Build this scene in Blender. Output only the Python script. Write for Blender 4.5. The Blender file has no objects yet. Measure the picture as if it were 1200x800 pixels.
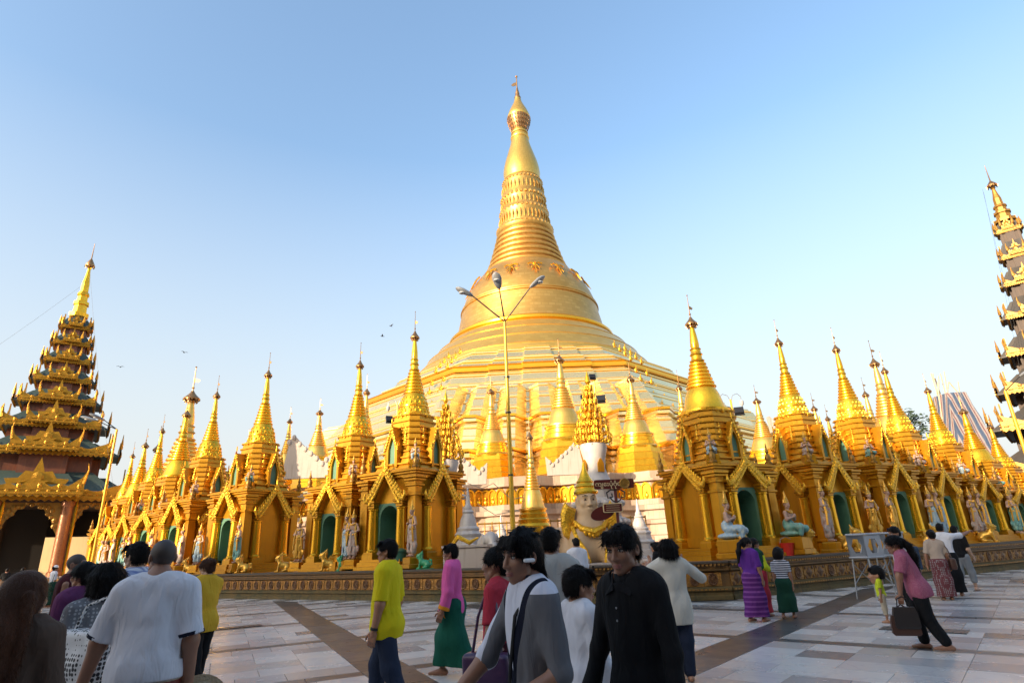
import bpy, bmesh, math, random
import numpy as np
from mathutils import Vector, Matrix, Euler
R = math.radians
random.seed(7)
S = bpy.context.scene
COL = S.collection

# ---------------------------------------------------------------- camera
EYE = Vector((0.0, 0.0, 1.62)); FPX = 680.0
PITCH = math.atan(240 / 680.0); ROLL = R(2.5)
FW = Vector((0, math.cos(PITCH), math.sin(PITCH))); UPV = Vector((0, -math.sin(PITCH), math.cos(PITCH))); RT = Vector((1, 0, 0))
RP = RT * math.cos(ROLL) - UPV * math.sin(ROLL); UP2 = RT * math.sin(ROLL) + UPV * math.cos(ROLL)
cd = bpy.data.cameras.new('camera'); cam = bpy.data.objects.new('camera', cd); COL.objects.link(cam)
cam.matrix_world = Matrix(((RP.x, UP2.x, -FW.x, EYE.x), (RP.y, UP2.y, -FW.y, EYE.y), (RP.z, UP2.z, -FW.z, EYE.z), (0, 0, 0, 1)))
cd.sensor_width = 36; cd.lens = 36 * FPX / 1200; cd.clip_end = 3000; cd.clip_start = 0.05
S.camera = cam

# ---------------------------------------------------------------- sky and sun
SUN_EL = R(15.5); SUN_AZ = R(226)          # azimuth measured from +Y towards +X: behind the viewer, to the left
w = bpy.data.worlds.new('World'); S.world = w; w.use_nodes = True
nt = w.node_tree; nt.nodes.clear()
out = nt.nodes.new('ShaderNodeOutputWorld'); bg = nt.nodes.new('ShaderNodeBackground')
sky = nt.nodes.new('ShaderNodeTexSky'); sky.sky_type = 'NISHITA'; sky.sun_disc = False
sky.sun_elevation = SUN_EL; sky.sun_rotation = SUN_AZ; sky.altitude = 0; sky.air_density = 1.4; sky.dust_density = 5.0; sky.ozone_density = 3.0
tc = nt.nodes.new('ShaderNodeTexCoord'); mp = nt.nodes.new('ShaderNodeMapping'); mp.inputs['Scale'].default_value = (1.2, 1.2, 5.0)
no = nt.nodes.new('ShaderNodeTexNoise'); no.inputs['Scale'].default_value = 2.6; no.inputs['Detail'].default_value = 8; no.inputs['Roughness'].default_value = 0.55
cr = nt.nodes.new('ShaderNodeValToRGB'); cr.color_ramp.elements[0].position = 0.40; cr.color_ramp.elements[1].position = 0.68
sx = nt.nodes.new('ShaderNodeSeparateXYZ'); mr = nt.nodes.new('ShaderNodeMapRange')
mr.inputs['From Min'].default_value = 0.04; mr.inputs['From Max'].default_value = 0.26; mr.inputs['To Min'].default_value = 0.8; mr.inputs['To Max'].default_value = 0.0
mu = nt.nodes.new('ShaderNodeMath'); mu.operation = 'MULTIPLY'
mix = nt.nodes.new('ShaderNodeMix'); mix.data_type = 'RGBA'; mix.inputs['B'].default_value = (2.0, 2.02, 2.05, 1)
L = nt.links.new
L(tc.outputs['Generated'], mp.inputs['Vector']); L(mp.outputs['Vector'], no.inputs['Vector']); L(no.outputs['Fac'], cr.inputs['Fac'])
L(tc.outputs['Generated'], sx.inputs[0]); L(sx.outputs['Z'], mr.inputs['Value']); L(cr.outputs['Color'], mu.inputs[0]); L(mr.outputs['Result'], mu.inputs[1])
mr2 = nt.nodes.new('ShaderNodeMapRange'); mr2.inputs['From Min'].default_value = 0.0; mr2.inputs['From Max'].default_value = 0.60; mr2.inputs['To Min'].default_value = 1.0; mr2.inputs['To Max'].default_value = 0.0
L(sx.outputs['Z'], mr2.inputs['Value']); mx = nt.nodes.new('ShaderNodeMath'); mx.operation = 'MAXIMUM'; L(mu.outputs[0], mx.inputs[0]); L(mr2.outputs['Result'], mx.inputs[1])
L(mx.outputs[0], mix.inputs['Factor']); L(sky.outputs['Color'], mix.inputs['A']); L(mix.outputs['Result'], bg.inputs['Color'])
bg.inputs['Strength'].default_value = 0.15
L(bg.outputs[0], out.inputs[0])
sd = bpy.data.lights.new('sun', 'SUN'); sd.energy = 3.4; sd.angle = R(0.7); sd.color = (1.0, 0.80, 0.56)
so = bpy.data.objects.new('sun', sd); COL.objects.link(so)
SUNV = Vector((math.sin(SUN_AZ) * math.cos(SUN_EL), math.cos(SUN_AZ) * math.cos(SUN_EL), math.sin(SUN_EL)))
so.rotation_euler = SUNV.to_track_quat('Z', 'Y').to_euler(); so.location = SUNV * 200
S.view_settings.view_transform = 'Standard'; S.view_settings.look = 'None'; S.view_settings.exposure = 1.58; S.view_settings.gamma = 1.0
S.cycles.max_bounces = 6; S.cycles.diffuse_bounces = 3; S.cycles.glossy_bounces = 4; S.cycles.transparent_max_bounces = 6
S.cycles.use_denoising = True; S.cycles.sample_clamp_indirect = 6

# ---------------------------------------------------------------- pixel helpers (photo pixels, 1200 x 800, to points of the place)
def ray(px, py):
    u = (px - 600) / FPX; v = (400 - py) / FPX
    return FW + RP * u + UP2 * v
def at(px, py, Y):
    d = ray(px, py); return EYE + d * (Y / d.y)
def gnd(px, py, z=0.0):
    d = ray(px, py); return EYE + d * ((z - EYE.z) / d.z)
def proj(p):
    q = Vector(p) - EYE; wz = q.dot(FW)
    if wz <= 0.05: return None
    return 600 + FPX * q.dot(RP) / wz, 400 - FPX * q.dot(UP2) / wz, wz

# ---------------------------------------------------------------- materials
MATS = {}
def mat(name, col, rough=0.6, metal=0.0, var=None, bump=None, streak=None, spec=0.5, coords='Object', sheen=0, extra=None, vary_rough=None, trans=None):
    """var=(scale, amount, colour2) blotches; bump=(scale, strength, kind); streak=(colour, amount) rain streaks running down"""
    m = bpy.data.materials.new(name); m.use_nodes = True; MATS[name] = m
    n = m.node_tree.nodes; l = m.node_tree.links.new
    b = n['Principled BSDF']; b.inputs['Roughness'].default_value = rough; b.inputs['Metallic'].default_value = metal
    b.inputs['Specular IOR Level'].default_value = spec
    if sheen: b.inputs['Sheen Weight'].default_value = sheen
    b.inputs['Base Color'].default_value = (*col, 1)
    t = n.new('ShaderNodeTexCoord'); vec = t.outputs['Object' if coords == 'World' else coords]
    if coords == 'World':
        g = n.new('ShaderNodeNewGeometry'); vec = g.outputs['Position']
    cur = None
    def mixin(fac, c2, cur):
        x = n.new('ShaderNodeMix'); x.data_type = 'RGBA'
        if cur is None: x.inputs['A'].default_value = (*col, 1)
        else: l(cur, x.inputs['A'])
        if isinstance(c2, tuple): x.inputs['B'].default_value = (*c2, 1)
        else: l(c2, x.inputs['B'])
        l(fac, x.inputs['Factor']); return x.outputs['Result']
    if var:
        k = n.new('ShaderNodeTexNoise'); k.inputs['Scale'].default_value = var[0]; k.inputs['Detail'].default_value = 6; k.inputs['Roughness'].default_value = 0.62
        l(vec, k.inputs['Vector'])
        rmp = n.new('ShaderNodeMapRange'); rmp.inputs['From Min'].default_value = 0.38; rmp.inputs['From Max'].default_value = 0.68; rmp.inputs['To Max'].default_value = var[1]
        l(k.outputs['Fac'], rmp.inputs['Value']); cur = mixin(rmp.outputs['Result'], var[2], cur)
        if vary_rough:
            r2 = n.new('ShaderNodeMapRange'); r2.inputs['To Min'].default_value = rough; r2.inputs['To Max'].default_value = vary_rough
            l(k.outputs['Fac'], r2.inputs['Value']); l(r2.outputs['Result'], b.inputs['Roughness'])
    if streak:
        mpn = n.new('ShaderNodeMapping'); mpn.inputs['Scale'].default_value = (5, 5, 0.35); l(vec, mpn.inputs['Vector'])
        k = n.new('ShaderNodeTexNoise'); k.inputs['Scale'].default_value = 1.6; k.inputs['Detail'].default_value = 7; l(mpn.outputs[0], k.inputs['Vector'])
        rmp = n.new('ShaderNodeMapRange'); rmp.inputs['From Min'].default_value = 0.52; rmp.inputs['From Max'].default_value = 0.72; rmp.inputs['To Max'].default_value = streak[1]
        l(k.outputs['Fac'], rmp.inputs['Value']); cur = mixin(rmp.outputs['Result'], streak[0], cur)
    if name.startswith('gold_'):      # every gilded piece has aged a little differently
        oi = n.new('ShaderNodeObjectInfo'); m9 = n.new('ShaderNodeMath'); m9.operation = 'MULTIPLY'; m9.inputs[1].default_value = 0.45; l(oi.outputs['Random'], m9.inputs[0])
        cur = mixin(m9.outputs[0], tuple(x * y for x, y in zip(col, (.72, .62, .5))), cur)
    if extra: cur = extra(n, l, vec, cur, mixin, b)
    if cur is not None: l(cur, b.inputs['Base Color'])
    if bump:
        bn = n.new('ShaderNodeBump'); bn.inputs['Strength'].default_value = bump[1]; bn.inputs['Distance'].default_value = bump[3] if len(bump) > 3 else 0.02
        if bump[2] == 'noise':
            k = n.new('ShaderNodeTexNoise'); k.inputs['Detail'].default_value = 5; o = k.outputs['Fac']
        elif bump[2] == 'carve':
            k = n.new('ShaderNodeTexVoronoi'); k.feature = 'SMOOTH_F1'; o = k.outputs['Distance']
        elif bump[2] == 'fold':
            mpn = n.new('ShaderNodeMapping'); mpn.inputs['Scale'].default_value = (1.6, 1.6, 0.5); mpn.inputs['Rotation'].default_value = (0.5, 0.2, 0); l(vec, mpn.inputs['Vector'])
            k = n.new('ShaderNodeTexNoise'); k.inputs['Detail'].default_value = 2; k.inputs['Distortion'].default_value = 0.8; o = k.outputs['Fac']; 
        elif bump[2] == 'hair':
            mpn = n.new('ShaderNodeMapping'); mpn.inputs['Scale'].default_value = (4, 4, 0.5); l(vec, mpn.inputs['Vector'])
            k = n.new('ShaderNodeTexNoise'); k.inputs['Detail'].default_value = 3; o = k.outputs['Fac']
        k.inputs['Scale'].default_value = bump[0]
        l(mpn.outputs[0] if bump[2] in ('fold', 'hair') else vec, k.inputs['Vector'])
        l(o, bn.inputs['Height']); l(bn.outputs['Normal'], b.inputs['Normal'])
    return m

def plates(sx_, sz_, c2, amt):
    """gilded plates: a fine brick pattern that follows the surface, slightly different tone per plate"""
    def f(n, l, vec, cur, mixin, b):
        s = n.new('ShaderNodeSeparateXYZ'); l(vec, s.inputs[0])
        an = n.new('ShaderNodeMath'); an.operation = 'ARCTAN2'; l(s.outputs['X'], an.inputs[0]); l(s.outputs['Y'], an.inputs[1])
        ml = n.new('ShaderNodeMath'); ml.operation = 'MULTIPLY'; ml.inputs[1].default_value = sx_; l(an.outputs[0], ml.inputs[0])
        c = n.new('ShaderNodeCombineXYZ'); l(ml.outputs[0], c.inputs['X']); l(s.outputs['Z'], c.inputs['Y'])
        br = n.new('ShaderNodeTexBrick'); br.inputs['Scale'].default_value = sz_; br.inputs['Color1'].default_value = (0, 0, 0, 1); br.inputs['Color2'].default_value = (1, 1, 1, 1)
        br.inputs['Mortar'].default_value = (0.9, 0.9, 0.9, 1); br.inputs['Mortar Size'].default_value = 0.03; br.inputs['Bias'].default_value = 0
        l(c.outputs[0], br.inputs['Vector'])
        m1 = n.new('ShaderNodeMath'); m1.operation = 'MULTIPLY'; m1.inputs[1].default_value = amt; l(br.outputs['Color'], m1.inputs[0])
        return mixin(m1.outputs[0], c2, cur)
    return f

GOLD_DK = (0.42, 0.19, 0.02)
mat('gold_paint', (0.60, 0.29, 0.012), 0.33, 0.60, var=(1.6, 0.55, (0.46, 0.20, 0.008)), bump=(9, 0.18, 'noise'), streak=((0.16, 0.075, 0.015), 0.35))
mat('gold_bright', (0.92, 0.52, 0.030), 0.25, 0.80, var=(3.5, 0.5, (0.72, 0.36, 0.02)), bump=(14, 0.12, 'noise'), streak=((0.25, 0.12, 0.02), 0.25))
mat('gold_spire', (0.92, 0.52, 0.035), 0.27, 0.85, var=(2.2, 0.6, (0.70, 0.34, 0.02)), bump=(10, 0.25, 'noise'), streak=((0.35, 0.16, 0.02), 0.3))
mat('gold_carved', (0.92, 0.52, 0.035), 0.28, 0.75, var=(9, 0.6, (0.40, 0.18, 0.02)), bump=(30, 0.8, 'carve', 0.03))
mat('gold_eave', (0.54, 0.27, 0.018), 0.34, 0.65, var=(4, 0.6, (0.36, 0.17, 0.015)), bump=(26, 0.7, 'carve', 0.03))
mat('gold_old', (0.36, 0.19, 0.028), 0.45, 0.5, var=(3, 0.7, (0.12, 0.06, 0.018)), bump=(16, 0.4, 'carve', 0.02))
mat('stupa_gold', (0.86, 0.54, 0.13), 0.36, 0.85, var=(0.16, 0.5, (0.74, 0.42, 0.08)), bump=(1.5, 0.10, 'noise'), extra=plates(18, 0.42, (0.62, 0.34, 0.06), 0.45))
mat('stupa_bell', (0.70, 0.42, 0.12), 0.42, 0.85, var=(0.2, 0.6, (0.54, 0.285, 0.055)), bump=(1.2, 0.12, 'noise'), extra=plates(13, 0.42, (0.42, 0.21, 0.04), 0.5))
mat('terrace_gold', (0.98, 0.77, 0.39), 0.27, 0.90, var=(0.12, 0.5, (0.95, 0.66, 0.22)), bump=(0.9, 0.10, 'noise'), streak=((0.74, 0.42, 0.10), 0.35))
mat('cornice_gold', (0.86, 0.44, 0.03), 0.26, 0.9, var=(0.6, 0.5, (0.75, 0.36, 0.04)))
mat('crown_metal', (0.42, 0.24, 0.10), 0.4, 0.9, var=(6, 0.6, (0.22, 0.11, 0.05)))
mat('green_niche', (0.085, 0.20, 0.125), 0.55, 0, var=(2.0, 0.5, (0.06, 0.145, 0.09)), bump=(6, 0.08, 'noise'))
mat('plaster_white', (0.40, 0.34, 0.29), 0.62, 0, var=(1.3, 0.45, (0.36, 0.28, 0.23)), bump=(8, 0.15, 'noise'), streak=((0.22, 0.17, 0.13), 0.55))
mat('plinth_stone', (0.36, 0.265, 0.19), 0.6, 0, var=(0.5, 0.6, (0.24, 0.13, 0.08)), bump=(4, 0.15, 'noise'), streak=((0.16, 0.12, 0.09), 0.6))
mat('cream_wall', (0.50, 0.37, 0.19), 0.7, 0, var=(0.6, 0.35, (0.42, 0.28, 0.13)), streak=((0.3, 0.2, 0.11), 0.25))
mat('wall_brown', (0.17, 0.085, 0.022), 0.42, 0.25, var=(2.4, 0.7, (0.075, 0.045, 0.018)), bump=(14, 0.6, 'noise', 0.02), streak=((0.03, 0.025, 0.015), 0.6))
mat('wall_panel', (0.34, 0.155, 0.022), 0.40, 0.35, var=(3.0, 0.7, (0.12, 0.06, 0.02)), bump=(26, 0.7, 'carve', 0.03))
mat('wall_rosette', (0.13, 0.055, 0.018), 0.38, 0.35, var=(3.0, 0.6, (0.06, 0.03, 0.012)), bump=(34, 0.6, 'carve', 0.02))
mat('wall_moss', (0.12, 0.075, 0.02), 0.7, 0.05, var=(2.0, 0.8, (0.045, 0.05, 0.018)), bump=(12, 0.6, 'noise', 0.02), streak=((0.02, 0.02, 0.012), 0.7))
mat('wall_cap', (0.060, 0.045, 0.032), 0.55, 0, var=(3.0, 0.6, (0.03, 0.026, 0.022)), bump=(18, 0.4, 'noise'))
def vein(n, l, vec, cur, mixin, b):
    k = n.new('ShaderNodeTexNoise'); k.inputs['Scale'].default_value = 1.1; k.inputs['Detail'].default_value = 9; k.inputs['Distortion'].default_value = 2.2; l(vec, k.inputs['Vector'])
    rm = n.new('ShaderNodeMapRange'); rm.inputs['From Min'].default_value = 0.47; rm.inputs['From Max'].default_value = 0.53; rm.inputs['To Min'].default_value = 0.0; rm.inputs['To Max'].default_value = 1; l(k.outputs['Fac'], rm.inputs['Value'])
    pp = n.new('ShaderNodeMath'); pp.operation = 'PINGPONG'; pp.inputs[1].default_value = 0.5; l(rm.outputs[0], pp.inputs[0])
    m1 = n.new('ShaderNodeMath'); m1.operation = 'MULTIPLY'; m1.inputs[1].default_value = 0.55; l(pp.outputs[0], m1.inputs[0])
    return mixin(m1.outputs[0], (0.30, 0.30, 0.32), cur)
for i, c in enumerate([(0.54, 0.51, 0.485), (0.44, 0.415, 0.40), (0.32, 0.30, 0.295), (0.60, 0.575, 0.54), (0.20, 0.19, 0.185), (0.44, 0.40, 0.365)]):
    mat('marble_%d' % i, c, 0.15, 0, var=(1.7, 0.45, tuple(x * 0.74 for x in c)), bump=(3, 0.03, 'noise'), coords='World', extra=vein, vary_rough=0.36)
for i, c in enumerate([(0.066, 0.068, 0.070), (0.078, 0.079, 0.080), (0.056, 0.058, 0.060)]):
    mat('granite_%d' % i, c, 0.18, 0, var=(2.5, 0.5, tuple(x * 0.7 for x in c)), bump=(60, 0.04, 'noise'), coords='World', vary_rough=0.45)
mat('grout', (0.13, 0.12, 0.11), 0.75, 0, var=(1.2, 0.5, (0.08, 0.075, 0.07)), coords='World')
mat('roof_green', (0.055, 0.085, 0.075), 0.5, 0.1, var=(0.8, 0.5, (0.03, 0.045, 0.042)), bump=(3, 0.3, 'noise'), streak=((0.16, 0.16, 0.14), 0.3))
mat('roof_grey', (0.05, 0.042, 0.034), 0.6, 0.1, var=(0.8, 0.5, (0.05, 0.052, 0.056)), bump=(3, 0.3, 'noise'))
mat('wood_red', (0.20, 0.065, 0.03), 0.5, 0, var=(1.6, 0.6, (0.10, 0.035, 0.02)), bump=(6, 0.2, 'noise'), streak=((0.32, 0.14, 0.05), 0.4))
mat('wood_brown', (0.045, 0.022, 0.012), 0.6, 0, var=(2, 0.5, (0.03, 0.016, 0.01)), streak=((0.13, 0.07, 0.03), 0.4))
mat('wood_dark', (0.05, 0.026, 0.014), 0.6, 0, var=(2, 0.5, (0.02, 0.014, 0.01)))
mat('mosaic_red', (0.24, 0.075, 0.035), 0.25, 0.3, var=(22, 0.8, (0.42, 0.22, 0.10)), bump=(40, 0.5, 'carve', 0.01))
mat('pole_gold', (0.72, 0.42, 0.03), 0.34, 0.35, var=(3, 0.5, (0.45, 0.24, 0.02)), streak=((0.10, 0.06, 0.02), 0.5))
mat('metal_dark', (0.05, 0.045, 0.04), 0.45, 0.6)
mat('metal_grey', (0.30, 0.31, 0.32), 0.45, 0.4, var=(8, 0.4, (0.2, 0.2, 0.2)))
mat('glass_lamp', (0.45, 0.46, 0.46), 0.15, 0.0, var=(10, 0.4, (0.25, 0.25, 0.25)))
mat('flood_black', (0.015, 0.015, 0.017), 0.4, 0.2)
mat('sign_red', (0.10, 0.014, 0.010), 0.35, 0, var=(8, 0.5, (0.06, 0.01, 0.008)))
mat('sign_cream', (0.75, 0.58, 0.30), 0.5)
mat('statue_cream', (0.50, 0.34, 0.19), 0.5, 0, var=(2, 0.45, (0.38, 0.24, 0.12)), bump=(6, 0.1, 'noise'), streak=((0.3, 0.2, 0.12), 0.3))
mat('statue_white', (0.48, 0.45, 0.42), 0.5, 0, var=(3, 0.5, (0.34, 0.29, 0.26)), streak=((0.25, 0.2, 0.17), 0.35))
mat('statue_pink', (0.40, 0.24, 0.16), 0.5, 0, var=(6, 0.4, (0.40, 0.22, 0.16)))
mat('statue_robe', (0.36, 0.33, 0.28), 0.45, 0, var=(14, 0.75, (0.40, 0.14, 0.09)), bump=(22, 0.4, 'fold', 0.02))
mat('statue_teal', (0.09, 0.30, 0.28), 0.4, 0, var=(9, 0.6, (0.32, 0.34, 0.24)), bump=(22, 0.4, 'fold', 0.02))
mat('statue_green', (0.03, 0.25, 0.10), 0.35, 0, var=(9, 0.5, (0.08, 0.38, 0.2)))
mat('statue_blue', (0.20, 0.33, 0.45), 0.45, 0, var=(12, 0.6, (0.6, 0.55, 0.35)), bump=(22, 0.4, 'fold', 0.02))
mat('statue_gold', (0.60, 0.33, 0.045), 0.32, 0.6, var=(6, 0.6, (0.52, 0.26, 0.04)), bump=(18, 0.3, 'noise'))
mat('bamboo', (0.45, 0.36, 0.22), 0.6)
mat('cart_orange', (0.62, 0.27, 0.02), 0.45)
mat('plastic_grey', (0.34, 0.35, 0.37), 0.4, 0, var=(5, 0.3, (0.26, 0.27, 0.29)))
mat('bucket_red', (0.55, 0.03, 0.02), 0.4)
mat('bin_green', (0.02, 0.10, 0.06), 0.5)
mat('wire', (0.06, 0.055, 0.05), 0.6)

# ---------------------------------------------------------------- mesh builder
class MB:
    def __init__(s): s.v = []; s.f = []; s.mi = []; s.cur = 0
    def add(s, vs, fs):
        o = len(s.v); s.v += [tuple(x) for x in vs]
        for f in fs: s.f.append(tuple(i + o for i in f)); s.mi.append(s.cur)
    def box(s, c, d, rz=0.0, taper=1.0, bev=0.0):
        x, y, z = d[0] / 2, d[1] / 2, d[2] / 2; ca, sa = math.cos(rz), math.sin(rz)
        if bev <= 0:
            vs = []
            for sz in (-1, 1):
                k = taper if sz > 0 else 1.0
                for a, b in ((-1, -1), (1, -1), (1, 1), (-1, 1)):
                    X, Y = a * x * k, b * y * k; vs.append((c[0] + X * ca - Y * sa, c[1] + X * sa + Y * ca, c[2] + sz * z))
            s.add(vs, [(3, 2, 1, 0), (4, 5, 6, 7), (0, 1, 5, 4), (1, 2, 6, 5), (2, 3, 7, 6), (3, 0, 4, 7)])
        else:
            b = bev; rings = []
            for (zz, k) in ((-z, b), (-z + b, 0), (z - b, 0), (z, b)):
                ring = []
                for a, e in ((-1, -1), (1, -1), (1, 1), (-1, 1)):
                    X0, Y0 = a * (x - k), e * (y - k)
                    ring.append((c[0] + X0 * ca - Y0 * sa, c[1] + X0 * sa + Y0 * ca, c[2] + zz))
                rings.append(ring)
            s.loft(rings, True, True)
    def loft(s, rings, cap0=False, cap1=False, closed=True):
        n = len(rings[0]); vs = [p for r in rings for p in r]; fs = []
        for i in range(len(rings) - 1):
            for j in range(n if closed else n - 1):
                k = (j + 1) % n
                fs.append((i * n + j, i * n + k, (i + 1) * n + k, (i + 1) * n + j))
        if cap0: fs.append(tuple(range(n - 1, -1, -1)))
        if cap1: fs.append(tuple((len(rings) - 1) * n + j for j in range(n)))
        s.add(vs, fs)
    def lathe(s, prof, seg=24, c=(0, 0, 0), cap=True, a0=0.0, lobes=None):
        rings = []
        for p in prof:
            r, z = p[0], p[1]; ring = []
            for i in range(seg):
                t = a0 + 2 * math.pi * i / seg; rr = r
                if lobes and len(p) > 2: rr = r * (1 + p[2] * math.cos(lobes * t))
                ring.append((c[0] + rr * math.cos(t), c[1] + rr * math.sin(t), c[2] + z))
            rings.append(ring)
        s.loft(rings, cap, cap)
    def prism(s, poly, z0, z1):
        s.loft([[(x, y, z0) for x, y in poly], [(x, y, z1) for x, y in poly]], True, True)
    def slab(s, poly, d, fr):
        """poly in the plane (u, w), thickness d along the normal; fr(u, n, w) -> point"""
        s.loft([[fr(u, 0, v) for u, v in poly], [fr(u, d, v) for u, v in poly]], True, True)
    def tube(s, pts, r, seg=8, cap=True):
        pts = [Vector(p) for p in pts]; rs = r if isinstance(r, (list, tuple)) else [r] * len(pts); rings = []
        prev = None
        for i, p in enumerate(pts):
            d = (pts[min(i + 1, len(pts) - 1)] - pts[max(i - 1, 0)]).normalized()
            if prev is None: a = d.orthogonal().normalized()
            else: a = (prev - d * prev.dot(d)).normalized()
            prev = a; b = d.cross(a)
            rings.append([tuple(p + (a * math.cos(t) + b * math.sin(t)) * rs[i]) for t in [2 * math.pi * k / seg for k in range(seg)]])
        s.loft(rings, cap, cap)
    def ball(s, c, r, seg=8, rings=5, rot=None):
        rx, ry, rz = r if isinstance(r, (list, tuple)) else (r, r, r); rg = []
        for i in range(rings + 1):
            t = math.pi * i / rings; z = -math.cos(t); q = max(math.sin(t), 0.02)
            ring = []
            for k in range(seg):
                p = Vector((q * rx * math.cos(2 * math.pi * k / seg), q * ry * math.sin(2 * math.pi * k / seg), z * rz))
                if rot is not None: p = rot @ p
                ring.append((c[0] + p.x, c[1] + p.y, c[2] + p.z))
            rg.append(ring)
        s.loft(rg, True, True)
    def mesh(s, name, mats, smooth=False, fix=False):
        me = bpy.data.meshes.new(name); me.from_pydata(s.v, [], s.f)
        if isinstance(mats, str): mats = [mats]
        for m in mats: me.materials.append(MATS[m])
        if len(mats) > 1: me.polygons.foreach_set('material_index', s.mi)
        if fix:
            bm = bmesh.new(); bm.from_mesh(me); bmesh.ops.recalc_face_normals(bm, faces=bm.faces); bm.to_mesh(me); bm.free()
        if smooth:
            me.polygons.foreach_set('use_smooth', [True] * len(me.polygons))
            if smooth != 'all':
                try: me.set_sharp_from_angle(angle=R(38))
                except Exception: pass
        me.update(); return me
    def build(s, name, mats, parent=None, smooth=False, loc=None, fix=False):
        return put(name, s.mesh(name, mats, smooth, fix), parent, loc)
def put(name, me, parent=None, loc=None, rz=None, sc=None):
    o = bpy.data.objects.new(name, me); COL.objects.link(o)
    if parent: o.parent = parent
    if loc is not None: o.location = loc
    if rz is not None: o.rotation_euler = (0, 0, rz)
    if sc is not None: o.scale = sc if isinstance(sc, (tuple, list)) else (sc, sc, sc)
    return o
def tag(o, label, cat, group=None, kind=None):
    if label: o['label'] = label
    if cat: o['category'] = cat
    if group: o['group'] = group
    if kind: o['kind'] = kind
    return o
def thing(name, label, cat, loc=(0, 0, 0), rz=0.0, group=None, sc=None):
    o = put(name, None, None, loc, rz, sc); o.empty_display_size = 0.2
    return tag(o, label, cat, group)
KIDS = {}
def copy_tree(src, parent=None):
    if not KIDS.get('built'): pass
    c = src.copy(); COL.objects.link(c)
    if parent is not None: c.parent = parent
    for ch in [x for x in list(src.children)]: copy_tree(ch, c)
    return c
def dup(src, loc, rz, label, sc=None, group=None):
    o = copy_tree(src); o.location = loc; o.rotation_euler = (0, 0, rz); o['label'] = label
    if sc is not None: o.scale = sc if isinstance(sc, (tuple, list)) else (sc, sc, sc)
    if group: o['group'] = group
    return o
def ngon(n, r, a0=0.0): return [(r * math.cos(a0 + 2 * math.pi * i / n), r * math.sin(a0 + 2 * math.pi * i / n)) for i in range(n)]
ORD = ['first', 'second', 'third', 'fourth', 'fifth', 'sixth', 'seventh', 'eighth', 'ninth', 'tenth', 'eleventh', 'twelfth', 'thirteenth']
# ================================================================ the setting
# ---------------------------------------------------------------- ground
m = MB(); G = 900
m.add([(-G, -G, -0.02), (G, -G, -0.02), (G, G, -0.02), (-G, G, -0.02)], [(0, 1, 2, 3)])
ground = tag(m.build('ground', 'grout'), None, None, kind='structure')

# ring wall under the shrines (plan points from far left to far right)
WL0 = Vector((2.1, 18.1)); WR0 = Vector((5.8, 17.6))
DL = Vector((-math.cos(R(32)), math.sin(R(32)))); DR = Vector((math.cos(R(27)), math.sin(R(27))))
NL = Vector((DL.y, -DL.x)) * -1; NL = Vector((-DL.y, DL.x)); NR = Vector((-DR.y, DR.x))
if NL.y < 0: NL = -NL
if NR.y < 0: NR = -NR
NC = Vector((0.5, 3.7)).normalized()
WALL = [WL0 + DL * 56, WL0 + DL * 0.0, WR0, WR0 + DR * 50]
def inside_wall(p, pad=0.0):
    """true in front of the ring wall (on the plaza)"""
    q = Vector(p)
    return (q - WL0).dot(NL) < -pad or (q - WR0).dot(NR) < -pad or (q - WL0).dot(NC) < -pad

# ---------------------------------------------------------------- paving: marble blocks between granite bands
floor = thing('pavement', None, None); floor['kind'] = 'structure'
tiles = []
def sector(ang, orig, lo, hi, keep):
    ex = Vector((math.cos(ang), math.sin(ang))); ey = Vector((-math.sin(ang), math.cos(ang)))
    BP, BQ, wp, wq, n_p, n_q = 4.7, 3.9, 0.72, 0.32, 6, 6
    rng = random.Random(11)
    for a in range(lo, hi):
        for b in range(lo, hi):
            P0, Q0 = a * BP, b * BQ
            cells = []
            tw = (BP - wp) / n_p; th = (BQ - wq) / n_q
            i = 0
            for j in range(n_q):
                x = P0 + wp; off = rng.choice((0, 0, 0, 0, 0.5)) * tw
                xs = [x]
                if off: xs.append(x + off)
                while xs[-1] < P0 + BP - 0.02:
                    xs.append(min(xs[-1] + tw * rng.choice((1, 1, 1, 1, 1, 2)), P0 + BP))
                if xs[-1] - xs[-2] < 0.12: xs.pop(-2)
                for k in range(len(xs) - 1):
                    cells.append((xs[k], Q0 + wq + j * th, xs[k + 1] - xs[k], th, 'marble_%d' % rng.choice((0, 0, 0, 1, 1, 2, 3, 3, 3, 4, 5))))
            for j in range(4): cells.append((P0, Q0 + wq + j * (BQ - wq) / 4, wp, (BQ - wq) / 4, 'granite_%d' % rng.randrange(3)))
            for j in range(6): cells.append((P0 + j * BP / 6, Q0, BP / 6, wq, 'granite_%d' % rng.randrange(3)))
            if rng.random() < 0.22:
                c = cells[rng.randrange(10, 30)]; cells.append(None)
            for c in cells:
                if c is None: continue
                ctr = orig + ex * (c[0] + c[2] / 2) + ey * (c[1] + c[3] / 2)
                if not inside_wall(ctr, 0.55) or not keep(ctr): continue
                if ctr.y < -14 or abs(ctr.x) > 60 or ctr.y > 70: continue
                tiles.append((ctr, c[2] - 0.007, c[3] - 0.007, ang, c[4]))
sector(R(26), Vector((-3.98, 12.75)), -16, 16, lambda c: c.x < 0.4)
sector(R(-40), Vector((6.55, 13.59)) - Vector((math.cos(R(-40)), math.sin(R(-40)))) * .72, -16, 16, lambda c: c.x >= 0.4)
def tile_rank(t):
    p = proj((t[0].x, t[0].y, 0))
    if not p or p[0] < -10 or p[0] > 1210 or p[1] > 815 or p[1] < 600: return 0
    return t[1] * t[2] / p[2] ** 2.6
vis = sorted(range(len(tiles)), key=lambda i: -tile_rank(tiles[i]))
top = set(vis[:300]); TM = {}
rest = {}
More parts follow.
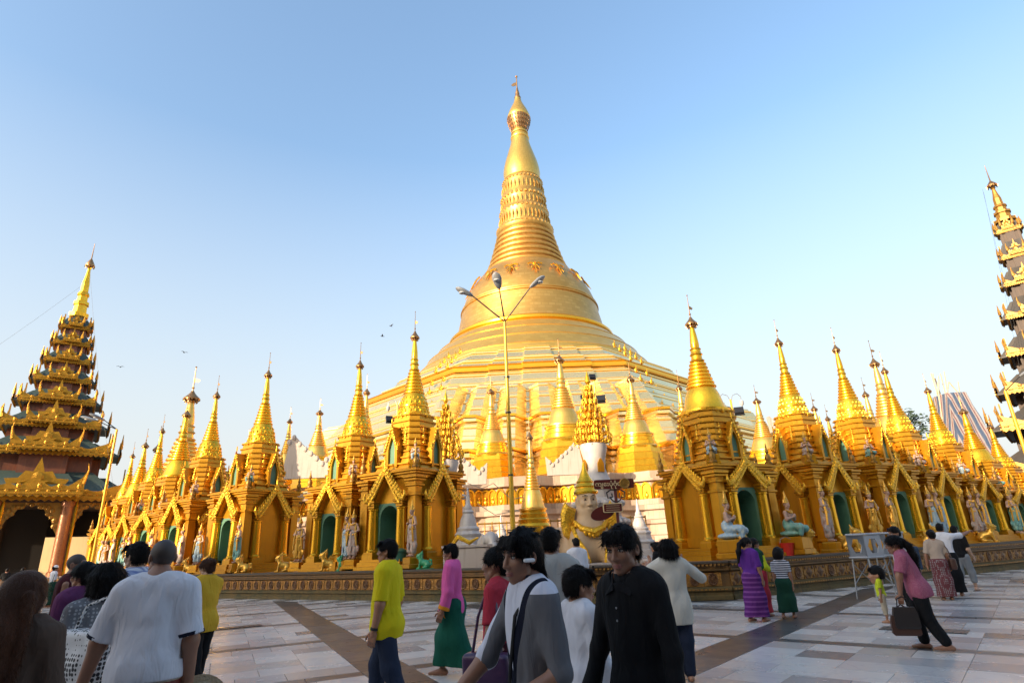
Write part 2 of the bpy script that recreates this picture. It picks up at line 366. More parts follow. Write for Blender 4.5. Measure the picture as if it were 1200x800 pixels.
for i, (c, a, b, ang, mt) in enumerate(tiles):
    dz = random.Random(i).uniform(-0.0012, 0.0012)
    if i in top:
        key = (round(a, 2), round(b, 2), mt)
        if key not in TM:
            q = MB(); q.box((0, 0, 0), (a, b, 0.03), bev=0.002); TM[key] = q.mesh('tile', mt)
        o = put('tile', TM[key], floor, (c.x, c.y, -0.015 + dz), ang)
    else:
        q = rest.setdefault(mt, MB()); q.box((c.x, c.y, -0.015 + dz), (a, b, 0.03), rz=ang)
R_ = MB(); names = sorted(rest)
for k, mt in enumerate(names):
    R_.cur = k; R_.add(rest[mt].v, rest[mt].f)
o = R_.build('far_tiles', names, floor); o['kind'] = 'stuff'
# a row of tiles along the foot of the wall, light and dark in turn
edge = MB(); edge2 = MB()
for A, D, n in ((WL0, DL, 62), (WR0, DR, 56)):
    N = NL if D is DL else NR; ang = math.atan2(D.y, D.x)
    for i in range(n):
        c = A + D * (0.45 + i * 0.8) - N * 0.42
        (edge if i % 2 else edge2).box((c.x, c.y, -0.012), (0.79, 0.62, 0.03), rz=ang)
mm = MB(); mm.add(edge.v, edge.f); mm.cur = 1; mm.add(edge2.v, edge2.f)
o = mm.build('edge_tiles', ['marble_3', 'marble_4'], floor); o['kind'] = 'stuff'
for (px, py) in ((1082, 738), (275, 735)):
    p = gnd(px, py); q = MB()
    q.box((0, 0, 0.004), (1.25, 0.42, 0.012))
    for k in range(11): q.box((-0.55 + k * 0.11, 0, 0.011), (0.03, 0.36, 0.006))
    o = q.build('drain_cover', 'granite_2', floor, loc=(p.x, p.y, 0.003)); o.rotation_euler = (0, 0, R(-42) if px > 600 else R(28))

# ---------------------------------------------------------------- platform behind the ring wall
m = MB()
pts = [WALL[0] + NL * 0.3, WALL[1] + NL * 0.35, WALL[2] + NR * 0.35, WALL[3] + NR * 0.3]
m.prism([(p.x, p.y) for p in pts] + [(70, 190), (-70, 190)], 0.0, 0.96)
tag(m.build('terrace', 'marble_5'), None, None, kind='structure')

# ---------------------------------------------------------------- ring wall with its panels
def ring_wall(A, B, label, N, name='parapet_wall', flip=False):
    d = (B - A); Ln = d.length; d.normalize(); ang = math.atan2(d.y, d.x)
    t = thing(name, label, 'wall', (A.x, A.y, 0), ang, 'low ornamental wall in front of the shrines'); t['kind'] = 'thing'
    # local x along the wall, -y towards the plaza
    sgn = 1.0
    prof_base = [(-0.10, 0.0), (-0.10, 0.10), (-0.06, 0.13), (-0.06, 0.20), (-0.12, 0.24), (-0.12, 0.30), (0.0, 0.34)]
    def sweep(name, prof, mtl, back=0.4):
        q = MB(); P = [(y, z) for y, z in prof] + [(back, prof[-1][1]), (back, prof[0][1])]
        q.loft([[(0, y, z) for y, z in P], [(Ln, y, z) for y, z in P]], True, True); return q.build(name, mtl, t, fix=True)
    sweep('base_moulding', prof_base, 'wall_moss')
    sweep('wall_core', [(0.02, 0.33), (0.02, 0.73)], 'wall_brown')
    sweep('cornice', [(0.0, 0.72), (-0.10, 0.76), (-0.10, 0.80), (-0.05, 0.82), (-0.05, 0.88), (-0.13, 0.92), (-0.13, 0.95)], 'wall_brown')
    sweep('coping', [(-0.16, 0.952), (-0.16, 0.995), (-0.12, 1.005)], 'wall_cap', 0.42)
    # beading under the coping: real studs
    st = MB(); n = int(min(Ln, 34) / 0.11)
    for i in range(n): st.box((0.06 + i * 0.11, -0.135, 0.905), (0.06, 0.03, 0.045))
    for i in range(n): st.box((0.06 + i * 0.11, -0.115, 0.27), (0.07, 0.03, 0.04))
    o = st.build('beading', 'wall_panel', t); o['kind'] = 'stuff'
    return t, Ln
pq = MB(); pq.box((0, 0, 0), (0.47, 0.04, 0.36), bev=0.008); PANEL = pq.mesh('panel', 'wall_panel')
rq = MB()
for k, (r0, zz) in enumerate(((0.165, 0.0), (0.16, 0.022), (0.12, 0.03), (0.115, 0.012))): pass
prof = [(0.0, -0.02), (0.15, -0.02), (0.15, 0.014), (0.13, 0.026), (0.11, 0.020), (0.10, 0.006), (0.05, 0.010), (0.035, 0.026), (0.0, 0.030)]
for j in range(len(prof) - 1):
    a, b = prof[j], prof[j + 1]; seg = 18
    ra = [(a[0] * 0.92 * math.cos(2 * math.pi * i / seg), -a[1], a[0] * 1.12 * math.sin(2 * math.pi * i / seg)) for i in range(seg)]
    rb = [(b[0] * 0.92 * math.cos(2 * math.pi * i / seg), -b[1], b[0] * 1.12 * math.sin(2 * math.pi * i / seg)) for i in range(seg)]
    rq.loft([ra, rb])
for k in range(8):
    t_ = 2 * math.pi * k / 8
    rq.ball((0.075 * math.cos(t_), -0.014, 0.085 * math.sin(t_)), (0.022, 0.016, 0.022), 6, 4)
ROS = rq.mesh('rosette', 'wall_rosette', smooth=True)
dq = MB()
dq.add([(0, -0.035, 0), (-0.15, -0.004, 0), (0, -0.004, -0.16), (0.15, -0.004, 0), (0, -0.004, 0.16)], [(0, 1, 2), (0, 2, 3), (0, 3, 4), (0, 4, 1)])
for s_ in (-1, 1):
    for e_ in (-1, 1): dq.ball((s_ * 0.16, -0.008, e_ * 0.12), (0.05, 0.02, 0.045), 6, 4)
LOZ = dq.mesh('lozenge', 'wall_rosette')
def dress(t, Ln, kinds, nmax):
    n = int(Ln / 0.5)
    for i in range(min(n, nmax)):
        x = 0.27 + i * 0.5
        p = put('panel', PANEL, t, (x, 0.015, 0.53))
        put('rosette' if kinds(i) else 'lozenge', ROS if kinds(i) else LOZ, p, (0, -0.022, 0))
t, Ln = ring_wall(WL0 + DL * 56, WL0, 'long brown moulded wall with oval rosette panels below the left row of shrines', NL)
# panels are counted from the near (corner) end of this run
n = int(34 / 0.5)
for i in range(n):
    p = put('panel', PANEL, t, (Ln - 0.27 - i * 0.5, 0.015, 0.53)); put('rosette', ROS, p, (0, -0.022, 0))
t, Ln = ring_wall(WL0, WR0, 'short gilded brown wall section in front of the human-headed lion', Vector((0, 1)))
dress(t, Ln, lambda i: True, 60)
t, Ln = ring_wall(WR0, WR0 + DR * 50, 'stained brown wall with lozenge panels below the right row of shrines', NR)
dress(t, Ln, lambda i: i % 3 == 2, 64)

# ================================================================ the great stupa
AX = Vector((3.6, 104.0))
def octo(a, dep, flat=0.36, npl=7, diag=True):
    """outline of a terrace: octagon of apothem a; the four sides that face the axes are folded into npl pleats of depth dep"""
    pts = []; hs = a * math.tan(math.pi / 8)
    for k in range(8):
        t = -math.pi / 2 + k * math.pi / 4; nx, ny = math.cos(t), math.sin(t); tx, ty = -ny, nx
        def P(u, o): return (nx * (a + o) + tx * u, ny * (a + o) + ty * u)
        if k % 2 == 0:
            w_ = 2 * hs / npl
            for i in range(npl):
                u0 = -hs + i * w_
                rise = (1 - flat) / 2 * w_ * 0.9
                pts += [P(u0 + 0.05 * w_, 0), P(u0 + 0.05 * w_ + rise, dep), P(u0 + 0.95 * w_ - rise, dep), P(u0 + 0.95 * w_, 0)]
        else:
            for f in (0.06, 0.35, 0.65, 0.94): pts.append(P(-hs + 2 * hs * f, 0))
    return pts
def shallow(a, stp, n=5):
    """octagon whose axis sides step forward in n shallow blocks towards the middle"""
    pts = []; hs = a * math.tan(math.pi / 8)
    for k in range(8):
        t = -math.pi / 2 + k * math.pi / 4; nx, ny = math.cos(t), math.sin(t); tx, ty = -ny, nx
        def P(u, o): return (nx * (a + o) + tx * u, ny * (a + o) + ty * u)
        if k % 2 == 0:
            w_ = 2 * hs / n
            for i in range(n):
                o = stp * (min(i, n - 1 - i)); pts += [P(-hs + i * w_ + 0.02, o), P(-hs + (i + 1) * w_ - 0.02, o)]
        else:
            for f in (0.05, 0.35, 0.65, 0.95): pts.append(P(-hs + 2 * hs * f, 0))
    return pts
def courses(a0, z0, a1, z1, n, lip=0.16):
    """stepped mouldings from (a0,z0) up to (a1,z1): each course a face, a small lip and a ledge"""
    pr = []; rn = random.Random(int(a0 * 10)); wt = []
    for i in range(n): wt += [rn.uniform(1.3, 2.2), rn.uniform(.35, .6), rn.uniform(.5, .9)]
    tot = sum(wt); acc = 0
    for i, w_ in enumerate(wt):
        f0 = acc / tot; acc += w_; f1 = acc / tot
        a = a0 + (a1 - a0) * f0; b = a0 + (a1 - a0) * f1; za = z0 + (z1 - z0) * f0; zb = z0 + (z1 - z0) * f1; h = zb - za
        lp = lip * (.25 if i % 3 == 0 else (1.0 if i % 3 == 1 else .55))
        if i % 3 == 1: pr += [(a + lp * .4, za), (a + lp, za + h * .3), (a + lp, za + h * .75), (b + lp * .3, zb)]
        else: pr += [(a, za), (a - (a - b) * .5, za + h * .8), (a - (a - b) * .5 + lp * .5, za + h * .86), (b, zb)]
    return pr
stupa = thing('great_stupa', 'immense gilded bell-shaped stupa rising in steps behind the shrines', 'stupa', (AX.x, AX.y, 0))
def tier(name, prof, outline, mtl, parent=stupa, smooth=False, label=None):
    q = MB(); q.loft([[(x, y, z) for x, y in outline(a)] for a, z in prof], False, True)
    o = q.build(name, mtl, parent, smooth=smooth)
    if label: o['label'] = label
    return o
# white plinth with the gilded arcade
def pl_out(a): return octo(a, 1.1, 0.5, 6)
plinth = tier('plinth', [(53, 0.9), (53, 1.5), (52.6, 1.55), (52.6, 2.0), (51.8, 2.1), (51.8, 2.9), (52.1, 3.0), (52.1, 3.3), (50.6, 3.4), (50.6, 4.1), (51.0, 4.2), (51.0, 4.6), (49.6, 4.7), (49.6, 5.15), (48.7, 5.2), (48.3, 5.2), (48.3, 6.75), (48.9, 6.8), (48.9, 7.0), (48.4, 7.05), (48.4, 7.7), (48.0, 7.75), (47.6, 7.75), (47.6, 7.4), (40, 7.4)], pl_out, 'plinth_stone', label='pale stained stone plinth with a row of gilded niches')
nm = MB(); seg = 10
nm.cur = 1
def archpts(w_, h, sp, n=10): return [(-w_ / 2, 0)] + [(-w_ / 2 * math.cos(math.pi * i / n), sp + (h - sp) * math.sin(math.pi * i / n)) for i in range(n + 1)] + [(w_ / 2, 0)]
for (wd, hg, d0, d1) in ((0.98, 1.46, -0.16, -0.02),):
    ap = archpts(wd, hg, 0.85); bp = archpts(wd - 0.22, hg - 0.14, 0.82)
    nm.cur = 0
    nm.loft([[(x, 0, z) for x, z in ap], [(x, -0.18, z) for x, z in ap], [(x, -0.18, z) for x, z in bp], [(x, -0.05, z) for x, z in bp]], False, False, closed=False)
    nm.cur = 1
    nm.add([(x, -0.05, z) for x, z in bp], [tuple(range(len(bp)))])
    nm.cur = 0
    nm.ball((0, -0.09, 0.28), (0.18, 0.08, 0.26), 8, 5); nm.ball((0, -0.1, 0.66), (0.09, 0.08, 0.13), 8, 5)
NICHE = nm.mesh('gilded_niche', ['gold_bright', 'gold_paint'], smooth=True, fix=True)
outl = pl_out(48.3); cnt = 0
for i in range(len(outl)):
    a, b = Vector(outl[i]), Vector(outl[(i + 1) % len(outl)])
    mid = (a + b) / 2
    if mid.y > -10 or abs(mid.x) > 46: continue
    ln = (b - a).length; d = (b - a) / ln; nrm = Vector((d.y, -d.x)); k = max(1, round(ln / 1.0))
    for j in range(k):
        p = a + d * ((j + 0.5) * ln / k)
        wp = proj((p.x + AX.x, p.y + AX.y, 6))
        if not wp or wp[0] < 330 or wp[0] > 800: continue
        put('gilded_niche', NICHE, plinth, (p.x, p.y, 5.24), math.atan2(d.y, d.x)); cnt += 1
# pleated terraces
tier('terrace_tier', courses(40.2, 7.4, 39.0, 10.6, 2) + [(39.6, 10.7), (39.6, 11.1), (38.8, 11.2)], lambda a: octo(a, 2.7), 'terrace_gold', label='lowest pleated gold terrace')
tier('terrace_cornice', [(38.9, 11.1), (39.9, 11.25), (39.9, 11.55), (38.4, 11.75), (38.2, 11.8)], lambda a: octo(a, 2.7), 'cornice_gold')
tier('terrace_tier', courses(38.0, 11.7, 36.4, 15.0, 2) + [(36.9, 15.1), (36.9, 15.4), (35.8, 15.5)], lambda a: octo(a, 2.7), 'terrace_gold')
tier('terrace_cornice', [(36.0, 15.4), (37.0, 15.5), (37.0, 15.8), (35.6, 16.0), (35.4, 16.05)], lambda a: octo(a, 2.7), 'cornice_gold')
tier('terrace_tier', courses(35.2, 15.9, 31.2, 20.9, 3) + [(29.0, 20.95)], lambda a: octo(a, 2.5), 'terrace_gold')
# octagonal terraces
tier('octagonal_terrace', courses(30.6, 20.7, 27.8, 24.2, 2, 0.3) + [(27.4, 24.3)], lambda a: shallow(a, 0.45), 'terrace_gold')
tier('terrace_cornice', [(27.4, 24.1), (28.5, 24.3), (28.5, 24.75), (28.0, 24.8), (28.2, 25.1), (26.5, 25.3)], lambda a: shallow(a, 0.45), 'cornice_gold')
tier('octagonal_terrace', courses(26.8, 25.0, 24.2, 27.2, 1, 0.5) + courses(24.0, 27.2, 21.6, 29.4, 1, 0.5) + [(19, 29.5)], lambda a: shallow(a, 0.6), 'terrace_gold')
# circular bands
q = MB(); pr = []
zz = [29.0, 31.0, 33.2, 35.2, 36.9]; rr = [21.9, 20.8, 18.9, 17.0, 15.0]
for a, b, c_, d in zip(zz[:-1], zz[1:], rr[:-1], rr[1:]): pr += [(c_, a), (c_ * 0.35 + d * 0.65, a + (b - a) * 0.8), (c_ * 0.35 + d * 0.65 + 0.05, a + (b - a) * 0.84), (d + 0.04, b - 0.04)]
q.lathe(pr, 128); q.build('circular_band', 'stupa_gold', stupa, smooth=True)
q = MB(); q.lathe([(14.5, 36.6), (15.2, 36.8), (15.5, 37.1), (15.5, 37.5), (15.2, 37.8), (14.7, 38.0), (14.0, 38.1)], 128); q.build('bell_rim', 'cornice_gold', stupa, smooth=True)
bell = MB()
bell.lathe([(14.35, 37.9), (14.1, 38.6), (13.75, 39.8), (13.45, 41.2), (13.2, 42.4), (13.05, 43.3), (13.25, 43.4), (13.25, 43.6), (12.98, 43.7), (13.1, 43.85), (13.1, 44.0), (12.85, 44.1), (12.5, 45.3), (12.1, 46.4), (11.6, 47.4), (10.9, 48.5), (10.1, 49.7), (9.2, 50.8), (8.5, 51.6), (8.2, 52.0)], 128)
bo = bell.build('bell', 'stupa_bell', stupa, smooth=True)
# raised leaf ornaments hanging on the bell's shoulder
lf = MB()
for (sx_, zc) in ((0, 0),):
    lf.ball((0, 0, 0), (0.42, 0.1, 0.42), 8, 4)
    for s_ in (-1, 1):
        lf.tube([(0, -0.05, 0.1), (s_ * 0.7, -0.05, 0.5), (s_ * 1.3, -0.02, 0.2), (s_ * 1.1, 0.0, -0.2)], [0.16, 0.15, 0.12, 0.05], 6)
        lf.tube([(0, -0.05, -0.2), (s_ * 0.5, -0.05, -0.8), (s_ * 0.75, -0.02, -1.5)], [0.16, 0.13, 0.04], 6)
    lf.tube([(0, -0.05, -0.3), (0, -0.08, -1.4), (0, -0.1, -2.5)], [0.2, 0.16, 0.04], 6)
    lf.tube([(0, -0.05, 0.3), (0, -0.02, 0.9)], [0.2, 0.05], 6)
LEAF = lf.mesh('leaf_ornament', 'cornice_gold', smooth=True)
for k in range(16):
    t_ = 2 * math.pi * k / 16 + 0.1
    o = put('leaf_ornament', LEAF, bo, (11.0 * math.cos(t_), 11.0 * math.sin(t_), 48.9)); o.rotation_euler = (R(-30), 0, t_ + math.pi / 2)
pr = []; n = 7; ZA, ZB = 51.7, 60.6
for i in range(n):
    z0 = ZA + (ZB - ZA) * i / n; z1 = ZA + (ZB - ZA) * (i + 1) / n
    f = lambda z: 8.15 - 2.65 * ((z - ZA) / (ZB - ZA)) ** 0.8
    h = z1 - z0
    pr += [(f(z0), z0), (f(z0) + 0.12, z0 + h * 0.10), (f(z0) + 0.16, z0 + h * 0.35), (f(z1) + 0.14, z0 + h * 0.70), (f(z1) - 0.04, z0 + h * 0.86), (f(z1) - 0.10, z1)]
q = MB(); q.lathe(pr, 96); q.build('turban_bands', 'stupa_bell', stupa, smooth=True)
lot = MB(); lot.lathe([(5.4, 60.4), (5.7, 60.8), (5.8, 61.3), (5.55, 61.6), (5.1, 62.0), (4.95, 63.6), (4.9, 64.9), (5.0, 65.4), (4.7, 65.9), (4.5, 67.0), (4.45, 68.2), (4.6, 68.8), (4.35, 69.4), (4.2, 71), (4.1, 72.2), (4.15, 72.9), (3.95, 73.4), (3.8, 73.6)], 64)
lo = lot.build('lotus_band', 'stupa_bell', stupa, smooth=True)
pet = MB()
for zc, r0, n_, s_, h_ in ((61.5, 5.6, 40, 0.30, 0.42), (65.5, 4.85, 34, 0.34, 0.42), (68.8, 4.5, 30, 0.36, 0.4), (72.9, 4.1, 34, 0.26, 0.28)):
    for k in range(n_):
        t_ = 2 * math.pi * k / n_; pet.ball((r0 * math.cos(t_), r0 * math.sin(t_), zc), (s_, s_, h_), 6, 4)
for zc, r0, n_, hh in ((63.5, 5.0, 40, 2.0), (67.2, 4.52, 34, 1.5), (71.0, 4.2, 32, 1.9)):
    for k in range(n_):
        t_ = 2 * math.pi * k / n_; pet.tube([(r0 * 1.01 * math.cos(t_), r0 * 1.01 * math.sin(t_), zc - hh / 2), (r0 * 1.03 * math.cos(t_), r0 * 1.03 * math.sin(t_), zc), (r0 * 0.98 * math.cos(t_), r0 * 0.98 * math.sin(t_), zc + hh / 2)], [0.12, 0.2, 0.1], 5)
o = pet.build('petals', 'stupa_bell', lo, smooth=True); o['kind'] = 'stuff'
q = MB(); q.lathe([(3.7, 73.3), (3.95, 73.6), (3.75, 73.8), (3.78, 74.6), (3.86, 75.6), (3.7, 77.0), (3.4, 78.4), (3.0, 79.8), (2.6, 81.2), (2.2, 82.6), (1.95, 83.7), (1.85, 84.3), (2.0, 84.5), (2.0, 84.8), (1.75, 85.0), (1.68, 85.5), (1.85, 85.7), (1.85, 86.0), (1.5, 86.3), (1.3, 88)], 64)
q.build('banana_bud', 'stupa_gold', stupa, smooth=True)
h = MB(); h.lathe([(1.2, 87.9), (1.1, 93.0)], 20); h.lathe([(1.3, 86.6), (1.6, 87.3), (2.05, 88.3), (2.4, 89.5), (2.45, 89.9), (2.25, 90.0), (1.9, 89.5), (1.4, 88.3)], 32)
ht = h.build('umbrella_crown', 'crown_metal', stupa, smooth=True)
h = MB(); h.lathe([(2.4, 90.0), (2.5, 90.4), (2.3, 91.0), (2.0, 91.9), (1.6, 92.8), (1.1, 93.9), (0.85, 94.6), (0.7, 95.4)], 32); h.build('crown_dome', 'stupa_gold', ht, smooth=True)
bell_ = MB()
for k in range(26):
    t_ = 2 * math.pi * k / 26
    for zc, r0 in ((89.9, 2.55), (89.0, 2.38), (88.1, 2.1), (87.3, 1.8)):
        bell_.box((r0 * math.cos(t_), r0 * math.sin(t_), zc - 0.3), (0.14, 0.14, 0.6), rz=t_)
o = bell_.build('hanging_bells', 'crown_metal', ht); o['kind'] = 'stuff'
h = MB(); h.lathe([(0.68, 95.3), (0.75, 95.8), (0.45, 96.4), (0.5, 96.9), (0.3, 97.8), (0.14, 98.8), (0.1, 101.6)], 12); h.ball((0, 0, 101.7), 0.28, 10, 6)
h.slab([(0, 99.3), (-0.9, 99.0), (-1.3, 99.4), (-0.8, 99.9), (0, 100.2)], 0.06, lambda u, n_, v: (u, n_, v)); h.build('vane', 'crown_metal', ht, smooth=True)
# chains of flame ornaments that climb the terraces beside the folded side
fl = MB(); fl.ball((0, 0, 0.25), (0.34, 0.28, 0.34), 7, 5); fl.ball((0, 0, 0.75), (0.22, 0.2, 0.36), 7, 5); fl.ball((0, 0, 1.2), (0.1, 0.1, 0.28), 6, 4)
for s_ in (-1, 1): fl.tube([(0, -0.1, 0.1), (s_ * 0.45, -0.1, 0.3), (s_ * 0.5, -0.05, 0.7)], [0.16, 0.14, 0.04], 6)
FLAME = fl.mesh('flame_ornament', 'cornice_gold', smooth=True)
for s_ in (-1, 1):
    for off in (1.0, 3.6):
        for a, z in ((28.4, 25.1), (27.3, 26.2), (26.2, 27.2), (25.0, 28.3), (29.3, 23.1), (30.0, 21.7), (30.8, 20.4), (32.2, 18.8), (33.6, 17.2)):
            hs = a * math.tan(math.pi / 8); ph = -math.pi / 2 + s_ * math.pi / 4; nx, ny = math.cos(ph), math.sin(ph); tx, ty = -ny, nx
            u = -s_ * (hs - off); x, y = nx * (a + 0.2) + tx * u, ny * (a + 0.2) + ty * u
            o = put('flame_ornament', FLAME, stupa, (x, y, z - .15), ph + math.pi / 2, .72)
# ================================================================ gilded shrines
def spire_parts(root, z0, r0, zt, seg=24, kind=0, mtl='gold_spire', fine=True):
    """bell, ringed cone, lotus, bud, umbrella and vane on top of a shrine or small stupa; z0 base, r0 radius, zt tip of the umbrella"""
    Hh = zt - z0
    def Z(f): return z0 + Hh * f
    q = MB()
    if kind == 0:
        q.lathe([(r0 * 1.10, Z(0)), (r0 * 1.10, Z(.015)), (r0 * 1.0, Z(.022)), (r0 * .96, Z(.06)), (r0 * .93, Z(.09)), (r0 * .98, Z(.095)), (r0 * .98, Z(.108)), (r0 * .90, Z(.115)), (r0 * .84, Z(.17)), (r0 * .74, Z(.22)), (r0 * .66, Z(.25))], seg)
    else:
        q.lathe([(r0 * 1.16, Z(0)), (r0 * 1.16, Z(.02)), (r0 * 1.0, Z(.03)), (r0 * .93, Z(.07)), (r0 * .86, Z(.12)), (r0 * .80, Z(.17)), (r0 * .72, Z(.21)), (r0 * .62, Z(.25))], seg)
    bl = q.build('bell', mtl, root, smooth=True)
    if fine and kind == 0:   # raised scroll work round the bell
        sc = MB(); n = 18
        for k in range(n):
            t_ = 2 * math.pi * k / n
            for (f, rr, sz) in ((.045, 1.0, .085), (.075, .97, .06), (.14, .90, .08), (.19, .82, .06)):
                t2 = t_ + (0.22 if f in (.075, .19) else 0)
                sc.ball((rr * .965 * r0 * math.cos(t2), rr * .965 * r0 * math.sin(t2), Z(f)), (sz * r0 * 1.0, sz * r0 * 1.0, sz * r0 * 1.6), 6, 4)
        o = sc.build('scrollwork', mtl, bl, smooth=True); o['kind'] = 'stuff'
    n = 7; pr = []
    for i in range(n):
        f0 = .25 + .27 * i / n; f1 = .25 + .27 * (i + 1) / n
        ra = r0 * (.66 - .34 * (i / n) ** .85); rb = r0 * (.66 - .34 * ((i + 1) / n) ** .85)
        pr += [(ra, Z(f0)), (ra + r0 * .05, Z(f0 * .85 + f1 * .15)), (ra + r0 * .045, Z(f0 * .55 + f1 * .45)), (rb - r0 * .01, Z(f0 * .2 + f1 * .8))]
    q = MB(); q.lathe(pr, seg); q.build('ringed_cone', mtl, root, smooth=True)
    q = MB()
    q.lathe([(r0 * .32, Z(.515)), (r0 * .36, Z(.53)), (r0 * .27, Z(.545)), (r0 * .25, Z(.58)), (r0 * .31, Z(.595)), (r0 * .25, Z(.61)), (r0 * .235, Z(.64)), (r0 * .275, Z(.652)), (r0 * .21, Z(.665))], seg)
    q.build('lotus_band', mtl, root, smooth=True)
    q = MB(); q.lathe([(r0 * .20, Z(.66)), (r0 * .215, Z(.69)), (r0 * .20, Z(.74)), (r0 * .16, Z(.81)), (r0 * .12, Z(.87)), (r0 * .10, Z(.90)), (r0 * .13, Z(.905)), (r0 * .09, Z(.915)), (r0 * .07, Z(.97))], seg)
    q.build('banana_bud', mtl, root, smooth=True)
    h = MB(); h.lathe([(r0 * .30, Z(.915)), (r0 * .31, Z(.925)), (r0 * .25, Z(.94)), (r0 * .17, Z(.958)), (r0 * .10, Z(.978)), (r0 * .05, Z(1.0))], 16)
    h.lathe([(r0 * .19, Z(.905)), (r0 * .24, Z(.895)), (r0 * .16, Z(.89)), (r0 * .10, Z(.90))], 16)
    for k in range(12):
        t_ = 2 * math.pi * k / 12; h.box((r0 * .29 * math.cos(t_), r0 * .29 * math.sin(t_), Z(.913)), (r0 * .05, r0 * .05, Hh * .016), rz=t_)
        h.box((r0 * .22 * math.cos(t_), r0 * .22 * math.sin(t_), Z(.888)), (r0 * .04, r0 * .04, Hh * .012), rz=t_)
    hc = h.build('umbrella_crown', 'crown_metal', root, smooth=True)
    v = MB(); vt = zt + Hh * .24
    v.tube([(0, 0, zt - .05), (0, 0, vt)], [r0 * .03, r0 * .014], 6); v.ball((0, 0, vt), r0 * .04, 6, 4); v.ball((0, 0, zt + Hh * .03), r0 * .06, 6, 4)
    v.slab([(0, zt + Hh * .09), (r0 * .18, zt + Hh * .085), (r0 * .26, zt + Hh * .105), (r0 * .12, zt + Hh * .12), (0, zt + Hh * .125)], 0.01, lambda u, n_, z: (u, n_, z))
    v.build('vane', 'crown_metal', hc)

def pointed(w_, sp, h, n=7):
    """pointed (ogee-ish) arch opening outline from bottom-left to bottom-right"""
    l = [(-w_ / 2, 0)]
    for i in range(n + 1):
        t = i / n; l.append((-w_ / 2 * (1 - t) ** .75 if t < 1 else 0, sp + (h - sp) * (t ** .9)))
    return l + [(-x, z) for x, z in l[-2::-1]]
def rounded(w_, sp, h, n=12): return [(-w_ / 2, 0)] + [(-w_ / 2 * math.cos(math.pi * i / n), sp + (h - sp) * math.sin(math.pi * i / n)) for i in range(n + 1)] + [(w_ / 2, 0)]

